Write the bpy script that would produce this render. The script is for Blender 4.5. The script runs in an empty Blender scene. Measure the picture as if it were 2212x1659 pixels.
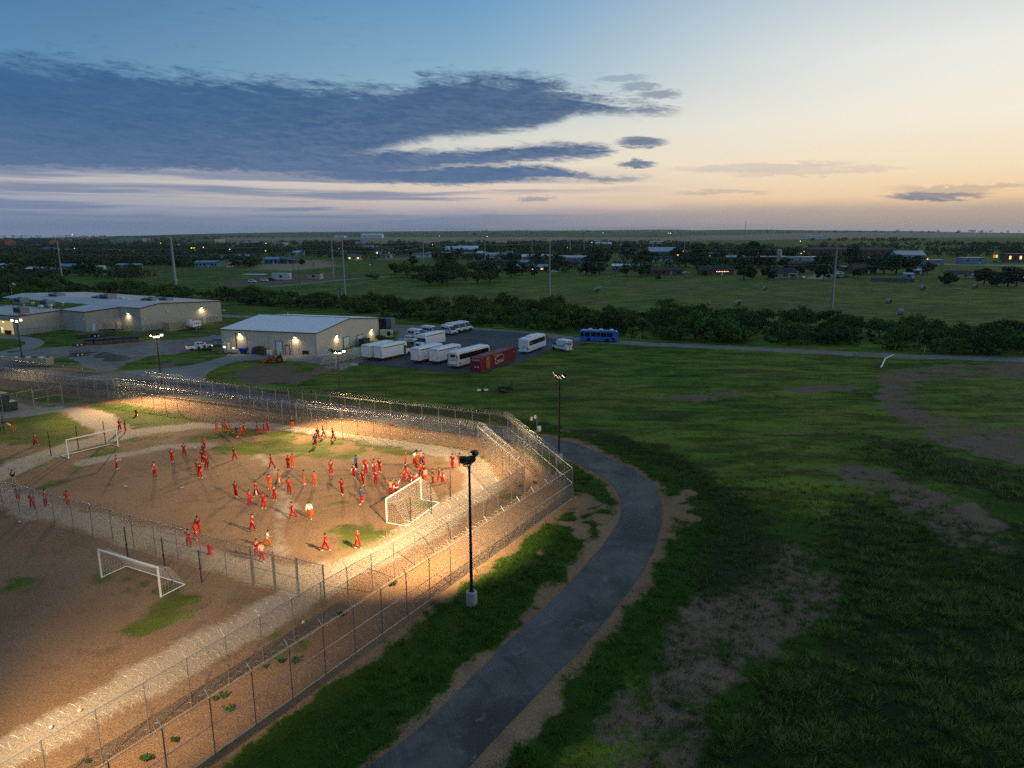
import bpy, bmesh, math, random
import numpy as np
from mathutils import Vector, Matrix

# ------------------------------------------------------------------ camera, sky, sun, exposure
scn = bpy.context.scene
COL = scn.collection
R = math.radians
CAM_H, FPX, CX, CY = 28.0, 1534.0, 1106.0, 829.5
PITCH, ROLL = R(12.16), R(0.25)
cf = np.array([0, math.cos(PITCH), -math.sin(PITCH)])
r0 = np.array([1.0, 0, 0]); u0 = np.cross(r0, cf)
cr = r0 * math.cos(ROLL) - u0 * math.sin(ROLL)
cu = u0 * math.cos(ROLL) + r0 * math.sin(ROLL)
CAM = np.array([0, 0, CAM_H])

def ray(x, y):
    return cf + cr * (x - CX) / FPX - cu * (y - CY) / FPX

def G(x, y, z=0.0):
    """point of the level ground seen at a reading (x, y) taken off the photograph"""
    d = ray(x, y); t = (z - CAM_H) / d[2]
    return CAM + d * t

def px(p):
    v = np.array(p) - CAM; w = v @ cf
    return CX + FPX * (v @ cr) / w, CY - FPX * (v @ cu) / w

def hgt(x, y, yt):
    b = G(x, y); lo, hi = 0.0, 60.0
    for _ in range(30):
        m = (lo + hi) / 2
        if px(b + np.array([0, 0, m]))[1] > yt: lo = m
        else: hi = m
    return lo

def azel(x, y):
    d = ray(x, y); d = d / np.linalg.norm(d)
    return math.degrees(math.atan2(d[0], d[1])), math.degrees(math.asin(d[2]))

# readings were taken off enlarged views; each one maps back to the same full-frame readings
def view(ox, oy, s): return lambda x, y: (ox + x * s, oy + y * s)
V1 = view(0, 475, .25); V2 = view(432, 583.2, .29297); V3 = view(756, 675, .26855)
V4 = view(0, 853.25, .24412); V5 = view(540, 864, .34178); V6 = view(0, 1080, .34887)
VP = view(475.2, 918, .13916); VC = view(810, 945, .09766); VW = view(475.2, 675, .17577)
VL = view(0, 637.2, .2197); VZ = view(766.8, 680.4, .11718); VY = view(1101.6, 702, .11718)
T1 = view(0, 486, .26855); T2 = view(540, 486, .26855); T3 = view(1080, 486, .26855); T4 = view(1620, 486, .26757)
VN = view(540, 1134, .12206); VG = view(0, 837, .10986)

cam_d = bpy.data.cameras.new('camera'); cam_o = bpy.data.objects.new('camera', cam_d); COL.objects.link(cam_o)
cam_d.sensor_width = 36; cam_d.lens = 36 * FPX / 2212; cam_d.clip_start = 0.5; cam_d.clip_end = 120000
M = Matrix((tuple(cr) + (0,), tuple(cu) + (0,), tuple(-cf) + (CAM_H,), (0, 0, 0, 1)))
M = Matrix(((cr[0], cu[0], -cf[0], 0), (cr[1], cu[1], -cf[1], 0), (cr[2], cu[2], -cf[2], CAM_H), (0, 0, 0, 1)))
cam_o.matrix_world = M
scn.camera = cam_o
scn.render.resolution_x, scn.render.resolution_y = 1024, 768
scn.view_settings.view_transform = 'Standard'; scn.view_settings.look = 'None'
scn.view_settings.gamma = 1; scn.view_settings.exposure = 0.0; scn.view_settings.use_curve_mapping = False
scn.cycles.max_bounces = 5; scn.cycles.diffuse_bounces = 2; scn.cycles.glossy_bounces = 2; scn.cycles.transparent_max_bounces = 12
scn.cycles.use_adaptive_sampling = True; scn.cycles.adaptive_threshold = 0.012
scn.cycles.sample_clamp_indirect = 1.0
try: scn.cycles.use_denoising = False
except Exception: pass

SUN_AZ, SUN_EL = 62.0, 2.0          # the sun is just going down outside the frame, right of the camera

class Nodes:
    """tiny expression builder for node trees"""
    def __init__(s, tree): s.t = tree; s.n = tree.nodes; s.l = tree.links
    def new(s, typ, **kw):
        n = s.n.new(typ)
        for k, v in kw.items(): setattr(n, k, v)
        return n
    def put(s, sock, v):
        if isinstance(v, bpy.types.NodeSocket): s.l.new(v, sock)
        else: sock.default_value = v
    def m(s, op, *a, clamp=False):
        n = s.new('ShaderNodeMath', operation=op, use_clamp=clamp)
        for i, v in enumerate(a): s.put(n.inputs[i], v)
        return n.outputs[0]
    def smooth(s, v, lo, hi):
        n = s.new('ShaderNodeMapRange', interpolation_type='SMOOTHSTEP')
        s.put(n.inputs[0], v); s.put(n.inputs[1], lo); s.put(n.inputs[2], hi)
        return n.outputs[0]
    def mix(s, f, a, b, mode='MIX'):
        n = s.new('ShaderNodeMix', data_type='RGBA', blend_type=mode)
        s.put(n.inputs[0], f); s.put(n.inputs[6], a); s.put(n.inputs[7], b)
        return n.outputs[2]
    def xyz(s, x, y, z):
        n = s.new('ShaderNodeCombineXYZ')
        for i, v in enumerate((x, y, z)): s.put(n.inputs[i], v)
        return n.outputs[0]
    def noise(s, vec, scale, detail=3, rough=.55, dist=0.0):
        n = s.new('ShaderNodeTexNoise')
        s.put(n.inputs['Vector'], vec); s.put(n.inputs['Scale'], scale); s.put(n.inputs['Detail'], detail)
        s.put(n.inputs['Roughness'], rough); s.put(n.inputs['Distortion'], dist)
        return n.outputs[0]
    def ramp(s, v, pts):
        n = s.new('ShaderNodeValToRGB'); e = n.color_ramp.elements
        while len(e) < len(pts): e.new(0.5)
        for i, (p, c) in enumerate(pts): e[i].position = p; e[i].color = tuple(c) + (1,)
        s.put(n.inputs[0], v); return n.outputs[0]
    def curve(s, v, pts):
        n = s.new('ShaderNodeFloatCurve'); c = n.mapping.curves[0]
        n.mapping.use_clip = False
        while len(c.points) < len(pts): c.points.new(0.5, 0.5)
        for i, (x, y) in enumerate(pts): c.points[i].location = (x, y); c.points[i].handle_type = 'AUTO_CLAMPED'
        n.mapping.update(); s.put(n.inputs[1], v); return n.outputs[0]

def lin(r, g, b):
    f = lambda c: (c / 255 / 12.92) if c <= 10 else ((c / 255 + .055) / 1.055) ** 2.4
    return (f(r), f(g), f(b))

def make_world():
    w = bpy.data.worlds.new('World'); scn.world = w; w.use_nodes = True
    t = w.node_tree; t.nodes.clear(); N = Nodes(t)
    geo = N.new('ShaderNodeTexCoord'); sep = N.new('ShaderNodeSeparateXYZ'); t.links.new(geo.outputs['Generated'], sep.inputs[0])
    X, Y, Z = sep.outputs
    az = N.m('MULTIPLY', N.m('ARCTAN2', X, Y), 57.29578)
    el = N.m('MULTIPLY', N.m('ARCSINE', Z), 57.29578)
    # clear sky: physical sky for the whole dome, corrected with a dusk gradient by distance from the sun
    sky = N.new('ShaderNodeTexSky'); sky.sky_type = 'NISHITA'; sky.sun_disc = False
    sky.sun_elevation = R(SUN_EL); sky.sun_rotation = R(SUN_AZ); sky.dust_density = 2.0; sky.air_density = 1.2; sky.ozone_density = 2.0
    nish = N.mix(1.0, sky.outputs[0], (.075, .075, .075, 1), 'MULTIPLY')
    e = N.m('DIVIDE', el, 90.0, clamp=True)
    q = lambda *a: [(d / 90.0, lin(*c)) for d, c in a]
    anti = N.ramp(e, q((0, (112, 126, 156)), (1.5, (150, 160, 182)), (3.5, (192, 190, 192)), (6, (136, 165, 194)), (10, (98, 145, 184)), (16, (76, 122, 164)), (30, (90, 134, 174)), (90, (98, 132, 164))))
    side = N.ramp(e, q((0, (150, 152, 172)), (1.2, (184, 176, 182)), (2.6, (230, 208, 190)), (4.5, (242, 228, 208)), (7.5, (216, 221, 216)), (11, (150, 187, 208)), (16, (114, 164, 204)), (30, (108, 150, 186)), (90, (102, 136, 166))))
    near = N.ramp(e, q((0, (176, 160, 156)), (.9, (206, 178, 158)), (2.2, (250, 214, 168)), (4.2, (251, 230, 196)), (7.5, (252, 243, 224)), (11.5, (243, 242, 233)), (16, (208, 219, 222)), (30, (160, 184, 200)), (90, (106, 138, 166))))
    c = N.m('COSINE', N.m('MULTIPLY', N.m('SUBTRACT', az, SUN_AZ), 0.0174533))
    clear = N.mix(N.smooth(c, -.15, .56), anti, side)
    clear = N.mix(N.smooth(c, .38, .93), clear, near)
    clear = N.mix(0.05, clear, nish)
    # cloud deck west to north: slabs between a lower and an upper edge, both read as (azimuth, elevation)
    U = N.m('DIVIDE', N.m('ADD', az, 50.0), 100.0)
    def edge(pts):
        return N.m('MULTIPLY', N.curve(U, [((a + 50) / 100, b / 20) for a, b in [azel(*p) for p in pts]]), 20.0)
    vec1 = N.xyz(N.m('MULTIPLY', az, .11), N.m('MULTIPLY', el, .42), 0)
    vec2 = N.xyz(N.m('ADD', N.m('MULTIPLY', az, .30), N.m('MULTIPLY', el, .45)), N.m('MULTIPLY', el, 1.5), 3.1)
    big = N.m('SUBTRACT', N.noise(vec1, 1.0, 5, .6, .4), .5)
    fine = N.m('SUBTRACT', N.noise(vec2, 1.6, 7, .66, .8), .5)
    vec3 = N.xyz(N.m('ADD', N.m('MULTIPLY', az, .9), N.m('MULTIPLY', el, .9)), N.m('MULTIPLY', el, 3.2), 5.5)
    vf = N.m('SUBTRACT', N.noise(vec3, 1.5, 5, .68, .5), .5)
    wob = N.m('ADD', N.m('ADD', N.m('MULTIPLY', big, 1.9), N.m('MULTIPLY', fine, 2.9)), N.m('MULTIPLY', vf, 1.5))
    def slab(top, bot, amp=1.0, st=1.1, sb=.55, ab=.35):
        a = N.smooth(N.m('SUBTRACT', N.m('ADD', edge(top), N.m('MULTIPLY', wob, amp)), el), -st * .15, st)
        b = N.smooth(N.m('SUBTRACT', el, N.m('ADD', edge(bot), N.m('MULTIPLY', wob, ab))), -sb * .2, sb)
        return N.m('MULTIPLY', a, b)
    A = slab([(-150, 85), (0, 98), (150, 118), (300, 133), (450, 150), (600, 158), (800, 168), (880, 168), (930, 146), (1050, 146), (1150, 152), (1240, 176), (1310, 196), (1400, 212), (1470, 236), (1490, 262), (1520, 300), (1700, 330)],
             [(-150, 364), (0, 362), (500, 360), (780, 345), (880, 318), (960, 303), (1100, 293), (1190, 276), (1250, 255), (1330, 252), (1420, 257), (1475, 250), (1500, 240), (1530, 230), (1700, 220)], 1.0, 1.3, .7, .42)
    B = slab([(-150, 318), (400, 318), (800, 318), (960, 317), (1040, 315), (1120, 308), (1250, 303), (1310, 309), (1345, 322), (1380, 345), (1600, 360)],
             [(-150, 372), (0, 366), (300, 372), (640, 380), (760, 385), (900, 372), (1080, 360), (1180, 350), (1290, 344), (1340, 330), (1370, 318), (1600, 300)], .4, .6, .5, .4)
    Cc = slab([(-150, 372), (500, 370), (800, 360), (1000, 352), (1130, 350), (1210, 354), (1255, 370), (1330, 376), (1400, 374), (1440, 384), (1470, 396), (1700, 420)],
              [(-150, 372), (500, 374), (700, 388), (880, 398), (1000, 403), (1120, 396), (1230, 390), (1320, 396), (1390, 386), (1432, 376), (1470, 372), (1700, 350)], .4, .5, .45, .38)
    def blob(x, y, w, h, k=1.0):
        a0, e0 = azel(x, y); sa, se = w / 26.0, h / 26.0
        dx = N.m('DIVIDE', N.m('SUBTRACT', N.m('ADD', az, N.m('MULTIPLY', big, 1.2)), a0), sa)
        dy = N.m('DIVIDE', N.m('SUBTRACT', N.m('ADD', el, N.m('MULTIPLY', wob, .34)), e0), se)
        d = N.m('ADD', N.m('MULTIPLY', dx, dx), N.m('MULTIPLY', dy, dy))
        return N.m('MULTIPLY', N.smooth(d, 1.5, .2), k)
    blobs = [blob(1385, 307, 52, 11, .9), blob(1376, 353, 40, 7, .9), blob(1425, 204, 44, 9, .6), blob(1385, 186, 40, 7, .5), blob(1340, 170, 50, 6, .35), blob(2020, 423, 82, 8, .8), blob(2090, 405, 120, 7, .35),
             blob(1640, 362, 170, 9, .25), blob(1560, 415, 90, 5, .28), blob(1760, 372, 160, 6, .2), blob(1160, 429, 40, 4, .5)]
    # long low streaks under the deck, and the band of dull air along the horizon
    vs = N.xyz(N.m('MULTIPLY', az, .045), N.m('MULTIPLY', N.m('ADD', el, N.m('MULTIPLY', big, .35)), 1.25), 7.7)
    streak = N.smooth(N.noise(vs, 1.0, 6, .56, .35), .40, .55)
    streak = N.m('MULTIPLY', streak, N.m('MULTIPLY', N.smooth(el, 5.2, 3.9), N.smooth(az, 16.0, -8.0)))
    low = N.m('MULTIPLY', N.smooth(N.m('ADD', el, N.m('ADD', N.m('MULTIPLY', big, 1.2), N.m('MULTIPLY', az, -.008))), 2.1, .9), .62)
    thin = N.m('MULTIPLY', N.smooth(N.m('ADD', fine, N.m('MULTIPLY', big, .7)), .05, .32), N.m('MULTIPLY', N.smooth(el, 5, 8), N.smooth(N.m('ADD', az, N.m('MULTIPLY', el, 1.0)), 12.0, -4.0)))
    slate = N.mix(N.smooth(az, -30.0, 14.0), lin(64, 102, 144) + (1,), lin(78, 102, 136) + (1,))
    slate = N.mix(N.smooth(el, 8.5, 3.8), slate, lin(90, 116, 152) + (1,))
    slate = N.mix(N.smooth(az, 25.0, 38.0), slate, lin(150, 136, 138) + (1,))
    slate = N.mix(N.m('MULTIPLY', N.smooth(big, -.25, .3), .5), slate, lin(54, 88, 128) + (1,))
    c1 = N.mix(N.m('MULTIPLY', thin, .30), clear, slate)
    c1 = N.mix(N.m('MULTIPLY', streak, .78), c1, lin(112, 128, 160) + (1,))
    c1 = N.mix(low, c1, N.mix(N.smooth(az, -20.0, 34.0), lin(112, 130, 158) + (1,), lin(170, 157, 150) + (1,)))
    mask = N.m('MAXIMUM', A, N.m('MAXIMUM', B, Cc))
    for b in blobs: mask = N.m('MAXIMUM', mask, b)
    dens = N.m('MULTIPLY', mask, N.m('ADD', .95, N.m('ADD', N.m('MULTIPLY', fine, .30), N.m('MULTIPLY', vf, .22))), clamp=True)
    final = N.mix(dens, c1, slate)
    bg = N.new('ShaderNodeBackground'); t.links.new(final, bg.inputs[0]); bg.inputs[1].default_value = 1.0
    out = N.new('ShaderNodeOutputWorld'); t.links.new(bg.outputs[0], out.inputs[0])
    try: w.cycles.sampling_method = 'MANUAL'; w.cycles.sample_map_resolution = 512
    except Exception: pass
make_world()

sun_d = bpy.data.lights.new('sun', 'SUN'); sun_d.energy = 0.3; sun_d.angle = R(25); sun_d.color = (1, .78, .55)
sun_o = bpy.data.objects.new('sun', sun_d); COL.objects.link(sun_o)
sd = Vector((math.sin(R(SUN_AZ)) * math.cos(R(8)), math.cos(R(SUN_AZ)) * math.cos(R(8)), math.sin(R(8))))
sun_o.rotation_euler = sd.to_track_quat('Z', 'Y').to_euler()

# ------------------------------------------------------------------ helpers
RNG = np.random.RandomState(7); random.seed(7)

def link(o, parent=None):
    COL.objects.link(o)
    if parent is not None: o.parent = parent
    return o

def tag(o, label=None, cat=None, group=None, kind=None):
    if label: o['label'] = label
    if cat: o['category'] = cat
    if group: o['group'] = group
    if kind: o['kind'] = kind
    return o

def thing(name, label, cat, loc=(0, 0, 0), rot=0.0, group=None):
    o = bpy.data.objects.new(name, None); COL.objects.link(o); o.empty_display_size = .2
    o.location = (float(loc[0]), float(loc[1]), float(loc[2])); o.rotation_euler = (0, 0, rot)
    return tag(o, label, cat, group)

def copy_tree(o, parent=None):
    c = o.copy(); COL.objects.link(c); c.parent = parent
    for ch in KIDS.get(o.name, []):
        copy_tree(ch, c)
    return c
KIDS = {}
def index_kids():
    KIDS.clear()
    for o in bpy.data.objects:
        if o.parent is not None: KIDS.setdefault(o.parent.name, []).append(o)

MATS = {}
def mat(name, rgb, rough=.6, metal=0.0, var=.12, scale=3.0, spec=.3, bump=0.0, rand=0.0, emit=0.0):
    if name in MATS: return MATS[name]
    m = bpy.data.materials.new(name); m.use_nodes = True; t = m.node_tree; N = Nodes(t)
    b = t.nodes['Principled BSDF']; tc = N.new('ShaderNodeTexCoord')
    n = N.noise(tc.outputs['Object'], scale, 4, .6)
    k = N.m('ADD', 1.0 - var, N.m('MULTIPLY', n, 2 * var))
    if rand:
        oi = N.new('ShaderNodeObjectInfo'); k = N.m('MULTIPLY', k, N.m('ADD', 1 - rand, N.m('MULTIPLY', oi.outputs['Random'], 2 * rand)))
    v = N.new('ShaderNodeVectorMath', operation='SCALE'); v.inputs[0].default_value = rgb; t.links.new(k, v.inputs[3])
    t.links.new(v.outputs[0], b.inputs['Base Color'])
    b.inputs['Roughness'].default_value = rough; b.inputs['Metallic'].default_value = metal
    b.inputs['Specular IOR Level'].default_value = spec
    if bump:
        bp = N.new('ShaderNodeBump'); bp.inputs['Strength'].default_value = bump; bp.inputs['Distance'].default_value = .05
        t.links.new(N.noise(tc.outputs['Object'], scale * 6, 3), bp.inputs['Height']); t.links.new(bp.outputs[0], b.inputs['Normal'])
    if emit:
        b.inputs['Emission Color'].default_value = rgb + (1,); b.inputs['Emission Strength'].default_value = emit
    MATS[name] = m; return m

class MB:
    """collects boxes, bars, tubes and sheets; build() links them as one mesh object"""
    def __init__(s): s.v = []; s.f = []; s.mi = []; s.n = 0; s.M = None
    def add(s, vs, fs, mi=0):
        vs = np.asarray(vs, float)
        if s.M is not None: vs = vs @ s.M[0].T + s.M[1]
        s.v.append(vs); s.f += [tuple(i + s.n for i in f) for f in fs]; s.mi += [mi] * len(fs); s.n += len(vs)
    def at(s, loc=(0, 0, 0), rz=0.0, ry=0.0, rx=0.0):
        m = Matrix.Rotation(rz, 3, 'Z') @ Matrix.Rotation(ry, 3, 'Y') @ Matrix.Rotation(rx, 3, 'X')
        s.M = (np.array(m), np.array(loc, float)); return s
    def box(s, c, d, mi=0, rz=0.0):
        x, y, z = [k / 2 for k in d]; co, si = math.cos(rz), math.sin(rz)
        vs = [(c[0] + a * x * co - b * y * si, c[1] + a * x * si + b * y * co, c[2] + e * z) for e in (-1, 1) for a, b in ((-1, -1), (1, -1), (1, 1), (-1, 1))]
        s.add(vs, [(3, 2, 1, 0), (4, 5, 6, 7), (0, 1, 5, 4), (1, 2, 6, 5), (2, 3, 7, 6), (3, 0, 4, 7)], mi); return s
    def tube(s, p, q, r, r2=None, n=6, mi=0, caps=True):
        p, q = np.array(p, float), np.array(q, float); r2 = r if r2 is None else r2
        d = q - p; d /= max(np.linalg.norm(d), 1e-9)
        a = np.cross(d, (0, 0, 1) if abs(d[2]) < .9 else (1, 0, 0)); a /= np.linalg.norm(a); b = np.cross(d, a)
        vs = []
        for c, rr in ((p, r), (q, r2)):
            for i in range(n):
                t = 2 * math.pi * i / n; vs.append(c + rr * (math.cos(t) * a + math.sin(t) * b))
        fs = [(i, n + i, n + (i + 1) % n, (i + 1) % n) for i in range(n)]
        if caps: fs += [tuple(range(n)), tuple(range(2 * n - 1, n - 1, -1))]
        s.add(vs, fs, mi); return s
    def path(s, pts, r, n=5, mi=0):
        for a, b in zip(pts[:-1], pts[1:]): s.tube(a, b, r, None, n, mi)
        return s
    def lathe(s, prof, c=(0, 0, 0), n=12, mi=0, axis='z'):
        vs = []
        for r, h in prof:
            for i in range(n):
                t = 2 * math.pi * i / n; p = (r * math.cos(t), r * math.sin(t), h)
                if axis == 'y': p = (p[0], p[2], p[1])
                if axis == 'x': p = (p[2], p[0], p[1])
                vs.append((c[0] + p[0], c[1] + p[1], c[2] + p[2]))
        fs = [(k * n + i, k * n + (i + 1) % n, (k + 1) * n + (i + 1) % n, (k + 1) * n + i) for k in range(len(prof) - 1) for i in range(n)]
        fs += [tuple(range(n - 1, -1, -1)), tuple(range((len(prof) - 1) * n, len(prof) * n))]
        s.add(vs, fs, mi); return s
    def quad(s, a, b, c, d, mi=0): s.add([a, b, c, d], [(0, 1, 2, 3)], mi); return s
    def hull(s, prof, w, taper=0.0, zb=0.0, mi=0, y0=0.0):
        """side profile (x, z) swept across the width; narrows above zb"""
        zt = max(p[1] for p in prof); n = len(prof)
        hw = [w / 2 - taper * max(0, (z - zb) / max(zt - zb, 1e-6)) for x, z in prof]
        vs = [(x, y0 - h, z) for (x, z), h in zip(prof, hw)] + [(x, y0 + h, z) for (x, z), h in zip(prof, hw)]
        fs = [tuple(range(n)), tuple(range(2 * n - 1, n - 1, -1))] + [(i, n + i, n + (i + 1) % n, (i + 1) % n) for i in range(n)]
        s.add(vs, fs, mi); return s
    def ell(s, c, r, n=8, m=5, mi=0):
        prof = [(max(math.sin(math.pi * k / m), .02), -math.cos(math.pi * k / m)) for k in range(m + 1)]
        vs = []
        for a, h in prof:
            for i in range(n):
                t = 2 * math.pi * i / n; vs.append((c[0] + r[0] * a * math.cos(t), c[1] + r[1] * a * math.sin(t), c[2] + r[2] * h))
        s.add(vs, [(k * n + i, k * n + (i + 1) % n, (k + 1) * n + (i + 1) % n, (k + 1) * n + i) for k in range(m) for i in range(n)], mi); return s
    def mesh(s, name, mats, bevel=0.0, smooth=False):
        me = bpy.data.meshes.new(name)
        me.from_pydata(np.concatenate(s.v).tolist(), [], s.f)
        for m in (mats if isinstance(mats, (list, tuple)) else [mats]): me.materials.append(m)
        if any(s.mi): me.polygons.foreach_set('material_index', s.mi)
        bm = bmesh.new(); bm.from_mesh(me); bmesh.ops.recalc_face_normals(bm, faces=bm.faces)
        if bevel:
            ed = [e for e in bm.edges if len(e.link_faces) == 2 and e.calc_face_angle(0) > .5]
            bmesh.ops.bevel(bm, geom=ed, offset=bevel, segments=2, affect='EDGES', clamp_overlap=True)
        bm.to_mesh(me); bm.free()
        if smooth: me.shade_smooth()
        me.update(); return me
    def build(s, name, mats, parent=None, bevel=0.0, smooth=False, loc=None, rz=None):
        o = bpy.data.objects.new(name, s.mesh(name, mats, bevel, smooth)); link(o, parent)
        if loc is not None: o.location = loc
        if rz is not None: o.rotation_euler = (0, 0, rz)
        return o

def part(name, me, parent, loc=(0, 0, 0), rz=0.0):
    o = bpy.data.objects.new(name, me); link(o, parent); o.location = loc; o.rotation_euler = (0, 0, rz); return o

def nmesh(name, V, F, mats, mi=None, smooth=False):
    """mesh from numpy arrays: V (n,3), F (m,3 or 4)"""
    V = np.ascontiguousarray(V, np.float32); F = np.ascontiguousarray(F, np.int32); k = F.shape[1]
    me = bpy.data.meshes.new(name)
    me.vertices.add(len(V)); me.vertices.foreach_set('co', V.ravel())
    me.loops.add(F.size); me.loops.foreach_set('vertex_index', F.ravel())
    me.polygons.add(len(F)); me.polygons.foreach_set('loop_start', np.arange(0, F.size, k, dtype=np.int32))
    for m in (mats if isinstance(mats, (list, tuple)) else [mats]): me.materials.append(m)
    if mi is not None: me.polygons.foreach_set('material_index', np.ascontiguousarray(mi, np.int32))
    me.update(calc_edges=True); me.validate()
    if smooth: me.shade_smooth()
    return me

def vnoise(x, y, s, seed=0):
    """value noise 0..1 for numpy arrays"""
    x = np.asarray(x, float) / s; y = np.asarray(y, float) / s
    xi = np.floor(x).astype(np.int64); yi = np.floor(y).astype(np.int64); fx = x - xi; fy = y - yi
    fx = fx * fx * (3 - 2 * fx); fy = fy * fy * (3 - 2 * fy)
    def h(a, b):
        k = (a * 374761393 + b * 668265263 + seed * 974711) & 0xffffffff
        k = ((k ^ (k >> 13)) * 1274126177) & 0xffffffff
        return ((k ^ (k >> 16)) & 0xffff) / 65535.0
    return (h(xi, yi) * (1 - fx) + h(xi + 1, yi) * fx) * (1 - fy) + (h(xi, yi + 1) * (1 - fx) + h(xi + 1, yi + 1) * fx) * fy

def fbm(x, y, s, seed=0, o=4):
    t = 0; a = .5
    for i in range(o): t = t + a * vnoise(x, y, s / 2 ** i, seed + i * 17); a *= .5
    return t / (1 - .5 ** o)

def pxpoly(pts): return np.array([G(*p)[:2] for p in pts])

def sdist(X, Y, P):
    """signed distance to polygon P (positive inside)"""
    X = np.asarray(X, float); Y = np.asarray(Y, float); shape = X.shape; X = X.ravel(); Y = Y.ravel()
    d = np.full(X.shape, 1e9); ins = np.zeros(X.shape, bool); n = len(P)
    for i in range(n):
        ax, ay = P[i]; bx, by = P[(i + 1) % n]; ex, ey = bx - ax, by - ay
        t = np.clip(((X - ax) * ex + (Y - ay) * ey) / (ex * ex + ey * ey + 1e-12), 0, 1)
        d = np.minimum(d, (X - ax - t * ex) ** 2 + (Y - ay - t * ey) ** 2)
        c = ((ay > Y) != (by > Y)) & (X < ex * (Y - ay) / (ey if ey else 1e-12) + ax); ins ^= c
    d = np.sqrt(d); return np.where(ins, d, -d).reshape(shape)

def ldist(X, Y, P):
    """distance to an open polyline"""
    X = np.asarray(X, float); Y = np.asarray(Y, float); d = np.full(X.shape, 1e9)
    for (ax, ay), (bx, by) in zip(P[:-1], P[1:]):
        ex, ey = bx - ax, by - ay
        t = np.clip(((X - ax) * ex + (Y - ay) * ey) / (ex * ex + ey * ey + 1e-12), 0, 1)
        d = np.minimum(d, (X - ax - t * ex) ** 2 + (Y - ay - t * ey) ** 2)
    return np.sqrt(d)

def sstep(v, a, b):
    t = np.clip((v - a) / (b - a), 0, 1); return t * t * (3 - 2 * t)
# ------------------------------------------------------------------ ground
FAR_DIR = np.array([87.8, -40.1]) / np.hypot(87.8, 40.1)
IN_A = G(1033, 974)[:2]; IN_B = G(1133, 1071)[:2]; IN_C0 = G(250, 1631)[:2]
IN_L = IN_A - FAR_DIR * 128
near_dir = (IN_C0 - IN_B) / np.linalg.norm(IN_C0 - IN_B); IN_C = IN_B + near_dir * 62
OUT_A = G(1097, 951)[:2]; OUT_B = G(1236, 1078)[:2]; OUT_L = OUT_A - FAR_DIR * 136
o_dir = (G(462, 1631)[:2] - OUT_B); o_dir /= np.linalg.norm(o_dir); OUT_C = OUT_B + o_dir * 66
YARD = np.array([IN_L, IN_A, IN_B, IN_C, IN_C + (-90, 20), IN_L + (-60, -10)])
STRIP = np.array([OUT_L, OUT_A, OUT_B, OUT_C, IN_C, IN_B, IN_A, IN_L])

ROAD_L = [(791, 1659), (900, 1575), (1000, 1480), (1100, 1385), (1200, 1290), (1270, 1215), (1322, 1150), (1344, 1100), (1334, 1062), (1300, 1030), (1255, 1005), (1205, 984), (1150, 968), (1080, 953), (1000, 940), (850, 918), (700, 895), (560, 878), (440, 864), (300, 849), (150, 833), (0, 818)]
ROAD_R = [(1010, 1659), (1100, 1560), (1200, 1460), (1300, 1350), (1400, 1215), (1429, 1130), (1426, 1080), (1404, 1042), (1350, 1005), (1290, 977), (1225, 953), (1150, 938), (1092, 926), (1000, 912), (850, 892), (700, 871), (560, 848), (440, 828), (300, 814), (150, 800), (0, 788)]
def smoothline(pts, k=4):
    P = pxpoly(pts); out = []
    P = np.vstack([2 * P[0] - P[1], P, 2 * P[-1] - P[-2]])
    for i in range(1, len(P) - 2):
        for t in np.linspace(0, 1, k, endpoint=False):
            a, b, c, d = P[i - 1], P[i], P[i + 1], P[i + 2]
            out.append(.5 * (2 * b + (c - a) * t + (2 * a - 5 * b + 4 * c - d) * t * t + (3 * b - a - 3 * c + d) * t ** 3))
    out.append(P[-2]); return np.array(out)
rl, rr = smoothline(ROAD_L), smoothline(ROAD_R)
rl = np.vstack([rl[:1] + (rl[0] - rl[3]) / np.linalg.norm(rl[0] - rl[3]) * 14, rl]); rr = np.vstack([rr[:1] + (rr[0] - rr[3]) / np.linalg.norm(rr[0] - rr[3]) * 14, rr])
rl = np.vstack([rl, rl[-1:] - FAR_DIR * 60]); rr = np.vstack([rr, rr[-1:] - FAR_DIR * 60])
ROADP = np.vstack([rl, rr[::-1]])
DRIVE = pxpoly([(130, 822), (262, 803), (340, 798), (400, 792), (450, 781), (488, 770), (493, 764), (484, 758), (455, 758), (478, 755), (560, 759), (640, 764), (700, 772), (745, 768), (765, 757), (775, 752), (800, 760), (790, 770), (740, 778), (684, 786), (650, 782), (578, 776), (530, 779), (500, 784), (475, 792), (452, 803), (443, 813), (446, 822), (470, 836), (330, 822)])
LOT = pxpoly([(775, 786), (830, 790), (882, 795), (930, 800), (968, 803), (1014, 807), (1060, 800), (1118, 784), (1160, 768), (1200, 753), (1262, 744), (1240, 736), (1196, 732), (1159, 722), (1090, 716), (1011, 712), (968, 722), (930, 735), (900, 744), (860, 752), (830, 765)])
TRACK = [(300, 668), (480, 682), (640, 688), (760, 695), (840, 703), (925, 707), (1011, 710), (1150, 720), (1256, 734), (1400, 743), (1560, 750), (1700, 757), (1900, 767), (2212, 777), (2500, 790)]
tline = smoothline(TRACK, 3)
GRAVELYARD = pxpoly([(-60, 790), (0, 772), (62, 757), (100, 752), (180, 747), (300, 738), (400, 731), (484, 722), (483, 738), (455, 750), (440, 757), (380, 765), (335, 770), (290, 779), (262, 792), (225, 800), (170, 787), (150, 772), (110, 775), (60, 783), (0, 800), (-60, 805)])
DRIVE2 = pxpoly([(-40, 727), (30, 724), (62, 728), (88, 733), (97, 741), (85, 750), (60, 757), (0, 775), (-40, 780), (-40, 768), (0, 760), (40, 751), (55, 744), (52, 738), (30, 732), (-40, 731)])
PICNIC = pxpoly([(684, 786), (700, 775), (760, 757), (800, 768), (850, 780), (775, 783), (740, 800), (700, 795)])

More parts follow.
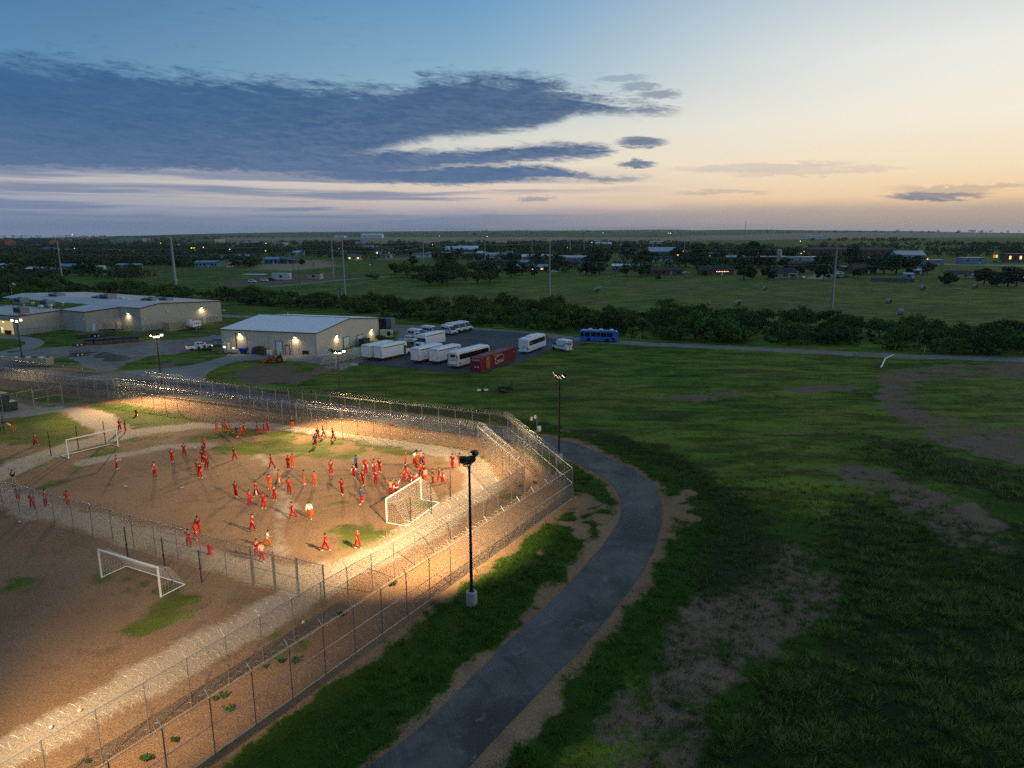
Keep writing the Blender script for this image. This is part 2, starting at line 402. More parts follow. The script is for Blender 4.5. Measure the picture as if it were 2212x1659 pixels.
def blobline(X, Y, pts, w): return w - ldist(X, Y, pxpoly(pts))
def poly(X, Y, pts): return sdist(X, Y, pxpoly(pts))

def masks(X, Y):
    """what the ground is made of at each point; boundaries of soil, paths, grass and of shade painted into the ground"""
    n1 = fbm(X, Y, 9, 1) - .5; n2 = fbm(X, Y, 2.2, 5) - .5; n3 = fbm(X, Y, 40, 9) - .5; n4 = fbm(X, Y, 18, 31) - .5
    n5 = fbm(X, Y, 1.3, 51, 3) - .5
    e = n1 * 3.0 + n2 * 2.0 + n5 * 2.2
    o = {}
    yd = sdist(X, Y, YARD); st = sdist(X, Y, STRIP); rd = sdist(X, Y, ROADP)
    o['yd'], o['st'], o['rd'] = yd, st, rd
    soil = sstep(yd, -.15, .15)
    # grass left inside the yard
    yg = np.full(X.shape, -9.0)
    for p in ([(95, 880), (190, 862), (330, 880), (455, 905), (440, 915), (330, 922), (265, 925), (215, 890), (160, 872)],
              [(0, 920), (60, 885), (120, 872), (180, 905), (215, 935), (140, 955), (60, 965), (0, 960)],
              [(345, 945), (430, 938), (520, 925), (600, 912), (520, 946), (430, 955), (390, 957)],
              [(700, 1145), (740, 1125), (810, 1130), (850, 1150), (830, 1172), (760, 1188), (715, 1170)],
              [(350, 1255), (400, 1258), (440, 1270), (430, 1300), (380, 1340), (300, 1370), (270, 1360), (320, 1310), (330, 1270)],
              [(225, 1225), (300, 1235), (345, 1265), (280, 1275), (200, 1250)],
              [(485, 1240), (540, 1215), (585, 1228), (560, 1250), (510, 1252)],
              [(1000, 970), (1050, 990), (1085, 1020), (1060, 1025), (1020, 1000)],
              [(850, 1120), (905, 1085), (960, 1075), (955, 1090), (900, 1110), (862, 1128)],
              [(0, 1245), (90, 1230), (130, 1250), (60, 1275), (0, 1280)]):
        yg = np.maximum(yg, poly(X, Y, p))
    yg = sstep(yg + e * 1.3, -1.4, 2.2) * soil
    yg = np.maximum(yg, .75 * sstep(n1 + n2 * .5 + n3 * .6, .12, .28) * soil)
    # worn pale walking path round the yard
    path = np.full(X.shape, -9.0)
    for p, w in (([(-60, 1050), (20, 1015), (90, 985), (160, 962), (240, 945), (330, 930), (420, 920), (520, 916), (620, 920), (720, 931), (820, 946), (920, 960), (990, 980), (1035, 1008), (1045, 1035), (1020, 1065), (960, 1110), (890, 1160), (810, 1205), (720, 1245), (650, 1285), (560, 1335), (440, 1400), (300, 1480), (150, 1560), (0, 1640)], 1.7),
                 ([(-60, 1050), (0, 1075), (90, 1100), (200, 1130), (320, 1165), (430, 1200), (520, 1225), (620, 1245), (690, 1240)], 1.9),
                 ([(60, 893), (110, 884), (150, 884), (195, 898), (225, 915), (255, 940)], 1.9), ([(560, 985), (600, 1020), (620, 1080), (600, 1150), (610, 1200)], .35), ([(180, 1000), (260, 985), (360, 965), (450, 960)], .9)):
        path = np.maximum(path, blobline(X, Y, p, w))
    path = sstep(path + n1 * 2.0 + n2 * 1.6 + n5 * 1.4, -2.1, 1.7) * sstep(yd, -.1, .4)
    concrete = sstep(poly(X, Y, [(-60, 860), (0, 862), (75, 876), (125, 884), (115, 890), (70, 893), (40, 900), (0, 906), (-60, 912)]) + n2 * .6, -.2, .5)
    lawn_in = sstep(poly(X, Y, [(-60, 835), (0, 838), (80, 848), (185, 864), (140, 872), (90, 870), (0, 853), (-60, 848)]) + n2, -.2, .8)
    # strip between the two fences: sandy, with grass tongues
    sg = np.full(X.shape, -9.0)
    for p in ([(640, 1330), (720, 1285), (770, 1290), (720, 1340), (650, 1370), (600, 1385)], [(540, 1400), (600, 1350), (650, 1345), (690, 1370), (640, 1410), (560, 1440), (480, 1480), (470, 1470)],
              [(300, 1510), (420, 1440), (440, 1450), (330, 1530), (200, 1600), (180, 1590)], [(250, 1590), (400, 1500), (480, 1480), (400, 1540), (280, 1610)], [(950, 1150), (1010, 1105), (1030, 1115), (960, 1165)]):
        sg = np.maximum(sg, poly(X, Y, p))
    sg = sstep(sg + e, -.5, 1.0) * sstep(st, 0, .5)
    # bare soil outside
    bare = np.full(X.shape, -9.0)
    bare = np.maximum(bare, 1.3 - np.abs(ldist(X, Y, np.array([OUT_A, OUT_B, OUT_C]))))
    bare = np.maximum(bare, 1.25 + .9 * sstep(Y, 62, 45) * 0 - np.where(rd > 0, 0, -rd) + n1 * .5 - .1 + n2 * .6 + n5 * .5)
    bare = np.where(st > 0, -9, bare)
    k = np.full(X.shape, -9.0)
    for p in ([(1150, 1150), (1215, 1100), (1260, 1060), (1300, 1080), (1310, 1130), (1260, 1170), (1180, 1190)], [(1425, 1075), (1485, 1060), (1490, 1110), (1445, 1150), (1425, 1190)]):
        k = np.maximum(k, poly(X, Y, p))
    bare = np.maximum(bare, np.minimum(k, .6) + n2 * 5 + n5 * 3 - .6)
    wash = np.full(X.shape, -9.0)
    for p in ([(1592, 1200), (1680, 1190), (1760, 1233), (1772, 1295), (1673, 1387), (1590, 1440), (1525, 1489), (1440, 1659), (1320, 1659), (1366, 1566), (1428, 1448), (1469, 1366), (1540, 1310)],
              [(1796, 1016), (1860, 1012), (1909, 1021), (1990, 1060), (2090, 1090), (2145, 1130), (2130, 1180), (2060, 1170), (1990, 1110), (1900, 1060), (1820, 1045)]):
        wash = np.maximum(wash, poly(X, Y, p))
    wash = sstep(wash + e * .8, -3.6, 1.2) * (.5 + .5 * sstep(n2 + n5 * .7, -.16, .12))
    scar = np.full(X.shape, -9.0)
    for p in ([(1690, 842), (1780, 832), (1880, 828), (1850, 846), (1730, 852)], [(1445, 858), (1500, 853), (1535, 857), (1500, 866)], [(1550, 848), (1620, 846), (1600, 854)], [(1440, 742), (1500, 741), (1540, 746), (1480, 748)],
              [(490, 810), (560, 785), (660, 790), (620, 820), (560, 832)], [(600, 820), (690, 790), (745, 786), (700, 810), (640, 835)], [(330, 790), (400, 775), (420, 782), (350, 800)]):
        scar = np.maximum(scar, poly(X, Y, p))
    scar = sstep(scar + e * 1.6, -1.4, 1.6)
    ditch = sstep(blobline(X, Y, [(700, 845), (900, 880), (1100, 905), (1300, 940), (1430, 985), (1530, 1040), (1600, 1110), (1610, 1180), (1560, 1260)], 2.6) + e * 1.5, -1.5, 2.0)
    field = sstep(poly(X, Y, [(1890, 800), (1990, 790), (2260, 780), (2400, 1060), (2230, 1010), (2100, 985), (1990, 945), (1925, 905), (1885, 865)]) + e, -.5, 1.5)
    fieldgreen = sstep(poly(X, Y, [(1950, 830), (2060, 815), (2260, 810), (2300, 930), (2150, 925), (2000, 905), (1945, 870)]) + e * 2.0, -2, 4)
    gravel = np.maximum(sstep(sdist(X, Y, GRAVELYARD) + e * 1.2, -.6, .9), sstep(sdist(X, Y, PICNIC) + n2, -.3, .5))
    gravel = np.maximum(gravel, .8 * sstep(poly(X, Y, [(845, 708), (905, 708), (930, 722), (880, 745), (850, 745)]) + e, -1, 2))
    gravel = np.maximum(gravel, .8 * sstep(3.3 - ldist(X, Y, tline) + n2 * 1.4, -.4, .8))
    # far country: ball field, dirt lots, ploughed and stubble fields
    f = np.hypot(X, Y)
    ball = sstep(poly(X, Y, [(450, 612), (560, 596), (700, 588), (760, 596), (700, 607), (560, 618), (480, 622)]) + e * 3, -3, 6)
    tan = np.full(X.shape, -99.0)
    for p in ([(470, 512.5), (1106, 512), (1560, 513), (1500, 521), (1106, 525), (480, 527)], [(1380, 521), (2240, 511), (2240, 504), (1700, 505.5), (1480, 510)], [(560, 565), (700, 562), (740, 575), (620, 585), (540, 580)], [(1480, 509), (2212, 507), (2212, 513), (1480, 516)], [(0, 512), (250, 512), (240, 517), (0, 518)]):
        tan = np.maximum(tan, poly(X, Y, p) / np.maximum(f / 60, 1))
    tan = sstep(tan + n3 * 1.2, -.2, .6)
    hay = .17 * sstep(poly(X, Y, [(620, 640), (860, 655), (1150, 668), (1500, 685), (1800, 695), (2300, 720), (2300, 605), (2000, 612), (1500, 600), (1100, 615), (1060, 625), (840, 612), (700, 606)]) + e, -6, 10) * (.5 + n1 * 1.5)
    grass = 1 - soil
    soil = np.maximum.reduce([soil, sstep(st, -.1, .2), sstep(bare + e * .55, -.8, 1.0)])
    green = np.maximum(yg, sg); soil = soil * (1 - np.maximum(green * .9, lawn_in))
    o['red'] = np.clip(soil, 0, 1); o['pale'] = np.clip(np.maximum(path, concrete * .8), 0, 1)
    o['gravel'] = np.clip(gravel, 0, 1); o['brown'] = np.clip(np.maximum.reduce([wash, scar, ball * .8, (field * (1 - .65 * fieldgreen)) * (.50 + .5 * sstep(n1 + n2, -.2, .2))]), 0, 1)
    o['tan'] = np.clip(np.maximum(tan, hay), 0, 1)
    o['wash'] = wash; o['field'] = field; o['yardgrass'] = np.maximum(np.maximum(yg, lawn_in) * (yd > -1), sg); o['n4'] = n4
    lush = sstep(blobline(X, Y, [(1440, 1000), (1480, 1040), (1510, 1100), (1505, 1170), (1460, 1240), (1400, 1330), (1300, 1430), (1180, 1560), (1090, 1659)], 2.4) + e, -1.2, 1.2)
    vg = sstep(st * 0 + np.where((st < -.2) & (rd < -.2) & (X < 24) & (Y < 95), 1.0, -1.0), -1, 1) * (ldist(X, Y, np.array([OUT_A, OUT_B, OUT_C])) < 16) * (sdist(X, Y, YARD) < 0)
    lush = np.maximum(lush, vg)
    lush = np.maximum(lush, sstep(blobline(X, Y, [(1000, 895), (1150, 920), (1290, 955), (1400, 1000), (1470, 1050)], 1.8) + e, -.8, 1.2))
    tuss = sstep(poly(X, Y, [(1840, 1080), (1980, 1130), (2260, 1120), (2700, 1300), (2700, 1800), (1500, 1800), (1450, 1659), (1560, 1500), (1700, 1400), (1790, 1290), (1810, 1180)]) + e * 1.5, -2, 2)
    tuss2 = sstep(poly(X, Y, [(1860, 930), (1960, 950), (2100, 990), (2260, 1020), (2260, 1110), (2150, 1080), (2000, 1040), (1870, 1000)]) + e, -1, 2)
    o['dark'] = np.clip(np.maximum(ditch * .75, np.maximum(tuss, tuss2 * .7) * (1 - wash) * (.55 + .45 * sstep(n2, -.2, .1))), 0, 1)  # dark ditch soil; under tussocks the shade between tufts is painted in
    lush = np.maximum(lush, .7 * sstep(X, 4, 10) * sstep(Y + n4 * 30, 88, 62) * (rd < 0) * (st < 0))  # taller near grass; foreground dimness is also put into its colour
    o['lush'] = lush * (1 - o['red']); o['tuss'] = tuss * (1 - wash); o['tuss2'] = tuss2 * (1 - wash)
    return o

def ground_z(X, Y):
    f = np.hypot(X, Y)
    z = (fbm(X, Y, 2500, 3) - .5) * 40 * sstep(f, 2600, 9000) + 22 * sstep(f, 3200, 10000) + 8 * sstep(f, 8000, 15000)
    z = z + (fbm(X, Y, 6, 77) - .5) * .22 * sstep(np.abs(f - 0), 20, 40) * (f < 320) - (f < 320) * .0
    return z

def make_ground():
    def axis(lo, hi, step, far, n):
        g = np.geomspace(step * 1.3, far, n)
        return np.concatenate([(lo - np.cumsum(np.diff(np.concatenate([[0], g])))[::-1]), np.arange(lo, hi + 1e-6, step), hi + np.cumsum(np.diff(np.concatenate([[0], g])))])
    xs = axis(-120, 130, .6, 2700, 60)
    ys = np.concatenate([[-200, -60, 0, 8, 14], np.arange(18, 232, .6), 232 + np.geomspace(1, 14500, 170)])
    XX, YY = np.meshgrid(xs, ys); o = masks(XX, YY)
    Z = ground_z(XX, YY)
    flat = np.maximum.reduce([sstep(o['rd'], -3, -.3), sstep(sdist(XX, YY, LOT), -3, -.3), sstep(sdist(XX, YY, DRIVE), -3, -.3), sstep(o['yd'], -8, -6) * .7])
    Z = np.where(np.hypot(XX, YY) < 320, Z * (1 - flat) - .01 * flat, Z)
    n, m = XX.shape; idx = np.arange(n * m).reshape(n, m)
    F = np.stack([idx[:-1, :-1], idx[:-1, 1:], idx[1:, 1:], idx[1:, :-1]], -1).reshape(-1, 4)
    V = np.stack([XX, YY, Z], -1).reshape(-1, 3)
    t = bpy.data.materials.new('ground'); t.use_nodes = True
    me = nmesh('ground', V, F, t, smooth=True)
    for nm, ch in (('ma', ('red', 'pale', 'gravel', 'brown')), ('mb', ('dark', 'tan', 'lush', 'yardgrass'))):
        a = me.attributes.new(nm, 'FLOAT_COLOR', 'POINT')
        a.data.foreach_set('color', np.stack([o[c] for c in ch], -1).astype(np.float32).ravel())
    N = Nodes(t.node_tree); b = t.node_tree.nodes['Principled BSDF']
    tc = N.new('ShaderNodeTexCoord').outputs['Object']
    A = N.new('ShaderNodeAttribute', attribute_name='ma'); B = N.new('ShaderNodeAttribute', attribute_name='mb')
    sa = N.new('ShaderNodeSeparateColor'); t.node_tree.links.new(A.outputs['Color'], sa.inputs[0])
    sb = N.new('ShaderNodeSeparateColor'); t.node_tree.links.new(B.outputs['Color'], sb.inputs[0])
    n_f = N.noise(tc, 2.6, 4, .65); n_m = N.noise(tc, .45, 4, .6); n_l = N.noise(tc, .045, 3, .6); n_c = N.noise(tc, .012, 3, .55)
    stretch = N.new('ShaderNodeMapping'); stretch.inputs['Scale'].default_value = (.05, .35, 1); t.node_tree.links.new(tc, stretch.inputs[0])
    n_s = N.noise(stretch.outputs[0], 1.0, 4, .6)
    def brk(v, k=.55):
        s = N.m('ADD', v, N.m('MULTIPLY', N.m('SUBTRACT', N.m('ADD', N.m('MULTIPLY', n_f, .6), N.m('MULTIPLY', n_m, .4)), .5), k * 2.2))
        return N.m('MULTIPLY', N.smooth(s, .28, .72), N.smooth(v, .02, .12))
    g1 = N.mix(N.smooth(n_m, .3, .7), (.040, .094, .007, 1), (.090, .165, .010, 1))
    g1 = N.mix(N.m('MULTIPLY', N.smooth(n_l, .40, .62), .85), g1, (.138, .185, .016, 1))
    g1 = N.mix(N.m('MULTIPLY', N.smooth(n_s, .50, .66), .7), g1, (.150, .150, .034, 1))
    g1 = N.mix(N.m('MULTIPLY', N.smooth(N.m('ADD', N.m('MULTIPLY', n_c, .6), N.m('MULTIPLY', n_m, .4)), .50, .62), .6), g1, (.105, .085, .038, 1))
    g1 = N.mix(N.m('MULTIPLY', N.smooth(n_f, .54, .70), .65), g1, (.016, .030, .007, 1))
    st2 = N.new('ShaderNodeMapping'); st2.inputs['Scale'].default_value = (.10, .30, 1); st2.inputs['Rotation'].default_value = (0, 0, .35); t.node_tree.links.new(tc, st2.inputs[0])
    n_p = N.noise(st2.outputs[0], 1.0, 5, .62, .6)
    g1 = N.mix(.9, g1, N.mix(N.smooth(n_p, .36, .62), (.42, .42, .42, 1), (1.25, 1.2, 1.2, 1)), 'MULTIPLY')
    g1 = N.mix(N.m('MULTIPLY', N.smooth(n_p, .60, .72), .45), g1, (.16, .13, .06, 1))
    lush_dimc = N.mix(n_m, (.018, .046, .005, 1), (.040, .080, .008, 1))
    g1 = N.mix(brk(sb.outputs[2]), g1, lush_dimc)
    tanc = N.mix(n_c, (.26, .190, .120, 1), (.36, .26, .165, 1))
    c = N.mix(sb.outputs[1], g1, tanc)
    brownc = N.mix(n_m, (.130, .080, .053, 1), (.225, .142, .100, 1))
    c = N.mix(brk(A.outputs['Alpha'], .75), c, brownc)
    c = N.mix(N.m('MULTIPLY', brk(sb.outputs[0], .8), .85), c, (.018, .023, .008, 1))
    redc = N.mix(N.smooth(n_l, .3, .7), (.215, .122, .068, 1), (.30, .184, .108, 1))
    redc = N.mix(N.m('MULTIPLY', N.smooth(n_m, .52, .7), .5), redc, (.15, .088, .055, 1))
    redc = N.mix(N.m('MULTIPLY', N.smooth(n_f, .60, .72), .35), redc, (.42, .31, .21, 1))
    c = N.mix(brk(sa.outputs[0], .85), c, redc)
    yg = N.mix(n_m, (.070, .085, .020, 1), (.150, .125, .045, 1))
    c = N.mix(N.m('MULTIPLY', brk(B.outputs['Alpha'], 1.5), .52), c, yg)
    palec = N.mix(n_m, (.36, .275, .20, 1), (.46, .37, .28, 1))
    c = N.mix(N.m('MULTIPLY', brk(sa.outputs[1], .45), .9), c, palec)
    gravc = N.mix(N.smooth(n_m, .3, .7), (.20, .165, .145, 1), (.29, .25, .225, 1))
    gravc = N.mix(N.m('MULTIPLY', N.smooth(n_l, .5, .7), .55), gravc, (.22, .12, .09, 1))
    c = N.mix(brk(sa.outputs[2], .5), c, gravc)
    fine = N.noise(tc, 9.0, 3, .7)
    c = N.mix(.8, c, N.mix(N.smooth(fine, .28, .72), (.45, .45, .45, 1), (1.45, 1.45, 1.45, 1)), 'MULTIPLY')
    t.node_tree.links.new(c, b.inputs['Base Color']); b.inputs['Roughness'].default_value = .95; b.inputs['Specular IOR Level'].default_value = .08
    bp = N.new('ShaderNodeBump'); bp.inputs['Strength'].default_value = .5; bp.inputs['Distance'].default_value = .12
    t.node_tree.links.new(N.m('ADD', n_f, N.m('MULTIPLY', fine, .35)), bp.inputs['Height']); t.node_tree.links.new(bp.outputs[0], b.inputs['Normal'])
    tag(link(bpy.data.objects.new('ground', me)), kind='structure')
make_ground()

def sheet(name, poly2d, z, m):
    """level paved sheet with a small turned-down edge"""
    bm = bmesh.new(); vs = [bm.verts.new((p[0], p[1], z)) for p in poly2d]
    f = bm.faces.new(vs); f.normal_update()
    if f.normal.z < 0: f.normal_flip()
    r = bmesh.ops.extrude_face_region(bm, geom=[f]); dn = [v for v in r['geom'] if isinstance(v, bmesh.types.BMVert)]
    for v in dn: pass
    for v in vs: v.co.z = -0.12
    bmesh.ops.triangulate(bm, faces=bm.faces[:]); bmesh.ops.recalc_face_normals(bm, faces=bm.faces)
    me = bpy.data.meshes.new(name); bm.to_mesh(me); bm.free(); me.materials.append(m)
    return tag(link(bpy.data.objects.new(name, me)), kind='structure')

def paving(name, c0, c1, c2, rough=.75):
    m = bpy.data.materials.new(name); m.use_nodes = True; N = Nodes(m.node_tree); b = m.node_tree.nodes['Principled BSDF']
    tc = N.new('ShaderNodeTexCoord').outputs['Object']
    a = N.noise(tc, .16, 5, .62, .4); f = N.noise(tc, 5.0, 4, .7); l = N.noise(tc, .9, 3, .6, 1.2)
    c = N.mix(N.smooth(a, .36, .62), c0 + (1,), c1 + (1,)); c = N.mix(N.m('MULTIPLY', N.smooth(l, .56, .72), .6), c, c2 + (1,))
    c = N.mix(.7, c, N.mix(f, (.7, .7, .7, 1), (1.25, 1.25, 1.25, 1)), 'MULTIPLY')
    m.node_tree.links.new(c, b.inputs['Base Color']); b.inputs['Roughness'].default_value = rough; b.inputs['Specular IOR Level'].default_value = .22
    bp = N.new('ShaderNodeBump'); bp.inputs['Strength'].default_value = .25; bp.inputs['Distance'].default_value = .02
    m.node_tree.links.new(f, bp.inputs['Height']); m.node_tree.links.new(bp.outputs[0], b.inputs['Normal'])
    return m
M_ASPH = paving('asphalt', (.032, .034, .040), (.090, .090, .093), (.15, .145, .14), .65); M_LOT = paving('lot_asphalt', (.038, .040, .047), (.064, .065, .071), (.11, .105, .10)); M_CONC = paving('concrete_paving', (.20, .188, .175), (.26, .243, .225), (.155, .14, .125), .9)
# ragged asphalt edges
def ragged(P, amp, step=1.5, seed=0):
    out = []
    for a, b in zip(P, np.roll(P, -1, 0)):
        n = max(1, int(np.linalg.norm(b - a) / step)); nr = np.array([-(b - a)[1], (b - a)[0]]) / max(np.linalg.norm(b - a), 1e-6)
        for k in range(n):
            p = a + (b - a) * k / n; out.append(p + nr * (fbm(p[0], p[1], 2.5, seed) - .5) * 2 * amp)
    return np.array(out)
sheet('road', ragged(ROADP, .22, 1.2, 3), .03, M_ASPH); sheet('parking_lot', ragged(LOT, .7, 2, 4), .045, M_LOT); sheet('driveway', ragged(DRIVE, .15, 2, 5), .06, M_CONC); sheet('driveway', ragged(DRIVE2, .15, 3, 6), .05, M_CONC)
tl = tline
def town_street(pts, w, m):
    P = pxpoly(pts); nrm = np.gradient(P, axis=0); nrm = np.stack([-nrm[:, 1], nrm[:, 0]], 1); nrm /= np.linalg.norm(nrm, axis=1)[:, None]
    sheet('road', np.vstack([P + nrm * w / 2, (P - nrm * w / 2)[::-1]]), .06, m)
M_STREET = paving('street', (.16, .155, .15), (.21, .20, .195), (.25, .24, .22))
town_street([T4(1490, 315), T4(1800, 322), T4(2300, 330)], 26, M_STREET); town_street([T4(690, 330), T4(700, 360), T4(640, 385), T4(520, 435)], 10, M_STREET)
town_street([T2(150, 497), T2(400, 475), T2(700, 445), T2(920, 428), T2(1130, 412)], 6, M_STREET)
# ------------------------------------------------------------------ fences
M_GALV = mat('galvanised_steel', (.30, .31, .32), .45, .7, .2, 2.0); M_WIRE = mat('chain_link_wire', (.12, .12, .125), .5, .5, .1)
M_RAZOR = mat('razor_wire_steel', (.46, .45, .44), .45, .5, .15, 4.0); M_BLACK = mat('black_steel', (.012, .012, .013), .45, .0, .2); M_CONCR = mat('cast_concrete', (.36, .34, .32), .9, 0, .2, 3)
M_WHITE = mat('white_paint', (.78, .78, .76), .45, 0, .06); M_RUST = mat('dark_rusty_steel', (.045, .030, .028), .7, 0, .3)

def tubes_np(P, Q, r, n=3):
    P = np.asarray(P, float); Q = np.asarray(Q, float); d = Q - P; d /= np.linalg.norm(d, axis=1)[:, None]
    ref = np.where(np.abs(d[:, 2:3]) < .9, np.array([[0, 0, 1.0]]), np.array([[1.0, 0, 0]])); a = np.cross(d, ref); a /= np.linalg.norm(a, axis=1)[:, None]; b = np.cross(d, a)
    r = np.broadcast_to(np.asarray(r, float), (len(P),))[:, None]
    V = []
    for base in (P, Q):
        for i in range(n):
            t = 2 * math.pi * i / n; V.append(base + r * (math.cos(t) * a + math.sin(t) * b))
    V = np.stack(V, 1); k = len(P)
    F = np.array([(i, n + i, n + (i + 1) % n, (i + 1) % n) for i in range(n)])
    F = (F[None] + (np.arange(k) * 2 * n)[:, None, None]).reshape(-1, 4)
    return V.reshape(-1, 3), F

def coil_mesh(L, rad, pitch, wr=.0105, seg=12, seed=0):
    rs = np.random.RandomState(seed); n = int(L / pitch * seg)
    t = np.arange(n) / seg * 2 * math.pi
    loop = t / (2 * math.pi)
    sag = .06 * np.sin(loop * pitch / 3.0 * 2 * math.pi + seed)
    j = np.interp(loop, np.arange(int(loop.max()) + 2), rs.uniform(-1, 1, int(loop.max()) + 2))
    rr = rad * (1 + .07 * j); X = loop * pitch + .10 * j + .09 * np.sin(t * 1.0)
    c, s = np.cos(t), np.sin(t); P = np.stack([X, rr * c, rr * s + sag], 1)
    k = np.where(rs.uniform(size=n) < .2, 1.5, .9) * wr
    rad_v = np.stack([0 * c, c, s], 1); ax = np.tile([1.0, 0, 0], (n, 1))
    V = np.stack([P + rad_v * k[:, None], P - rad_v * k[:, None] * .5 + ax * k[:, None], P - rad_v * k[:, None] * .5 - ax * k[:, None]], 1).reshape(-1, 3)
    i = np.arange(n - 1)[:, None] * 3
    F = np.concatenate([np.concatenate([i + a, i + b, i + 3 + b, i + 3 + a], 1) for a, b in ((0, 1), (1, 2), (2, 0))])
    return nmesh('razor_coil', V, F, M_RAZOR, smooth=False)

_post_cache = {}
def post_mesh(h, r, arm):
    k = (round(h, 2), r, arm)
    if k not in _post_cache:
        mb = MB().tube((0, 0, -.2), (0, 0, h), r, r, 7)
        if arm: mb.tube((0, 0, h - .02), (0, arm * .38, h + .42), r * .7, r * .6, 6)
        else: mb.ell((0, 0, h), (r * 1.3, r * 1.3, .05), 7, 4)
        _post_cache[k] = mb.mesh('post', M_GALV, smooth=False)
    return _post_cache[k]

def fence(label, A, B, h, sp=2.72, arm=0, coils=(), mid=False, bottom=False, end_post=.07, skip_first=False, group=None, wire=.0038, cell=.085, name='chain_link_fence'):
    A, B = np.asarray(A)[:2], np.asarray(B)[:2]; L = float(np.linalg.norm(B - A)); a = math.atan2(B[1] - A[1], B[0] - A[0])
    root = thing(name, label, 'fence', (A[0], A[1], 0), a, group)
    n = max(1, round(L / sp))
    for i in range(1 if skip_first else 0, n + 1):
        e = i in (0, n)
        part('post', post_mesh(h, .065 if e else .038, 0 if e else arm), root, (L * i / n, 0, 0))
    MB().tube((0, 0, h - .03), (L, 0, h - .03), .027, None, 6).build('top_rail', M_GALV, root)
    if mid: MB().tube((0, 0, h * .52), (L, 0, h * .52), .026, None, 6).build('mid_rail', M_GALV, root)
    if bottom: MB().tube((0, 0, .08), (L, 0, .08), .026, None, 6).build('bottom_rail', M_GALV, root)
    hh = h - .05; Ps, Qs = [], []
    for s in (1, -1):
        x0 = np.arange(-hh, L, cell) if s == 1 else np.arange(0, L + hh, cell)
        za = np.where(s == 1, np.maximum(0, -x0), np.maximum(0, x0 - L)); zb = np.where(s == 1, np.minimum(hh, L - x0), np.minimum(hh, x0))
        ok = zb - za > .1; x0, za, zb = x0[ok], za[ok], zb[ok]
        for k in range(3):
            u, v = za + (zb - za) * k / 3, za + (zb - za) * (k + 1) / 3
            Ps.append(np.stack([x0 + s * u, 0 * u + s * .003, u + .04], 1)); Qs.append(np.stack([x0 + s * v, 0 * v + s * .003, v + .04], 1))
    V, F = tubes_np(np.concatenate(Ps), np.concatenate(Qs), wire)
    part('mesh_fabric', nmesh('mesh_fabric', V, F, M_WIRE), root)
    mesh_near = min(A[1], B[1]) < 60
    for i, (y, z, rad, pitch) in enumerate(coils):
        part('razor_coil', coil_mesh(L, rad, pitch, wr=.0070 if mesh_near else .0060, seed=i * 7 + int(L)), root, (0, y, z))
    return root

# inner ring.  local +y of each run points to its left when walking A to B
fence('inner chain-link fence along the far side of the dirt yard under bright doubled razor coils', IN_L, IN_A, 3.3, coils=((.28, 3.55, .38, .34), (.75, 3.0, .36, .36), (1.7, .5, .42, .45), (3.2, .5, .45, .5)), arm=1)
fence('inner chain-link fence crossing the cut-off far corner of the yard beside the floodlit path', IN_A, IN_B, 3.3, 2.3, coils=((.28, 3.55, .38, .30), (.75, 3.0, .36, .30), (.4, 2.2, .40, .34), (1.9, .5, .42, .4), (2.9, 1.0, .42, .45)), arm=1, skip_first=True)
fence('inner chain-link fence along the near side of the yard beside the sandy strip', IN_B, IN_C, 3.3, coils=((-.34, 3.72, .36, .56), (.30, 2.72, .36, .56)), arm=-1, skip_first=True)
fence('outer chain-link fence beside the far perimeter road with one razor coil on top', OUT_L, OUT_A, 3.5, coils=((-.28, 3.78, .40, .36), (-.5, .5, .45, .45), (-.45, 1.4, .42, .48)), arm=-1, mid=True)
fence('outer chain-link fence on the cut corner where the road bends', OUT_A, OUT_B, 3.5, 2.4, coils=((-.28, 3.78, .40, .33), (-.5, .5, .45, .42), (-.5, 1.5, .42, .45)), arm=-1, mid=True, skip_first=True)
fence('outer chain-link fence with a middle rail along the dark grass verge', OUT_B, OUT_C, 3.5, coils=((-.30, 3.35, .30, .62), (-.55, .45, .40, .8)), arm=-1, mid=True, bottom=True, skip_first=True)
CR_A, CR_G1, CR_G2, CR_B = G(-60, 1082)[:2], G(546, 1261)[:2], G(646, 1289)[:2], None
cr_dir = (CR_G1 - CR_A) / np.linalg.norm(CR_G1 - CR_A)
fence('low dividing fence of chain-link across the yard with a razor coil along its top rail', CR_A, CR_G1, 3.25, 3.0, coils=((-.30, 3.1, .30, .55),))
# gate at the end of the dividing fence
gd = (CR_G2 - CR_G1); gl = float(np.linalg.norm(gd)); gr = thing('swing_gate', 'double-leaf chain-link gate closing the dividing fence under looped razor wire', 'gate', (CR_G1[0], CR_G1[1], 0), math.atan2(gd[1], gd[0]))
for x in (.12, gl / 2, gl): part('post', post_mesh(3.3, .075, 0), gr, (x, 0, 0))
for x0, x1 in ((.25, gl / 2 - .12), (gl / 2 + .12, gl - .15)):
    mb = MB()
    for z in (.12, 1.55, 3.05): mb.tube((x0, 0, z), (x1, 0, z), .028, None, 6)
    for x in (x0, x1): mb.tube((x, 0, .12), (x, 0, 3.05), .028, None, 6)
    lf = mb.build('leaf', M_GALV, gr)
    W = x1 - x0; xs = np.arange(-2.9, W, .09); P, Q = [], []
    for s in (1, -1):
        for x in (xs if s == 1 else xs + 2.9):
            za, zb = (max(0, -x), min(2.9, W - x)) if s == 1 else (max(0, x - W), min(2.9, x))
            if zb - za > .1: P.append((x0 + x + s * za, s * .004, .14 + za)); Q.append((x0 + x + s * zb, s * .004, .14 + zb))
    V, F = tubes_np(P, Q, .0045); part('mesh_fabric', nmesh('mesh_fabric', V, F, M_WIRE), lf)
part('razor_coil', coil_mesh(gl + 3.2, .42, .42, seed=91), gr, (.1, -.1, 3.0))
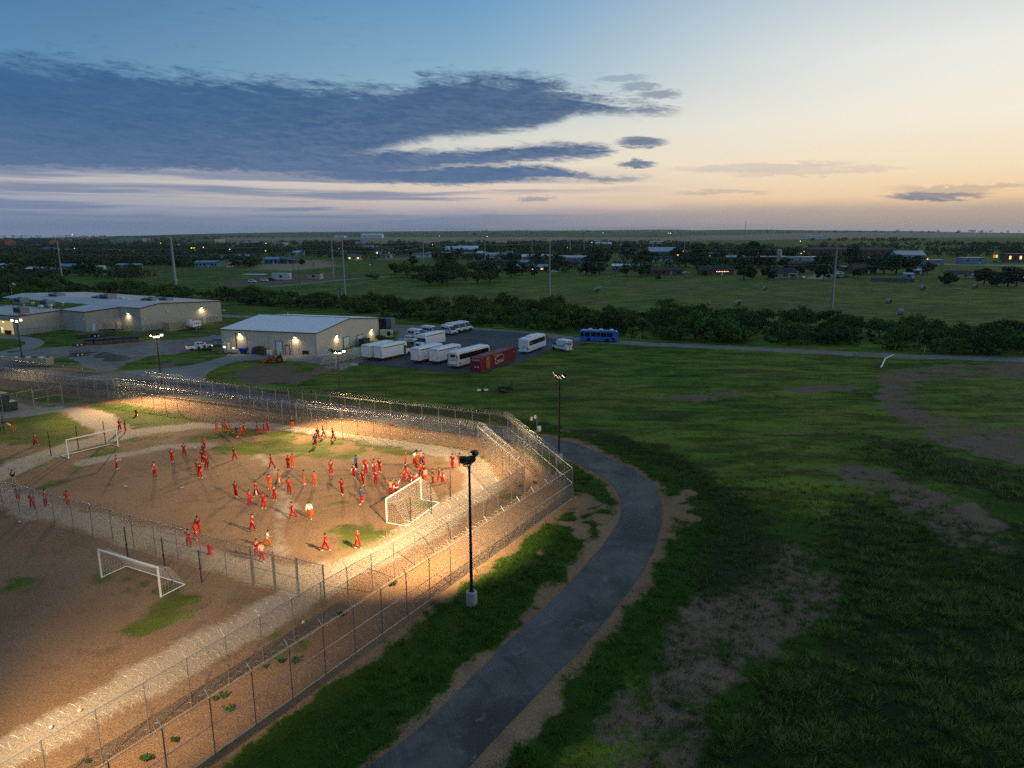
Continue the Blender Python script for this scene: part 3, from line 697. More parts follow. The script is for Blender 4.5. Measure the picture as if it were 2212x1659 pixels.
fence('short chain-link link between the swing gate and the inner fence corner', CR_G2, CR_G2 + gd / gl * 2.6, 3.25, 2.6, coils=((-.1, 3.35, .36, .4),), skip_first=True)
# service gate fence at the far left of the yard
g_pts = [G(*VG(*p))[:2] for p in ((-250, 590), (305, 490), (675, 415), (1240, 310), (1885, 208))]
fence('plain chain-link fence beside the green compactor without razor wire', g_pts[0], g_pts[2], 3.1, 2.6)
fence('plain chain-link fence with a sloping top rail joining the service gate to the inner fence', g_pts[3], g_pts[4], 3.2, 2.6, skip_first=True)
sg = thing('service_gate', 'wide chain-link service gate over the concrete path at the yard corner', 'gate', (*g_pts[2], 0), math.atan2(*(g_pts[3] - g_pts[2])[::-1]))
sl = float(np.linalg.norm(g_pts[3] - g_pts[2]))
for x in (0, sl): part('post', post_mesh(3.4, .09, 0), sg, (x, 0, 0))
for x0, x1 in ((.2, sl / 2 - .06), (sl / 2 + .06, sl - .2)):
    mb = MB()
    for z in (.15, 1.6, 2.9): mb.tube((x0, 0, z), (x1, 0, z), .03, None, 6)
    for x in (x0, x1): mb.tube((x, 0, .15), (x, 0, 2.9), .03, None, 6)
    mb.build('leaf', M_GALV, sg)

# ------------------------------------------------------------------ floodlight poles
def lens(name, rgb, s):
    m = bpy.data.materials.new(name); m.use_nodes = True; t = m.node_tree; t.nodes.clear(); e = t.nodes.new('ShaderNodeEmission'); o = t.nodes.new('ShaderNodeOutputMaterial')
    e.inputs[0].default_value = rgb + (1,); e.inputs[1].default_value = s; t.links.new(e.outputs[0], o.inputs[0]); m.cycles.emission_sampling = 'NONE'; return m
M_LENS = lens('lit_flood_lens', (1, .84, .58), 4.5); M_LENSW = lens('lit_wall_lamp', (1, .80, .46), 4.5); M_LENSO = lens('lit_sodium_lamp', (1, .42, .08), 3.5); M_LENSY = lens('lit_window', (1, .72, .30), 1.6); M_LENSG = lens('green_lamp', (.4, 1, .15), 2); M_LENSB = lens('blue_lamp', (.1, .2, 1), 4)
WARM = (1, .71, .35)

def spot(name, loc, target, power, size=120, col=WARM, soft=.25, parent=None, blend=1.0):
    d = bpy.data.lights.new(name, 'SPOT'); d.energy = power; d.color = col; d.spot_size = R(size); d.spot_blend = blend; d.shadow_soft_size = soft
    o = bpy.data.objects.new(name, d); COL.objects.link(o); o.location = loc
    o.rotation_euler = (Vector(loc) - Vector(target)).to_track_quat('Z', 'Y').to_euler(); return o

def head_mesh():
    mb = MB(); mb.hull([(-.16, -.2), (.10, -.27), (.16, -.27), (.16, .27), (.10, .27), (-.16, .16)], .52, 0)
    for k in range(4): mb.box((-.19, 0, -.12 + k * .08), (.05, .40, .02))
    mb.box((.27, 0, .28), (.24, .54, .025)); return mb
HEAD = head_mesh().mesh('flood_head', M_BLACK)
LENSM = MB().box((.172, 0, 0), (.012, .46, .46)).mesh('lens', M_LENS); LENSOFF = MB().box((.172, 0, 0), (.012, .46, .46)).mesh('lens', mat('unlit_lens', (.25, .27, .3), .1, 0, .05))
def flood_pole(label, base, h, aims, lit, power, span=1.7, conc=True, yaw=None, size=118):
    bx, by = base[:2]; root = thing('floodlight_pole', label, 'floodlight', (bx, by, 0), 0, 'black floodlight poles round the yard')
    if conc:
        MB().lathe([(.42, -.1), (.42, 1.12), (.36, 1.18), (.1, 1.18)], n=16).build('concrete_base', M_CONCR, root)
    z0 = 1.15 if conc else 0
    MB().box((0, 0, z0 + .03), (.42, .42, .05)).tube((0, 0, z0 + .03), (0, 0, h - .3), .13, .085, 10).tube((0, 0, h - .35), (0, 0, h - .1), .11, .11, 10).build('pole', M_BLACK, root)
    mid = np.mean([a[:2] for a in aims], 0) - np.array([bx, by]); ay = math.atan2(mid[1], mid[0]) if yaw is None else yaw
    cx, cy = -math.sin(ay), math.cos(ay); pts = []
    for k in range(9):
        t = -1 + 2 * k / 8; pts.append((cx * t * span / 2, cy * t * span / 2, h - .1 + .28 * t * t))
    MB().path(pts, .04, 6).build('bracket', M_BLACK, root)
    nh = len(aims)
    for k, a in enumerate(aims):
        t = -1 + 2 * k / (nh - 1); p = np.array([cx * t * span / 2, cy * t * span / 2, h - .1 + .28 * t * t + .42])
        MB().tube(p - (0, 0, .45), p - (0, 0, .15), .035, None, 6).build('knuckle', M_BLACK, root)
        d = np.array([a[0] - bx - p[0], a[1] - by - p[1], (a[2] if len(a) > 2 else 0) - p[2]]); yaw_ = math.atan2(d[1], d[0]); pit = math.atan2(-d[2], np.hypot(d[0], d[1]))
        hd = part('flood_head', HEAD, root, p); hd.rotation_euler = (0, pit, yaw_)
        part('lens', LENSM if k in lit else LENSOFF, hd)
    tgt = np.mean([np.array([a[0], a[1], 0.0]) for i, a in enumerate(aims) if i in lit], 0)
    spot('flood_lamp', (bx + .35 * math.cos(ay), by + .35 * math.sin(ay), h + .3), tgt, power, size)
    return root

def gp(x, y): return G(x, y)[:2]
P5 = gp(1019, 1307); P4 = gp(1207, 1000); P3 = gp(737, 902); P2 = gp(351, 847); P1 = gp(50, 788)
flood_pole('tall black floodlight pole on a round concrete base in the near grass verge', P5, 11.3, [gp(600, 1235), gp(820, 1150), gp(930, 1100), gp(1015, 1045)], (0, 1, 2, 3), 80000, 1.7, yaw=R(152), size=102)
flood_pole('black floodlight pole with lit heads beside the road bend behind the outer fence', P4, 10.6, [gp(870, 975), gp(930, 1000), gp(960, 1010), gp(1010, 1020)], (0, 1, 2, 3), 34000, 1.6, yaw=R(215), size=108)
flood_pole('black floodlight pole in front of the picnic tables behind the far fence', P3, 9.9, [gp(560, 935), gp(690, 945), gp(760, 955), gp(850, 965)], (1, 2, 3), 60000, 1.9, conc=True, yaw=R(262), size=122)
flood_pole('black floodlight pole with a glaring lamp by the driveway behind the far fence', P2, 9.8, [gp(200, 885), gp(270, 900), gp(330, 905), gp(420, 910)], (0, 1, 2, 3), 62000, 1.7, yaw=R(285), size=105)
flood_pole('black floodlight pole with three lit heads near the open shed bay', P1, 9.2, [gp(0, 860), gp(40, 870), gp(100, 870)], (0, 1, 2), 12000, 1.6, yaw=R(290), size=110)
flood_pole('black floodlight pole outside the near end of the sandy strip', np.array([-24.2, 23.4]), 11.3, [np.array([-28., 33]), np.array([-24., 37]), np.array([-21., 41]), np.array([-18., 46])], (0, 1, 2, 3), 40000, 1.7, yaw=R(80), size=68)

# ------------------------------------------------------------------ goals and things on the field
M_NET = mat('net_cord', (.55, .52, .48), .8, 0, .1)
def goal(label, A, B, side, h=2.45, depth=2.2, net=True, sag=.5):
    A, B = np.array(A[:2]), np.array(B[:2]); L = float(np.linalg.norm(B - A)); a = math.atan2(B[1] - A[1], B[0] - A[0])
    root = thing('soccer_goal', label, 'soccer goal', (*A, 0), a, 'soccer goals in the yard')
    for x in (0, L): MB().box((x, 0, h / 2), (.13, .13, h)).build('post', M_WHITE, root, .02)
    MB().box((L / 2, 0, h + .065), (L + .13, .13, .13)).build('crossbar', M_WHITE, root, .02)
    s = side; mb = MB()
    mb.tube((0, .07 * s, .05), (0, depth * s, .05), .04, None, 6).tube((L, .07 * s, .05), (L, depth * s, .05), .04, None, 6).tube((0, depth * s, .05), (L, depth * s, .05), .045, None, 6)
    mb.build('ground_frame', M_WHITE, root)
    if not net: return root
    P, Q = [], []
    def surf(u, v):      # u along the goal, v from crossbar (0) over the back stay (.35) down to the ground (1)
        x = u * L
        if v < .38: y = .7 * (v / .38) * (1 + .5 * math.sin(u * 7)); z = h - sag * math.sin(math.pi * v / .38 * .5) * (.5 + .5 * math.sin(u * math.pi))
        else: k = (v - .38) / .62; y = .7 + (depth - .7) * k ** .8; z = (h - sag * (.5 + .5 * math.sin(u * math.pi))) * (1 - k ** 1.1) + .06
        return (x, s * y, z)
    nu, nv = 44, 18
    for i in range(nu + 1):
        for j in range(nv):
            P.append(surf(i / nu, j / nv)); Q.append(surf(i / nu, (j + 1) / nv))
    for j in range(nv + 1):
        for i in range(nu):
            P.append(surf(i / nu, j / nv)); Q.append(surf((i + 1) / nu, j / nv))
    for x in (0, 1):
        for j in range(12):
            e = surf(x, .3 + .7 * j / 12); P.append(e); Q.append((x * L, 0, e[2]))
        for k in range(1, 9):
            y = depth * k / 9; zt = min(h - .1, h * 1.15 * (1 - k / 9)); P.append((x * L, s * y, .06)); Q.append((x * L, s * y, max(zt, .1)))
    V, F = tubes_np(P, Q, .0075); part('net', nmesh('net', V, F, M_NET), root)
    return root
goal('white soccer goal with a sagging net on the near red dirt field', G(220, 1248), G(348, 1290), 1)
goal('white soccer goal with a full net on the floodlit side of the yard', G(836, 1130), G(910, 1080), -1)
goal('bare white soccer goal without a net at the far end of the yard', G(148, 991), G(255, 965), 1, 2.4, 1.9, False)

def pole_thing(label, b, t, group):
    h = hgt(*b, t[1]); w = G(*b); ta = np.array(G(t[0], b[1]))[0] - w[0]
    o = MB().tube((0, 0, -.15), (0, 0, h), .06, .05, 6).box((0, 0, h * .45), (.16, .16, .1)).build('steel_post', M_RUST); o.location = (*w[:2], 0)
    tag(o, label, 'post', group)
gn = 'dark steel posts standing behind the goals'
for lab, v, b, t in (('dark steel post behind the left end of the near goal', V4, (1135, 1460), (1115, 1165)), ('dark steel post behind the middle of the near goal', V4, (1460, 1545), (1443, 1260)), ('dark leaning steel post behind the right end of the near goal', V4, (1785, 1662), (1740, 1375)),
                     ('dark steel post by the dirt path left of the bare far goal', VG, (1010, 1350), (965, 870)), ('dark steel post behind the crossbar of the bare far goal', VG, (1545, 1200), (1508, 760)), ('dark steel post behind the right end of the bare far goal', VG, (2078, 1105), (2035, 660)),
                     ('dark steel post behind the near upright of the netted yard goal', V5, (1017, 780), (1012, 617)), ('dark steel post behind the net middle of the yard goal', V5, (1147, 720), (1143, 525)), ('dark steel post right of the netted yard goal', V5, (1268, 625), (1263, 447))):
    pole_thing(lab, v(*b), v(*t), gn)

def hydrant(label, p):
    m = mat('hydrant_red', (.42, .012, .014), .4); r = thing('fire_hydrant', label, 'fire hydrant', G(*p), .4, 'red fire hydrants')
    MB().lathe([(.20, 0), (.20, .07), (.13, .09), (.13, .62), (.17, .64), (.17, .70), (.12, .74), (.07, .82), (.03, .84)], n=12).build('barrel', m, r)
    for s in (-1, 1): MB().tube((0, s * .1, .5), (0, s * .22, .5), .055, None, 8).tube((0, s * .2, .5), (0, s * .25, .5), .07, None, 6).build('hose_outlet', m, r)
    MB().tube((.1, 0, .46), (.23, 0, .46), .08, None, 8).build('pumper_outlet', m, r); MB().tube((0, 0, .82), (0, 0, .9), .03, None, 5).build('operating_nut', m, r)
    for o in r.children: o.scale = (1.15, 1.15, 1.15)
hydrant('red fire hydrant on the pale path inside the dividing fence', V4(1857, 1408)); hydrant('red fire hydrant on the yellowed grass near the far fence', V4(1207, 182))
hydrant('tiny red fire hydrant on the lawn between the two metal sheds', VW(215, 105))

def ball(label, p, m, z=.11):
    o = MB().ell((0, 0, .11), (.115, .115, .115), 12, 8).build('ball', m, smooth=True); o.location = (*G(*p)[:2], z - .11); tag(o, label, 'ball')
M_BALL = mat('scuffed_ball', (.55, .53, .48), .6, 0, .3, 14); M_BALL2 = mat('patched_ball', (.5, .52, .6), .5, 0, .6, 22)
ball('dull grey ball lying on the red dirt beyond the dividing fence', V4(172, 1131), M_BALL); ball('pale ball in the air by the orange-shirted players', V4(1725, 474), M_BALL); ball('pale worn ball against the near inner fence', V6(495, 1312), M_BALL)
ball('blue and white ball at the foot of the near inner fence', V6(316, 1416), M_BALL2); ball('small white ball in the grass of the fenced strip', V6(1878, 766), M_WHITE)
for lab, p in (('white rubber base plate lying in the middle of the dirt field', V4(1112, 807)), ('faded base plate trodden into the dirt right of the other one', V4(1610, 820))):
    o = MB().box((0, 0, .02), (.42, .42, .05), rz=.5).build('base_plate', M_CONCR, bevel=.02); o.location = (*G(*p)[:2], 0); tag(o, lab, 'base plate')

# compactor, dip bars, camera mast, little signs
M_DKGREEN = mat('dark_green_paint', (.018, .055, .040), .5, 0, .2)
t = thing('trash_compactor', 'dark green trash compactor standing by the fence at the left edge', 'compactor', G(6, 884), R(-27))
MB().box((-1.6, .2, 1.3), (3.4, 2.2, 2.4)).build('container', M_DKGREEN, t, .06); MB().box((1.2, .2, .75), (2.0, 2.0, 1.3)).build('ram_housing', M_DKGREEN, t, .05); MB().box((1.2, -.81, .9), (.5, .04, .35)).build('control_panel', M_GALV, t); MB().box((-.4, .2, .06), (5.8, 1.8, .12)).build('skid', M_BLACK, t)
for k in range(4): MB().box((-3.0 + k * .85, -.93, 1.3), (.1, .06, 2.2)).build('rib', M_DKGREEN, t)
t = thing('dip_station', 'dark green exercise dip station at the left edge of the yard', 'exercise station', G(*VG(85, 865)), R(20))
for x, y in ((0, 0), (-.55, .3), (-1.3, 0)): MB().tube((x, y, -.1), (x, y, 2.35), .07, None, 8).build('upright', M_DKGREEN, t)
MB().tube((-1.9, .1, 1.3), (.35, .1, 1.3), .06, None, 8).build('dip_bar', M_DKGREEN, t); MB().box((-1.0, .15, 1.15), (1.5, .5, .1)).build('bench_board', M_DKGREEN, t); MB().tube((0, 0, 2.2), (.4, 0, 2.2), .04, None, 6).build('handle', M_DKGREEN, t)
t = thing('camera_mast', 'grey camera mast with white dome cameras beside the road verge', 'camera mast', G(1160, 950), 0)
hm = hgt(1160, 950, 897); MB().tube((0, 0, -.1), (0, 0, hm), .07, .06, 8).build('mast', M_GALV, t); MB().tube((-.75, 0, hm - .3), (0, 0, hm - .3), .035, None, 6).build('arm', M_GALV, t)
for x, z in ((-.75, -.5), (-.25, -.25)): MB().lathe([(.04, .3), (.13, .25), (.16, 0), (.19, -.12), (.12, -.25), (.02, -.28)], (x, 0, hm + z), 10).build('dome_camera', M_WHITE, t)
MB().box((.3, 0, hm - 1.9), (.5, .3, .7)).build('equipment_box', M_WHITE, t, .02)
M_REDSIGN = mat('red_sign', (.55, .04, .03), .5)
for lab, v, p, z in (('small red and white sign hung on the far outer fence above the driveway', V2, (395, 1010), 1.5), ('small red and white sign hung on the far outer fence right of centre', V2, (1418, 1140), 1.6), ('small red and white sign on the lawn behind the service gate', VG, (450, 165), .5)):
    w = G(*v(*p)); s = 1 - z / CAM_H; o = MB().box((0, 0, z), (.55, .03, .5)).box((0, -.02, z + .12), (.5, .01, .1), 1).build('warning_sign', [M_REDSIGN, M_WHITE], bevel=0); o.location = (w[0] * s, w[1] * s, 0); o.rotation_euler = (0, 0, R(-24)); tag(o, lab, 'sign')
# ------------------------------------------------------------------ people
def skin_mesh(name, verts, edges, radii, root=0, sub=1):
    me = bpy.data.meshes.new(name); me.from_pydata([tuple(v) for v in verts], edges, [])
    o = bpy.data.objects.new(name, me); COL.objects.link(o)
    md = o.modifiers.new('skin', 'SKIN'); md.use_smooth_shade = True
    for i, s in enumerate(me.skin_vertices[0].data):
        r = radii[i]; s.radius = (r, r) if not isinstance(r, tuple) else r; s.use_root = (i == root)
    if sub: o.modifiers.new('sub', 'SUBSURF').levels = sub
    dg = bpy.context.evaluated_depsgraph_get(); ev = o.evaluated_get(dg)
    out = bpy.data.meshes.new_from_object(ev); out.name = name
    bpy.data.objects.remove(o); return out

def rotY(v, a): c, s = math.cos(a), math.sin(a); return np.array([v[0] * c + v[2] * s, v[1], -v[0] * s + v[2] * c])
def rotX(v, a): c, s = math.cos(a), math.sin(a); return np.array([v[0], v[1] * c - v[2] * s, v[1] * s + v[2] * c])
def rotZ(v, a): c, s = math.cos(a), math.sin(a); return np.array([v[0] * c - v[1] * s, v[0] * s + v[1] * c, v[2]])

# pose: leg swing (l, r), knee bend (l, r), arms: (swing fwd, abduct out, elbow bend, forearm turned inward), torso lean, head turn
POSES = {
 'stand': dict(leg=(2, -3), knee=(2, 3), la=(4, 8, 12, 0), ra=(-3, 9, 10, 0), lean=0, head=0),
 'stand_wide': dict(leg=(3, -4), knee=(2, 2), splay=6, la=(5, 14, 18, 0), ra=(2, 14, 15, 0), lean=0, head=15),
 'walk': dict(leg=(13, -13), knee=(4, 12), la=(-20, 8, 14, 0), ra=(22, 8, 18, 0), lean=2, head=0),
 'stride': dict(leg=(21, -20), knee=(3, 14), la=(-26, 9, 18, 0), ra=(28, 8, 24, 0), lean=4, head=0),
 'run': dict(leg=(34, -34), knee=(28, 46), la=(-34, 12, 80, 0), ra=(36, 12, 85, 0), lean=14, head=0),
 'crossed': dict(leg=(1, -2), knee=(1, 2), la=(18, 10, 105, 62), ra=(18, 10, 105, 62), lean=0, head=0),
 'hold': dict(leg=(2, -2), knee=(2, 2), la=(16, 8, 78, 12), ra=(12, 8, 82, 14), lean=2, head=0),
 'point': dict(leg=(6, -8), knee=(2, 4), la=(4, 8, 12, 0), ra=(60, 58, 8, 0), lean=0, head=-25),
 'one_up': dict(leg=(4, -4), knee=(2, 3), la=(150, 24, 14, 0), ra=(6, 14, 24, 0), lean=0, head=10),
 'both_up': dict(leg=(3, -3), knee=(2, 2), la=(165, 22, 40, 0), ra=(165, 22, 38, 0), lean=-2, head=0),
 'behind': dict(leg=(1, -2), knee=(1, 1), la=(-24, 12, 34, 30), ra=(-24, 12, 34, 30), lean=0, head=0),
 'chat': dict(leg=(2, -6), knee=(2, 5), la=(6, 9, 20, 0), ra=(24, 12, 70, 18), lean=3, head=20),
 'push': dict(leg=(4, -4), knee=(2, 2), la=(78, 10, 10, 0), ra=(78, 10, 10, 0), lean=0, head=0),
}
def skeleton(p):
    L = R(p['lean']); J = {}
    def up(v): return rotY(np.array(v, float) - (0, 0, .95), L) + (0, 0, .95)
    for k, v in dict(pelvis=(0, 0, .95), belly=(.015, 0, 1.12), chest=(.01, 0, 1.33), neck=(-.005, 0, 1.475), head0=(.015, 0, 1.56), head1=(.03, 0, 1.66), head2=(.01, 0, 1.735)).items(): J[k] = up(v)
    for s, n, arm in ((1, 'l', p['la']), (-1, 'r', p['ra'])):
        sh = up((-.005, s * .185, 1.415)); J[n + 'sh'] = sh
        a, b, e, t = [R(q) for q in arm]
        d = rotY(rotX(np.array([0, 0, -1.0]), s * b), -a + L); J[n + 'el'] = sh + d * .295
        f = rotY(rotX(np.array([0, 0, -1.0]), s * b), -a - e + L); f = rotZ(f, -s * t); J[n + 'wr'] = J[n + 'el'] + f * .255; J[n + 'f'] = f
        sp = R(p.get('splay', 3)); i = 0 if s > 0 else 1
        h = np.array([0, s * .095, .91]); lg = R(p['leg'][i]); kn = R(p['knee'][i])
        d = rotX(rotY(np.array([0, 0, -1.0]), -lg), s * sp); J[n + 'hip'] = h; J[n + 'kn'] = h + d * .425
        d2 = rotX(rotY(np.array([0, 0, -1.0]), -lg + kn), s * sp); J[n + 'an'] = J[n + 'kn'] + d2 * .415
        fp = rotY(np.array([1.0, 0, 0]), (-lg + kn) * .45); J[n + 'toe'] = J[n + 'an'] + fp * .17 + (0, 0, -.045)
    low = min(J['lan'][2], J['ran'][2]) - .075
    for k in J:
        if len(k) > 2 or k in (): J[k] = J[k] - (0, 0, low)
    return J
_body = {}
def body_meshes(pose):
    if pose in _body: return _body[pose]
    J = skeleton(POSES[pose]); out = {}
    order = ['pelvis', 'belly', 'chest', 'neck', 'head0', 'head1', 'head2', 'lsh', 'lel', 'lwr', 'rsh', 'rel', 'rwr', 'lhip', 'lkn', 'lan', 'ltoe', 'rhip', 'rkn', 'ran', 'rtoe']
    rad = dict(pelvis=(.135, .10), belly=(.125, .095), chest=(.15, .105), neck=.055, head0=(.068, .078), head1=(.082, .095), head2=(.055, .062), lsh=.06, lel=.042, lwr=.03, lhip=.088, lkn=.058, lan=.042, ltoe=.034)
    idx = {k: i for i, k in enumerate(order)}; V = [J[k] for k in order]; rr = [rad[k] if k in rad else rad['l' + k[1:]] for k in order]
    E = [(idx[a], idx[b]) for a, b in (('pelvis', 'belly'), ('belly', 'chest'), ('chest', 'neck'), ('neck', 'head0'), ('head0', 'head1'), ('head1', 'head2'), ('chest', 'lsh'), ('lsh', 'lel'), ('lel', 'lwr'), ('chest', 'rsh'), ('rsh', 'rel'), ('rel', 'rwr'), ('pelvis', 'lhip'), ('lhip', 'lkn'), ('lkn', 'lan'), ('lan', 'ltoe'), ('pelvis', 'rhip'), ('rhip', 'rkn'), ('rkn', 'ran'), ('ran', 'rtoe'))]
    me = skin_mesh('body', V, E, rr)
    # hands with thumb and four fingers, nose and ears, joined into the same body mesh
    mb = MB(); hd = (J['head0'] + J['head1']) / 2
    mb.tube(hd + (.075, 0, .03), hd + (.115, 0, -.005), .012, .018, 5); mb.ell(hd + (.012, .088, .0), (.02, .012, .032), 6, 4); mb.ell(hd + (.012, -.088, .0), (.02, .012, .032), 6, 4)
    mb.ell(hd + (.085, 0, -.045), (.012, .026, .008), 6, 3)
    for s, n in ((1, 'l'), (-1, 'r')):
        f = J[n + 'f'] / np.linalg.norm(J[n + 'f']); w = J[n + 'wr']; side = np.cross(f, (0, s, 0)); side /= max(np.linalg.norm(side), 1e-6); pal = w + f * .05
        mb.ell(pal, (.030, .026, .048), 7, 5)
        for q, ln in ((-1.5, .062), (-.5, .075), (.5, .07), (1.5, .055)):
            b0 = pal + f * .03 + side * q * .016; b1 = b0 + f * ln * .6; b2 = b1 + f * ln * .35 - np.array([0, s, 0]) * .02
            mb.tube(b0, b1, .009, .008, 5).tube(b1, b2, .008, .006, 5)
        t0 = pal - f * .015 + side * .024; mb.tube(t0, t0 + side * .03 + f * .03, .010, .008, 5)
    bm = bmesh.new(); bm.from_mesh(me); tmp = mb.mesh('t', []); bm.from_mesh(tmp); bm.to_mesh(me); bm.free(); bpy.data.meshes.remove(tmp); me.shade_smooth(); out['body'] = me
    def shirt(sl):
        nm = ['pelvis', 'belly', 'chest', 'neckb', 'lsh', 'lel', 'rsh', 'rel'] + (['lwr', 'rwr'] if sl == 2 else [])
        P = dict(J); P['pelvis'] = J['pelvis'] + (0, 0, -.09); P['neckb'] = J['neck'] - (0, 0, .03)
        if sl == 1:
            for n in 'lr': P[n + 'el'] = J[n + 'sh'] + (J[n + 'el'] - J[n + 'sh']) * .78
        if sl == 2:
            for n in 'lr': P[n + 'wr'] = J[n + 'wr'] - J[n + 'f'] * .02
        if sl == 0:
            for n in 'lr': P[n + 'el'] = J[n + 'sh'] + (J[n + 'el'] - J[n + 'sh']) * .08
        ix = {k: i for i, k in enumerate(nm)}; rd = dict(pelvis=(.175, .145), belly=(.165, .13), chest=(.178, .132), neckb=.075, lsh=.086, rsh=.086, lel=.075 if sl < 2 else .066, rel=.075 if sl < 2 else .066, lwr=.05, rwr=.05)
        E2 = [('pelvis', 'belly'), ('belly', 'chest'), ('chest', 'neckb'), ('chest', 'lsh'), ('lsh', 'lel'), ('chest', 'rsh'), ('rsh', 'rel')] + ([('lel', 'lwr'), ('rel', 'rwr')] if sl == 2 else [])
        return skin_mesh('shirt', [P[k] for k in nm], [(ix[a], ix[b]) for a, b in E2], [rd[k] for k in nm])
    for sl in (0, 1, 2): out['shirt%d' % sl] = shirt(sl)
    nm = ['waist', 'pelvis', 'lhip', 'lkn', 'lan', 'rhip', 'rkn', 'ran']; P = dict(J); P['waist'] = J['pelvis'] + (0, 0, .09)
    for n in 'lr': P[n + 'an'] = J[n + 'an'] + (J[n + 'kn'] - J[n + 'an']) * .06
    ix = {k: i for i, k in enumerate(nm)}; rd = dict(waist=(.145, .115), pelvis=(.158, .125), lhip=.118, lkn=.096, lan=.088, rhip=.118, rkn=.096, ran=.088)
    out['trousers'] = skin_mesh('trousers', [P[k] for k in nm], [(ix[a], ix[b]) for a, b in (('waist', 'pelvis'), ('pelvis', 'lhip'), ('lhip', 'lkn'), ('lkn', 'lan'), ('pelvis', 'rhip'), ('rhip', 'rkn'), ('rkn', 'ran'))], [rd[k] for k in nm], 1)
    h1 = J['head1']
    out['hair'] = MB().ell(h1 + (-.022, 0, .032), (.102, .098, .092), 10, 7).mesh('hair', [], smooth=True)
    out['bighair'] = MB().ell(h1 + (-.02, 0, .05), (.17, .17, .16), 10, 7).mesh('hair', [], smooth=True)
    for n in 'lr':
        d = J[n + 'toe'] - J[n + 'an']; d[2] = 0; a = math.atan2(d[1], d[0]); c = J[n + 'an'] + d * .35 + (0, 0, -.04)
        out['shoe' + n] = MB().at(c, a).ell((0, 0, 0), (.145, .055, .045), 9, 5).mesh('shoe', [], smooth=True)
    out['J'] = J
    for k in out:
        if k != 'J': out[k].materials.clear(); out[k].materials.append(None)
    _body[pose] = out; return out

CLOTH = {'red': mat('red_cotton', (.34, .007, .012), .85, 0, .22, 7, .1, .3, .34), 'orange': mat('orange_cotton', (.62, .095, .010), .85, 0, .2, 7, .1, .3, .25), 'denim': mat('denim_jacket', (.035, .10, .20), .8, 0, .3, 9, .1, .3), 'white': mat('white_cotton', (.75, .75, .76), .8, 0, .1, 8, .1, .3),
         'navy': mat('navy_cloth', (.012, .018, .045), .8, 0, .3, 8, .1), 'blue': mat('blue_cloth', (.02, .06, .32), .8, 0, .3, 8, .1), 'black': mat('black_cloth', (.010, .010, .012), .7, 0, .3, 8), 'khaki': mat('khaki_cotton', (.36, .27, .16), .85, 0, .2, 8, .1), 'pink': mat('washed_pink_cotton', (.72, .42, .36), .85, 0, .2, 8, .1), 'brick': mat('orange_red_cotton', (.60, .055, .012), .85, 0, .2, 7, .1, .3, .1)}
SKIN = [mat('skin_tan', (.42, .24, .16), .55, 0, .08, 5, .3), mat('skin_brown', (.27, .145, .09), .55, 0, .08, 5, .3), mat('skin_light', (.52, .33, .25), .55, 0, .08, 5, .3)]
HAIR = mat('dark_hair', (.010, .008, .007), .6, 0, .3, 20); SHOE = [mat('white_shoe', (.62, .6, .58), .6, 0, .15), mat('black_shoe', (.012, .012, .013), .5, 0, .15)]

def person(p, label, shirt='red', pants='red', pose='stand', yaw=270, sleeve=1, z=0.0, size=1.0, shoe=None, extra=None, under=None, bald=False, big=False):
    rs = random.Random(label); B = body_meshes(pose); w = G(*p)
    r = thing('person', label, 'person', (w[0], w[1], z), R(yaw), 'people in the yard'); s = size * rs.uniform(.97, 1.05); r.scale = (s * rs.uniform(.95, 1.08), s * rs.uniform(.95, 1.08), s)
    def add(nm, key, m):
        o = bpy.data.objects.new(nm, B[key]); link(o, r); o.material_slots[0].link = 'OBJECT'; o.material_slots[0].material = m; return o
    sk = SKIN[rs.choice((0, 0, 1, 1, 2))]; add('body', 'body', sk)
    if shirt: add('shirt', 'shirt%d' % sleeve, CLOTH[shirt])
    if under: add('undershirt', 'shirt2', CLOTH[under]).scale = (.93, .95, .985)
    add('trousers', 'trousers', CLOTH[pants])
    if not bald: add('hair', 'bighair' if big else 'hair', HAIR)
    sm = SHOE[rs.choice((0, 0, 1)) if shoe is None else shoe]; add('shoe', 'shoel', sm); add('shoe', 'shoer', sm)
    J = B['J']
    if extra in ('cloth', 'orangecloth', 'redcloth', 'bluecloth'):
        c = J['lwr'] + J['lf'] * .09
        MB().hull([(c[0] - .10, c[2] - .5), (c[0] + .06, c[2] - .42), (c[0] + .08, c[2] - .05), (c[0] + .02, c[2] + .05), (c[0] - .07, c[2])], .09, 0, 0, 0, c[1]).build('folded_garment', CLOTH[{'cloth': 'white', 'orangecloth': 'orange', 'redcloth': 'red', 'bluecloth': 'blue'}[extra]], r, .02)
    if extra == 'ball': MB().ell(J['rwr'] + J['rf'] * .16, (.11, .11, .11), 10, 7).build('held_ball', mat('yellow_ball', (.6, .5, .12), .5), r, smooth=True)
    if extra == 'waist': MB().lathe([(.19, .96), (.205, 1.0), (.19, 1.05)], (0, 0, 0), 12).build('tied_undershirt', CLOTH['white'], r).scale = (.9, 1.05, 1)
    if extra == 'sleeves': pass
    if extra == 'belt': MB().lathe([(.178, .98), (.185, 1.01), (.178, 1.05)], (0, 0, 0), 12).build('duty_belt', CLOTH['black'], r).scale = (.9, 1.05, 1)
    return r
W_, S_, K_ = 'walk', 'stride', 'stand'
L4 = lambda x, y: V4(x, y)
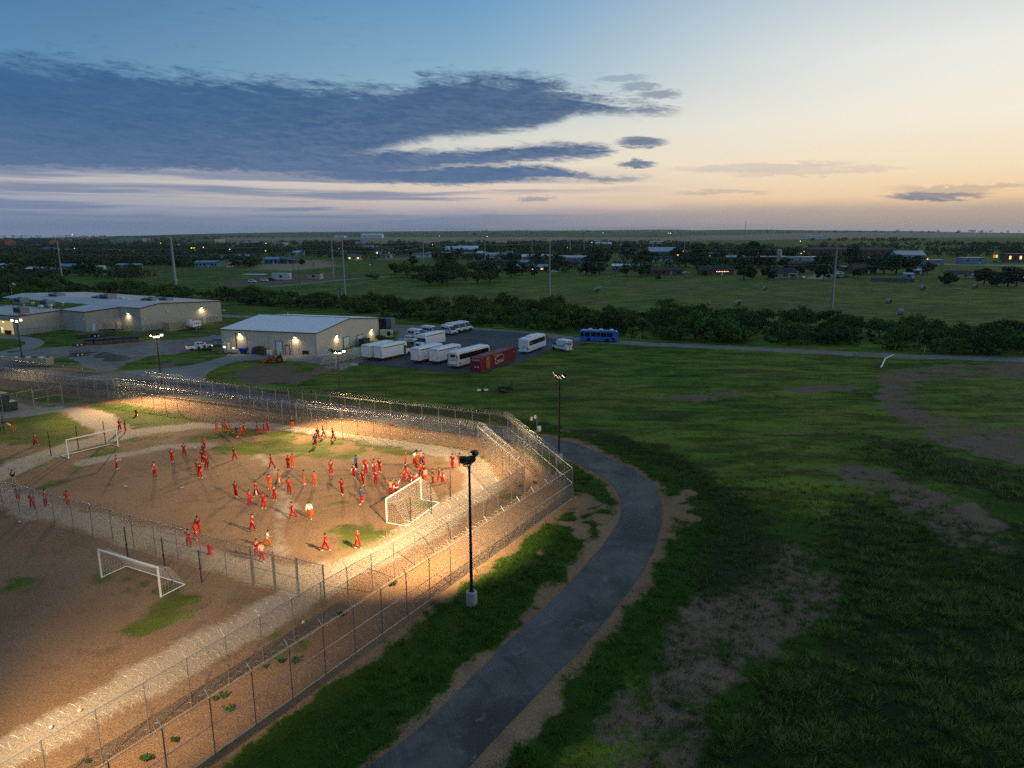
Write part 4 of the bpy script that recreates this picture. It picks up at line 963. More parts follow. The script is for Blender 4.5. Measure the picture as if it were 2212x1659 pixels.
PEOPLE = [
 (V4(318, 450), 'person in red walking left alone on the dirt past the dip bars', dict(pose=W_, yaw=190)),
 (V4(125, 795), 'guard in black shirt and khaki trousers near the dividing fence', dict(shirt='black', pants='khaki', pose='stand', yaw=330, extra='belt', shoe=1)),
 (V4(165, 935), 'person in denim jacket walking behind the left end of the dividing fence', dict(shirt='denim', sleeve=2, pose=W_, yaw=300)),
 (V4(290, 1006), 'person all in red strolling behind the left part of the dividing fence', dict(pose=W_, yaw=310)),
 (V4(408, 976), 'person in red with folded arms behind the dividing fence', dict(pose='crossed', yaw=0)),
 (V4(605, 982), 'person in orange stepping along behind the dividing fence', dict(shirt='brick', pants='orange', pose=W_, yaw=285)),
 (V4(1036, 657), 'goalkeeper in red holding a yellow ball in front of the bare goal', dict(pose='hold', yaw=20, extra='ball', under='white', shoe=0)),
 (V4(1370, 718), 'person in dark red standing side-on right of the goalkeeper', dict(pose='stand', yaw=350)),
 (V4(1063, 319), 'left one of two people in red chatting behind the bare goal', dict(pose='chat', yaw=330)),
 (V4(1111, 327), 'right one of two people in red chatting behind the bare goal', dict(pose='stand', yaw=200)),
 (V4(1527, 591), 'person in red standing square-on left of the row of players', dict(pose='behind', yaw=280)),
 (V4(1633, 537), 'person in red waiting just left of the flying ball', dict(pose='stand_wide', yaw=290)),
 (V4(1808, 481), 'person in orange-red shirt standing farthest back in the row of four', dict(shirt='brick', pose='stand', yaw=265)),
 (V4(1808, 545), 'person in red second from the back in the row of four', dict(pose='stand', yaw=255)),
 (V4(1796, 606), 'person in dark red third from the back in the row of four', dict(pose='stand_wide', yaw=260)),
 (V4(1830, 656), 'person in red clutching a blue and white garment at the front of the row', dict(pose='hold', yaw=300, extra='bluecloth', shoe=1)),
 (V4(1752, 704), 'person in orange shirt half hidden behind a player seen from the back', dict(shirt='orange', pants='orange', pose='stand_wide', yaw=250)),
 (V4(1772, 735), 'person in red seen from the back in front of the orange shirt', dict(pose='stand_wide', yaw=95, shoe=0)),
 (V4(2076, 571), 'person in red walking between the row of players and the lit path', dict(pose=S_, yaw=215)),
 (V4(2091, 901), 'person in red with dark hair standing alone left of midfield', dict(pose='stand', yaw=250)),
 (V4(1921, 333), 'person in orange leading the group walking on the far path', dict(shirt='orange', pants='orange', pose=W_, yaw=180)),
 (V4(1977, 317), 'person in orange second in the group on the far path', dict(shirt='orange', pants='orange', pose=W_, yaw=185)),
 (V4(2001, 325), 'person in orange third in the group on the far path', dict(shirt='orange', pants='orange', pose=W_, yaw=180)),
 (V4(2038, 341), 'person in orange last of the four orange walkers on the far path', dict(shirt='orange', pants='orange', pose=S_, yaw=185)),
 (V4(2101, 373), 'person in denim jacket walking on grass in front of an orange and red pair', dict(shirt='denim', sleeve=2, pose=W_, yaw=60)),
 (V4(2138, 357), 'person in orange walking close beside a red companion on the far path', dict(shirt='orange', pants='orange', pose=S_, yaw=190)),
 (V4(2164, 352), 'person in red walking close beside an orange companion on the far path', dict(pose=S_, yaw=190)),
 (V4(1675, 1337), 'person in red nearest the dividing fence beside the hydrant', dict(pose=W_, yaw=300)),
 (V4(1736, 1279), 'person in orange in the middle of three by the dividing fence', dict(shirt='brick', pants='orange', pose=W_, yaw=275)),
 (V4(1757, 1222), 'person in red at the back of three by the dividing fence', dict(pose='stand', yaw=300)),
 (VP(590, 144), 'person in red walking alone ahead of two others on the far path', dict(pose=W_, yaw=200)),
 (VP(688, 127), 'left one of two people in red walking along the bright path at the far fence', dict(pose=W_, yaw=195)),
 (VP(748, 105), 'right one of two people in red walking along the bright path at the far fence', dict(pose=W_, yaw=20)),
 (V2(681, 1164), 'person in navy jacket and orange trousers standing against the far fence', dict(shirt='navy', pants='orange', sleeve=2, pose='stand', yaw=280)),
 (VP(1480, 328), 'person in denim jacket walking behind three red figures on the lit path', dict(shirt='denim', sleeve=2, pose=W_, yaw=95)),
 (VP(1522, 228), 'left one of three people in red on the lit far path', dict(pose=W_, yaw=110)),
 (VP(1610, 197), 'middle one of three in red on the lit far path with one white sleeve', dict(pose=S_, yaw=185, under='white')),
 (VP(1760, 231), 'right one of three people in red on the lit far path', dict(pose=S_, yaw=200)),
 (VP(805, 672), 'person in dark red striding left in the middle of the field', dict(pose=S_, yaw=175, shoe=1)),
 (VP(1064, 692), 'person in red standing with an orange-clad companion at midfield', dict(pose='stand', yaw=80, shoe=0)),
 (VP(1135, 655), 'person in orange behind a red-clad companion at midfield', dict(shirt='orange', pants='orange', pose='crossed', yaw=95, shoe=0)),
 (VP(925, 908), 'person in orange carrying a white garment across midfield', dict(shirt='orange', pants='orange', pose=S_, yaw=160, extra='cloth')),
 (VP(770, 1000), 'person in orange-red shirt and orange trousers behind a red-clad player', dict(shirt='brick', pants='orange', pose='stand', yaw=100)),
 (VP(850, 1170), 'slim person in red standing in front of the orange-trousered one', dict(pose='stand', yaw=285)),
 (VP(1080, 1062), 'broad person in dark red with hands down in the field centre', dict(pose='behind', yaw=275, size=1.03)),
 (VP(1308, 922), 'person in orange standing side-on right of centre', dict(shirt='orange', pants='orange', pose='stand', yaw=10)),
 (VP(1470, 947), 'person in orange with folded arms facing the camera', dict(shirt='orange', pants='orange', pose='crossed', yaw=275)),
 (VP(1728, 768), 'person in red standing alone left of the blue jacket', dict(pose='stand', yaw=290)),
 (VP(2082, 821), 'person in red with white sleeves walking in front of the blue jacket', dict(under='white', pose=W_, yaw=265)),
 (VP(2116, 694), 'person in blue jacket and dark trousers seen from the side', dict(shirt='blue', pants='navy', sleeve=2, pose='stand', yaw=170)),
 (VP(1898, 1078), 'person in red pointing an arm out to the left', dict(pose='point', yaw=250)),
 (VP(570, 1112), 'person in red walking left with a white cloth in hand', dict(pose=S_, yaw=165, extra='cloth')),
 (VP(467, 1240), 'person in red standing side-on below the striding one with white cloth', dict(pose='stand', yaw=340)),
 (V5(88, 684), 'person in red with elbows out at the front of the midfield pair', dict(pose='stand_wide', yaw=275)),
 (V5(705, 652), 'person in denim jacket and red trousers running near the yard goal', dict(shirt='denim', sleeve=2, pose=S_, yaw=240)),
 (V5(18, 830), 'person in red walking right on the bare patch near the dividing fence', dict(pose=W_, yaw=355)),
 (V5(273, 745), 'person in dark red walking left towards the centre of the dirt', dict(pose=S_, yaw=175, shoe=1)),
 (V5(378, 750), 'person in white shirt and orange trousers carrying an orange bundle', dict(shirt='white', pants='orange', sleeve=2, pose=W_, yaw=280, extra='orangecloth')),
 (V5(478, 953), 'person in bright red striding right by the green grass patch', dict(pose=S_, yaw=350, shoe=0)),
 (V5(682, 937), 'person in bright red with pale cap standing below the green grass patch', dict(pose=W_, yaw=330, bald=True)),
 (V5(108, 932), 'person in white shirt and orange trousers jogging past the gate', dict(shirt='white', pants='orange', pose='run', yaw=15, shoe=1)),
 (V5(46, 992), 'person in red behind the gate beside a pale pink shirt', dict(pose='stand', yaw=300)),
 (V5(77, 1018), 'person in pale pink shirt and red trousers seen from the back at the gate', dict(shirt='pink', pose=W_, yaw=110)),
 (V5(733, 470), 'person in red with a white sleeve left of the pair by the goal mouth', dict(under='white', pose='stand', yaw=290)),
 (V5(716, 537), 'person in red walking in front of the white-sleeved one', dict(pose=W_, yaw=250)),
 (V5(785, 462), 'person in red turned towards the goal with a white shoulder', dict(under='white', pose='stand', yaw=340)),
 (V5(797, 537), 'person in red walking away behind the goal mouth pair', dict(pose=W_, yaw=95)),
 (VC(110, 768), 'person in red with open hands left of the crowd by the goal', dict(pose='chat', yaw=260)),
 (VC(682, 592), 'person in orange standing apart at the back of the crowd', dict(shirt='orange', pants='orange', pose='stand', yaw=10)),
 (VC(880, 608), 'person in white shirt and red trousers in the back of the crowd', dict(shirt='white', pose='hold', yaw=330)),
 (VC(925, 590), 'person with a big round hairdo hidden behind the white shirt', dict(shirt='white', pose='stand', yaw=280, big=True)),
 (VC(940, 642), 'person in orange seen from the back beside the white shirt', dict(shirt='orange', pants='orange', pose='stand', yaw=110)),
 (VC(1024, 585), 'person in faded pink shirt and navy trousers at the back of the crowd', dict(shirt='pink', pants='navy', pose='stand', yaw=290)),
 (VC(1086, 642), 'person in red holding something blue at the back right of the crowd', dict(pose='hold', yaw=170, extra='bluecloth')),
 (VC(1716, 688), 'broad person in bright red walking away from the crowd', dict(pose=W_, yaw=70, size=1.03)),
 (VC(1872, 660), 'slim person in orange walking beside the broad one in red', dict(shirt='orange', pants='orange', pose=W_, yaw=60)),
 (VC(690, 868), 'person in red stepping behind another at the left of the crowd', dict(pose=S_, yaw=190)),
 (VC(652, 1012), 'person in red with legs apart at the left of the crowd', dict(pose='stand_wide', yaw=285)),
 (VC(1016, 885), 'person in orange-red shirt in the middle of the crowd', dict(shirt='brick', pose=W_, yaw=110)),
 (VC(1080, 925), 'person in dark red half hidden behind the washed-out vest', dict(pose='stand', yaw=150)),
 (VC(1118, 1000), 'person in a pale sleeveless vest and orange trousers in the crowd', dict(shirt='pink', pants='orange', sleeve=0, pose=W_, yaw=280)),
 (VC(1285, 1015), 'person in bright red holding hands together right of the pale vest', dict(pose='hold', yaw=200)),
 (VC(1425, 975), 'person in red stepping out behind the white-sleeved one at the crowd edge', dict(pose=S_, yaw=190)),
 (VC(1500, 1033), 'person in red with a white sleeve walking at the right edge of the crowd', dict(under='white', pose=W_, yaw=200)),
 (VC(805, 1118), 'person in red behind the netting with arms out', dict(pose='point', yaw=300)),
 (VC(868, 1138), 'person in red raising a white-sleeved arm behind the goal netting', dict(under='white', pose='one_up', yaw=280)),
 (VC(352, 1285), 'shirtless person with both arms raised beside the goalpost', dict(shirt=None, pose='both_up', yaw=275)),
 (VC(480, 1294), 'person in red with a white waistband raising an arm by the goalpost', dict(pose='one_up', yaw=285, extra='waist', under='white')),
]
for p, lab, kw in PEOPLE: person(p, lab, **kw)
# the one doing inclined push-ups on the dip bars
pp = person(VG(290, 845), 'shirtless person in orange trousers doing inclined push-ups on the dip bars', shirt=None, pants='orange', pose='push', yaw=172, extra='waist')
pp.rotation_euler = (0, R(50), R(172)); pp.location.z = .1
# red shirt flying above the path
rows = []
for i in range(9):
    for j in range(6):
        u, v = i / 8, j / 5; rows.append((.26 * (v - .5) + .12 * math.sin(u * 4) , .16 * math.sin(u * 5 + v * 2), 1.25 * u + .1 * math.sin(v * 3)))
V = np.array(rows); nrm = np.array([0, .02, 0]); Vv = np.vstack([V, V + nrm]); F = [(i * 6 + j, i * 6 + j + 1, (i + 1) * 6 + j + 1, (i + 1) * 6 + j) for i in range(8) for j in range(5)]
o = link(bpy.data.objects.new('tossed_shirt', nmesh('tossed_shirt', Vv, np.array(F + [tuple(k + 54 for k in f[::-1]) for f in F]), CLOTH['red'], smooth=True)))
w = G(788, 1018); s_ = 1 - 1.7 / CAM_H; o.location = (w[0] * s_, w[1] * s_, 1.7); tag(o, 'crumpled red shirt tossed up into the air above the lit path', 'shirt')
# two or three figures by the parked pickups
for p, lab, sh in ((V1(1722, 1150), 'figure in dark clothes standing at the side of the white pickup by the shed', 'black'), (V1(1772, 1142), 'figure in dark clothes beside the front wheel of the white pickup', 'navy'), (V1(1822, 1140), 'figure in dark blue clothes in front of the white pickup', 'navy')):
    person(p, lab, shirt=sh, pants='black', pose='stand', yaw=100, sleeve=2, shoe=1)
# ------------------------------------------------------------------ metal sheds
M_BEIGE = mat('beige_wall_sheet', (.55, .51, .43), .55, .0, .07, .6, .3); M_BEIGE2 = mat('beige_wall_sheet_old', (.48, .44, .365), .6, .0, .10, .5, .3)
M_ROOFW = mat('white_roof_sheet', (.70, .73, .78), .4, .0, .07, .8, .4); M_ROOFG = mat('grey_roof_sheet', (.52, .53, .55), .5, .0, .12, .5, .4)
M_TRIMB = mat('brown_trim', (.045, .032, .028), .5); M_TRIMR = mat('dark_red_trim', (.20, .020, .022), .5); M_DOORW = mat('white_door', (.62, .66, .72), .4, 0, .05); M_DOORB = mat('beige_door', (.52, .48, .42), .5, 0, .05)
M_GLASS = mat('dark_glass', (.012, .014, .018), .08, 0, .1, 3, .6); M_AC = mat('grey_roof_unit', (.23, .24, .26), .5, .3, .2, 3); M_ALU = mat('vent_metal', (.55, .55, .54), .35, .7, .15)
M_YELLOW = mat('yellow_paint', (.62, .42, .03), .5); M_TANP = mat('tan_paint', (.42, .33, .22), .6, 0, .15)

def wall_ribs(root, A, B, zf, m, pitch=.4, name='wall', rib=.045):
    """ribbed sheet wall from A to B; zf(t) is the top height at t metres"""
    A, B = np.array(A[:2]), np.array(B[:2]); L = float(np.linalg.norm(B - A)); d = (B - A) / L; nr = np.array([d[1], -d[0]])
    n = int(L / pitch); ts = np.linspace(0, L, n + 1); vs, fs = [], []
    xs = []; ys = []
    for t in ts[:-1]:
        for k, y in ((0, 0), (.34, 0), (.44, rib), (.9, rib)): xs.append(t + k * pitch * .98); ys.append(y)
    xs.append(L); ys.append(0)
    for x, y in zip(xs, ys):
        p = A + d * x + nr * y; vs += [(p[0], p[1], 0), (p[0], p[1], zf(min(x, L)))]
    fs = [(2 * i, 2 * i + 2, 2 * i + 3, 2 * i + 1) for i in range(len(xs) - 1)]
    mb = MB(); mb.add(vs, fs); o = mb.build(name, m, root); return o

def onwall(A, B, x, y):
    """metres along and height where the reading (x, y) meets the vertical wall A-B"""
    A, B = np.array(A[:2]), np.array(B[:2]); d = ray(x, y); e = B - A
    Mx = np.array([[d[0], -e[0]], [d[1], -e[1]]]); t, s = np.linalg.solve(Mx, A)
    return s * np.linalg.norm(e), CAM_H + d[2] * t

def wframe(A, B):
    A, B = np.array(A[:2]), np.array(B[:2]); e = B - A; return A, e / np.linalg.norm(e), math.atan2(e[1], e[0])

def on_wall(root, A, B, s, z, w, h, name, m, depth=.08, frame=None, out=.09):
    A, e, a = wframe(A, B); nr = np.array([e[1], -e[0]]); p = A + e * s + nr * (out)
    o = MB().box((0, 0, 0), (w, depth, h)).build(name, m, root); o.location = (p[0], p[1], z); o.rotation_euler = (0, 0, a)
    if frame:
        mb = MB(); mb.box((-w / 2 - .06, -.02, 0), (.12, depth + .05, h + .24)).box((w / 2 + .06, -.02, 0), (.12, depth + .05, h + .24)).box((0, -.02, h / 2 + .06), (w, depth + .05, .12)); mb.build('frame', frame, o)
    return o

def wall_lamp(root, A, B, s, z, power=60):
    A, e, a = wframe(A, B); nr = np.array([e[1], -e[0]]); p = A + e * s + nr * .22
    o = MB().box((0, 0, .08), (.5, .26, .32)).build('wall_lamp', M_BLACK, root); o.location = (p[0], p[1], z); o.rotation_euler = (0, 0, a)
    MB().box((0, -.10, -.10), (.46, .26, .22)).build('lamp_lens', M_LENSW, o)
    q = p + nr * .35; spot('shed_lamp', (q[0], q[1], z - .25), (q[0] - nr[0] * .15 + 0, q[1] - nr[1] * .15, z - 4), power, 165, (1, .74, .40), .12)

def roof_quad(root, pts, m, name='roof', thick=.14, seam=None):
    a, b, c, d = [np.array(p, float) for p in pts]; mb = MB(); up = np.array([0, 0, thick])
    mb.add([a, b, c, d, a + up, b + up, c + up, d + up], [(3, 2, 1, 0), (4, 5, 6, 7), (0, 1, 5, 4), (1, 2, 6, 5), (2, 3, 7, 6), (3, 0, 4, 7)])
    if seam:
        n = int(np.linalg.norm(b - a) / seam)
        for i in range(1, n):
            p, q = a + (b - a) * i / n + up * 1.25, d + (c - d) * i / n + up * 1.25; mb.tube(p, q, .045, None, 4)
    return mb.build(name, m, root)

# --- middle shed
Wl, Wn = G(*VW(40, 481))[:2], G(*VW(1195, 543))[:2]
dA = (Wn - Wl) / np.linalg.norm(Wn - Wl); dN = np.array([-dA[1], dA[0]])
LW = float(np.linalg.norm(Wn - Wl)); DW = 30.0; Wr = Wn + dN * DW; Wb = Wl + dN * DW
HE, HR = 5.35, 7.05
shed = thing('metal_shed', 'beige ribbed metal workshop with white roof, lit wall lamps and roller doors', 'building')
wall_ribs(shed, Wl, Wn, lambda t: HE, M_BEIGE)
gab = lambda t: HE + (HR - HE) * (1 - abs(t - DW / 2) / (DW / 2))
wall_ribs(shed, Wn, Wr, gab, M_BEIGE); wall_ribs(shed, Wr, Wb, lambda t: HE, M_BEIGE); wall_ribs(shed, Wb, Wl, gab, M_BEIGE)
c3 = lambda p, z: (p[0], p[1], z)
e_ = .25
fl, fr = Wl - dA * e_ - dN * e_, Wn + dA * e_ - dN * e_; ml, mr = Wl - dA * e_ + dN * DW / 2, Wn + dA * e_ + dN * DW / 2; bl, br = Wb - dA * e_ + dN * e_, Wr + dA * e_ + dN * e_
roof_quad(shed, [c3(fl, HE + .02), c3(fr, HE + .02), c3(mr, HR + .05), c3(ml, HR + .05)], M_ROOFW, seam=.62)
roof_quad(shed, [c3(br, HE + .02), c3(bl, HE + .02), c3(ml, HR + .04), c3(mr, HR + .04)], M_ROOFW, seam=.62)
MB().tube(c3(ml, HR + .25), c3(mr, HR + .25), .10, None, 6).build('ridge_cap', mat('blue_grey_ridge', (.22, .27, .34), .5), shed)
def trimline(root, pts, m, w=.22): 
    mb = MB()
    for p, q in zip(pts[:-1], pts[1:]): mb.tube(p, q, w / 2, None, 4)
    return mb.build('trim', m, root)
trimline(shed, [c3(fl, HE + .02), c3(fr, HE + .02), c3(mr, HR + .02), c3(br, HE + .02)], M_TRIMB)
for p in (Wl, Wn, Wr): MB().box((p[0], p[1], HE / 2), (.22, .22, HE), rz=math.atan2(dA[1], dA[0])).build('corner_trim', M_BEIGE2, shed)
for x in (320, 600, 885):
    s, _ = onwall(Wl, Wn, *VW(x, 300)); on_wall(shed, Wl, Wn, s, HE / 2, .14, HE - .1, 'downpipe', M_BEIGE2, .1)
def dr(A, B, x0, y0, x1, y1, name, m, frame=M_TRIMB, ground=True):
    s0, z0 = onwall(A, B, *VW(x0, y0)); s1, z1 = onwall(A, B, *VW(x1, y1)); w = abs(s1 - s0); top = max(z0, z1); h = top if ground else abs(z1 - z0)
    return on_wall(shed, A, B, (s0 + s1) / 2, h / 2 if ground else (z0 + z1) / 2, w, h, name, m, .08, frame)
o = dr(Wl, Wn, 690, 352, 775, 470, 'roller_door', M_DOORW)
dr(Wl, Wn, 808, 400, 862, 480, 'door', M_BEIGE2, M_TRIMB); dr(Wl, Wn, 1020, 474, 1090, 514, 'window', M_GLASS, M_TRIMB, False)
dr(Wn, Wr, 1443, 378, 1488, 400, 'door', M_DOORB, M_BEIGE2); dr(Wn, Wr, 1512, 312, 1585, 400, 'roller_door', M_DOORW); dr(Wn, Wr, 1680, 288, 1752, 340, 'roller_door', M_DOORW); dr(Wn, Wr, 1787, 320, 1820, 360, 'door', M_DOORB, M_BEIGE2)
for A, B, x, y in ((Wl, Wn, 250, 258), (Wl, Wn, 930, 300), (Wn, Wr, 1422, 283), (Wn, Wr, 1850, 208)):
    s, z = onwall(A, B, *VW(x, y)); wall_lamp(shed, A, B, s, z, 380)
for x, y in ((365, 335), (408, 437)):
    s, z = onwall(Wl, Wn, *VW(x, y)); on_wall(shed, Wl, Wn, s, z, .25, .25, 'fire_bell', M_REDSIGN, .12)
s, z = onwall(Wl, Wn, *VW(200, 300)); on_wall(shed, Wl, Wn, s, 2.6, .12, 4.4, 'duct', M_TRIMB, .12)
MB().tube((*(Wl + dA * 9 + dN * 14), 6.9), (*(Wl + dA * 9 + dN * 14), 8.1), .09, None, 8).build('vent_pipe', M_WHITE, shed)

# things along the shed wall
def near_wall(A, B, x, off):
    s, _ = onwall(A, B, *VW(x, 300)); A_, e, a = wframe(A, B); nr = np.array([e[1], -e[0]]); p = A_ + e * s + nr * off; return (p[0], p[1], 0), a
p, a = near_wall(Wl, Wn, 60, 1.2); t = thing('air_conditioner', 'grey ground-standing air conditioner at the left end of the workshop wall', 'air conditioner', p, a)
MB().box((0, 0, .62), (1.3, 1.2, 1.1)).build('cabinet', M_AC, t, .03); MB().lathe([(.45, 1.17), (.45, 1.24), (.1, 1.26)], n=14).build('fan_guard', M_BLACK, t); MB().box((0, 0, .04), (1.6, 1.5, .1)).build('pad', M_CONCR, t)
p, a = near_wall(Wl, Wn, 125, 1.4); t = thing('ice_machine', 'pale upright machine with a lit panel beside the workshop lamp', 'machine', p, a)
MB().box((0, 0, 1.2), (1.0, .9, 2.2)).build('cabinet', M_DOORB, t, .03); MB().box((-.35, -.5, 1.5), (.7, .06, .5)).build('lit_panel', lens('lit_panel', (.9, 1, .7), 1.2), t); MB().box((0, -.2, 2.4), (1.3, .9, .12)).build('hood', M_WHITE, t)
p, a = near_wall(Wl, Wn, 200, 1.6); t = thing('covered_cart', 'low white covered cart under the left workshop lamp', 'cart', p, a)
MB().hull([(-1.2, .35), (1.2, .35), (1.1, 1.1), (-1.0, .9)], 1.3, .1, .6).build('tub', M_DOORB, t, .05)
for x in (-.8, .8): MB().lathe([(.18, -.6), (.22, -.55), (.22, .55), (.18, .6)], (x, 0, .22), 10, axis='y').build('wheel', M_BLACK, t)
MB().box((.6, -.5, 1.4), (.6, .05, .4)).build('lit_panel', lens('lit_panel', (.9, 1, .7), 1.2), t)
p, a = near_wall(Wl, Wn, 313, 1.1); t = thing('tilt_bin', 'blue tilting bin against the workshop wall', 'bin', p, a); M_BLUE = mat('blue_plastic', (.010, .04, .34), .5)
MB().hull([(-.55, .3), (.45, .3), (.95, 1.35), (-.95, 1.35)], 1.3).build('hopper', M_BLUE, t, .03)
for x in (-.4, .4): MB().lathe([(.12, -.4), (.15, -.38), (.15, .38), (.12, .4)], (x, 0, .15), 8, axis='y').build('wheel', M_BLACK, t)
p, a = near_wall(Wl, Wn, 440, 1.0); t = thing('slide_ramp', 'blue plastic chute leaning beside the stacked pallets', 'chute', p, a); MB().hull([(-.6, 0), (.6, 0), (.3, 1.7), (0, 1.7)], .9).build('chute_body', M_BLUE, t, .03)
M_PAL = mat('weathered_pallet_wood', (.15, .10, .065), .85, 0, .35, 2.5)
def pallet(loc, rz, label):
    t = thing('pallet', label, 'pallet', loc, rz, 'wooden pallets stacked by the workshop wall')
    for k in range(6): part('board', PB1, t, (0, -.5 + k * .2, .13))
    for k in range(3): part('bearer', PB2, t, (-.5 + k * .5, 0, .06))
ORD = 'first second third fourth fifth sixth seventh eighth ninth tenth eleventh twelfth thirteenth'.split()
PB1 = MB().box((0, 0, 0), (1.2, .13, .025)).mesh('board', M_PAL); PB2 = MB().box((0, 0, 0), (.1, 1.15, .1)).mesh('bearer', M_PAL)
for j, (x, n, side) in enumerate(((485, 12, 'left'), (530, 13, 'middle'), (572, 10, 'right'))):
    p, a = near_wall(Wl, Wn, x, 1.0 + .25 * j)
    for k in range(n): pallet((p[0] + random.uniform(-.05, .05), p[1], k * .15), a + random.uniform(-.08, .08), '%s wooden pallet of the %s stack by the workshop wall' % ('bottom' if k == 0 else 'topmost' if k == n - 1 else ORD[k] + ' lowest', side))
for x, lab in ((605, 'white plastic drum left of its twin by the roller door'), (640, 'white plastic drum right of its twin by the roller door')):
    p, a = near_wall(Wl, Wn, x, .9); t = thing('plastic_drum', lab, 'drum', p, a, 'white drums'); MB().lathe([(.36, 0), (.42, .08), (.42, .5), (.44, .55), (.42, .6), (.42, 1.1), (.34, 1.2), (.1, 1.22)], n=14).build('drum_body', M_WHITE, t); MB().lathe([(.1, 1.21), (.1, 1.27), (.03, 1.27)], (.15, 0, 0), 8).build('bung', M_BLUE, t)
for A, B, x, off, lab in ((Wl, Wn, 667, 1.0, 'yellow bollard left of the front roller door'), (Wl, Wn, 775, 1.4, 'yellow bollard between the roller door and the red tractor'), (Wn, Wr, 1535, 1.0, 'yellow bollard at the end-wall roller door'), (Wn, Wr, 1778, 1.0, 'yellow bollard by the far end-wall door')):
    p, a = near_wall(A, B, x, off); o = MB().lathe([(.14, -.1), (.14, 1.15), (.10, 1.24), (.02, 1.27)], n=10).build('bollard', M_YELLOW); o.location = p; tag(o, lab, 'bollard', 'yellow bollards round the workshop')
p, a = near_wall(Wn, Wr, 1675, 2.2); t = thing('fuel_tank', 'dark long tank on skids beside the end-wall roller door', 'tank', p, a); MB().box((0, 0, 1.0), (3.4, 1.5, 1.5)).build('tank_shell', mat('dark_tank', (.03, .035, .03), .5), t, .12); MB().box((0, 0, .12), (3.2, 1.2, .2)).build('skid', M_BLACK, t); MB().tube((.8, 0, 1.7), (.8, 0, 2.2), .06, None, 6).build('vent_pipe', M_BLACK, t)
for x, off, lab, nm, mm, sz in ((1890, 1.8, 'dark blue tarp-covered pile behind the left white bus', 'tarp_pile', mat('blue_tarp', (.02, .035, .075), .6), (2.0, 1.6, 1.5)), (1945, 1.6, 'pile of brown salvage at the corner of the workshop', 'scrap_pile', M_PAL, (2.2, 1.4, 1.2)), (2000, 1.4, 'dark round machine on the salvage pile by the workshop corner', 'machine', M_RUST, (1.4, 1.2, 2.2))):
    p, a = near_wall(Wn, Wr, x, off); t = thing(nm, lab, nm.replace('_', ' '), p, a); rs = random.Random(lab)
    for k in range(7): MB().at((rs.uniform(-.5, .5) * sz[0], rs.uniform(-.4, .4) * sz[1], rs.uniform(.2, .75) * sz[2]), rs.uniform(0, 3), rs.uniform(-.3, .3)).box((0, 0, 0), (sz[0] * rs.uniform(.3, .55), sz[1] * rs.uniform(.3, .5), sz[2] * rs.uniform(.3, .5))).build('piece', mm, t, .03)
p = Wr + dA * 2.2 + dN * .4; t = thing('generator', 'beige stationary generator at the back corner of the workshop', 'generator', (*p, 0), math.atan2(dA[1], dA[0]))
MB().box((0, 0, 1.3), (3.2, 1.5, 1.9)).build('canopy', M_DOORB, t, .05); MB().box((0, 0, .25), (3.4, 1.5, .3)).build('skid', M_BLACK, t); MB().box((1.0, -.78, 1.4), (.9, .04, 1.2)).build('louvre', M_BLACK, t); MB().lathe([(.45, -.06), (.5, 0), (.2, .06)], (2.2, 0, 1.5), 12, axis='x').build('fan_ring', M_BLACK, t)
# dark red trailer roof and pale cabin behind the shed
p = Wr + dN * 10 - dA * 8; t = thing('flat_trailer', 'dark long container trailer parked behind the workshop roof', 'trailer', (*p, 0), math.atan2(dA[1], dA[0]))
MB().box((0, 0, 2.6), (14, 2.5, 3.0)).build('box_body', mat('dark_maroon_paint', (.035, .016, .02), .5), t, .04); MB().box((6.6, 0, 2.6), (1.6, 2.56, 3.1)).build('end_frame', mat('teal_grey_paint', (.10, .15, .17), .5), t, .04)
for x in (-4.6, -3.3, 4.5): MB().lathe([(.3, -1.2), (.5, -1.1), (.5, 1.1), (.3, 1.2)], (x, 0, .5), 12, axis='y').build('wheel', M_BLACK, t)

# picnic tables stacked beside the shed
M_TBL = mat('pale_table_coating', (.60, .54, .46), .6, 0, .12)
TBM = [MB().box((0, 0, .75), (1.9, .75, .05)).mesh('tabletop', M_TBL), MB().box((0, 0, 0), (1.9, .28, .05)).mesh('seat', M_TBL), MB().path([(-.7, -.75, .02), (-.7, -.2, .74)], .03, 5).path([(-.7, .75, .02), (-.7, .2, .74)], .03, 5).path([(-.7, -.7, .42), (-.7, .7, .42)], .03, 5).path([(-.7, -.85, .02), (-.7, .85, .02)], .03, 5).mesh('leg', M_TBL)]
def picnic_table(loc, rz, label):
    t = thing('picnic_table', label, 'picnic table', loc, rz, 'pale picnic tables stored beside the workshop')
    part('tabletop', TBM[0], t); part('seat', TBM[1], t, (0, -.68, .44)); part('seat', TBM[1], t, (0, .68, .44)); part('leg', TBM[2], t); part('leg', TBM[2], t, (1.4, 0, 0))
ta = math.atan2(dA[1], dA[0]); pos = [(1300, 635, 3, 'front left'), (1400, 630, 3, 'front middle'), (1330, 585, 3, 'left back'), (1500, 600, 3, 'centre'), (1560, 585, 3, 'right of the lamp pole'), (1620, 575, 2, 'right'), (1440, 575, 2, 'back middle'), (1680, 555, 3, 'beside the left bus'), (1640, 530, 2, 'behind the right one'), (1345, 555, 1, 'nearest the shed corner'), (1265, 560, 1, 'leftmost at the shed corner')]
for x, y, n, nm in pos:
    w = G(*VW(x, y + 8))
    for k in range(n): picnic_table((w[0], w[1], k * .80), ta + random.uniform(-.06, .06), 'pale picnic table in the %s stack beside the workshop%s' % (nm, '' if n == 1 else ', ' + ['lowest', 'upper' if n == 2 else 'middle', 'topmost'][k]))

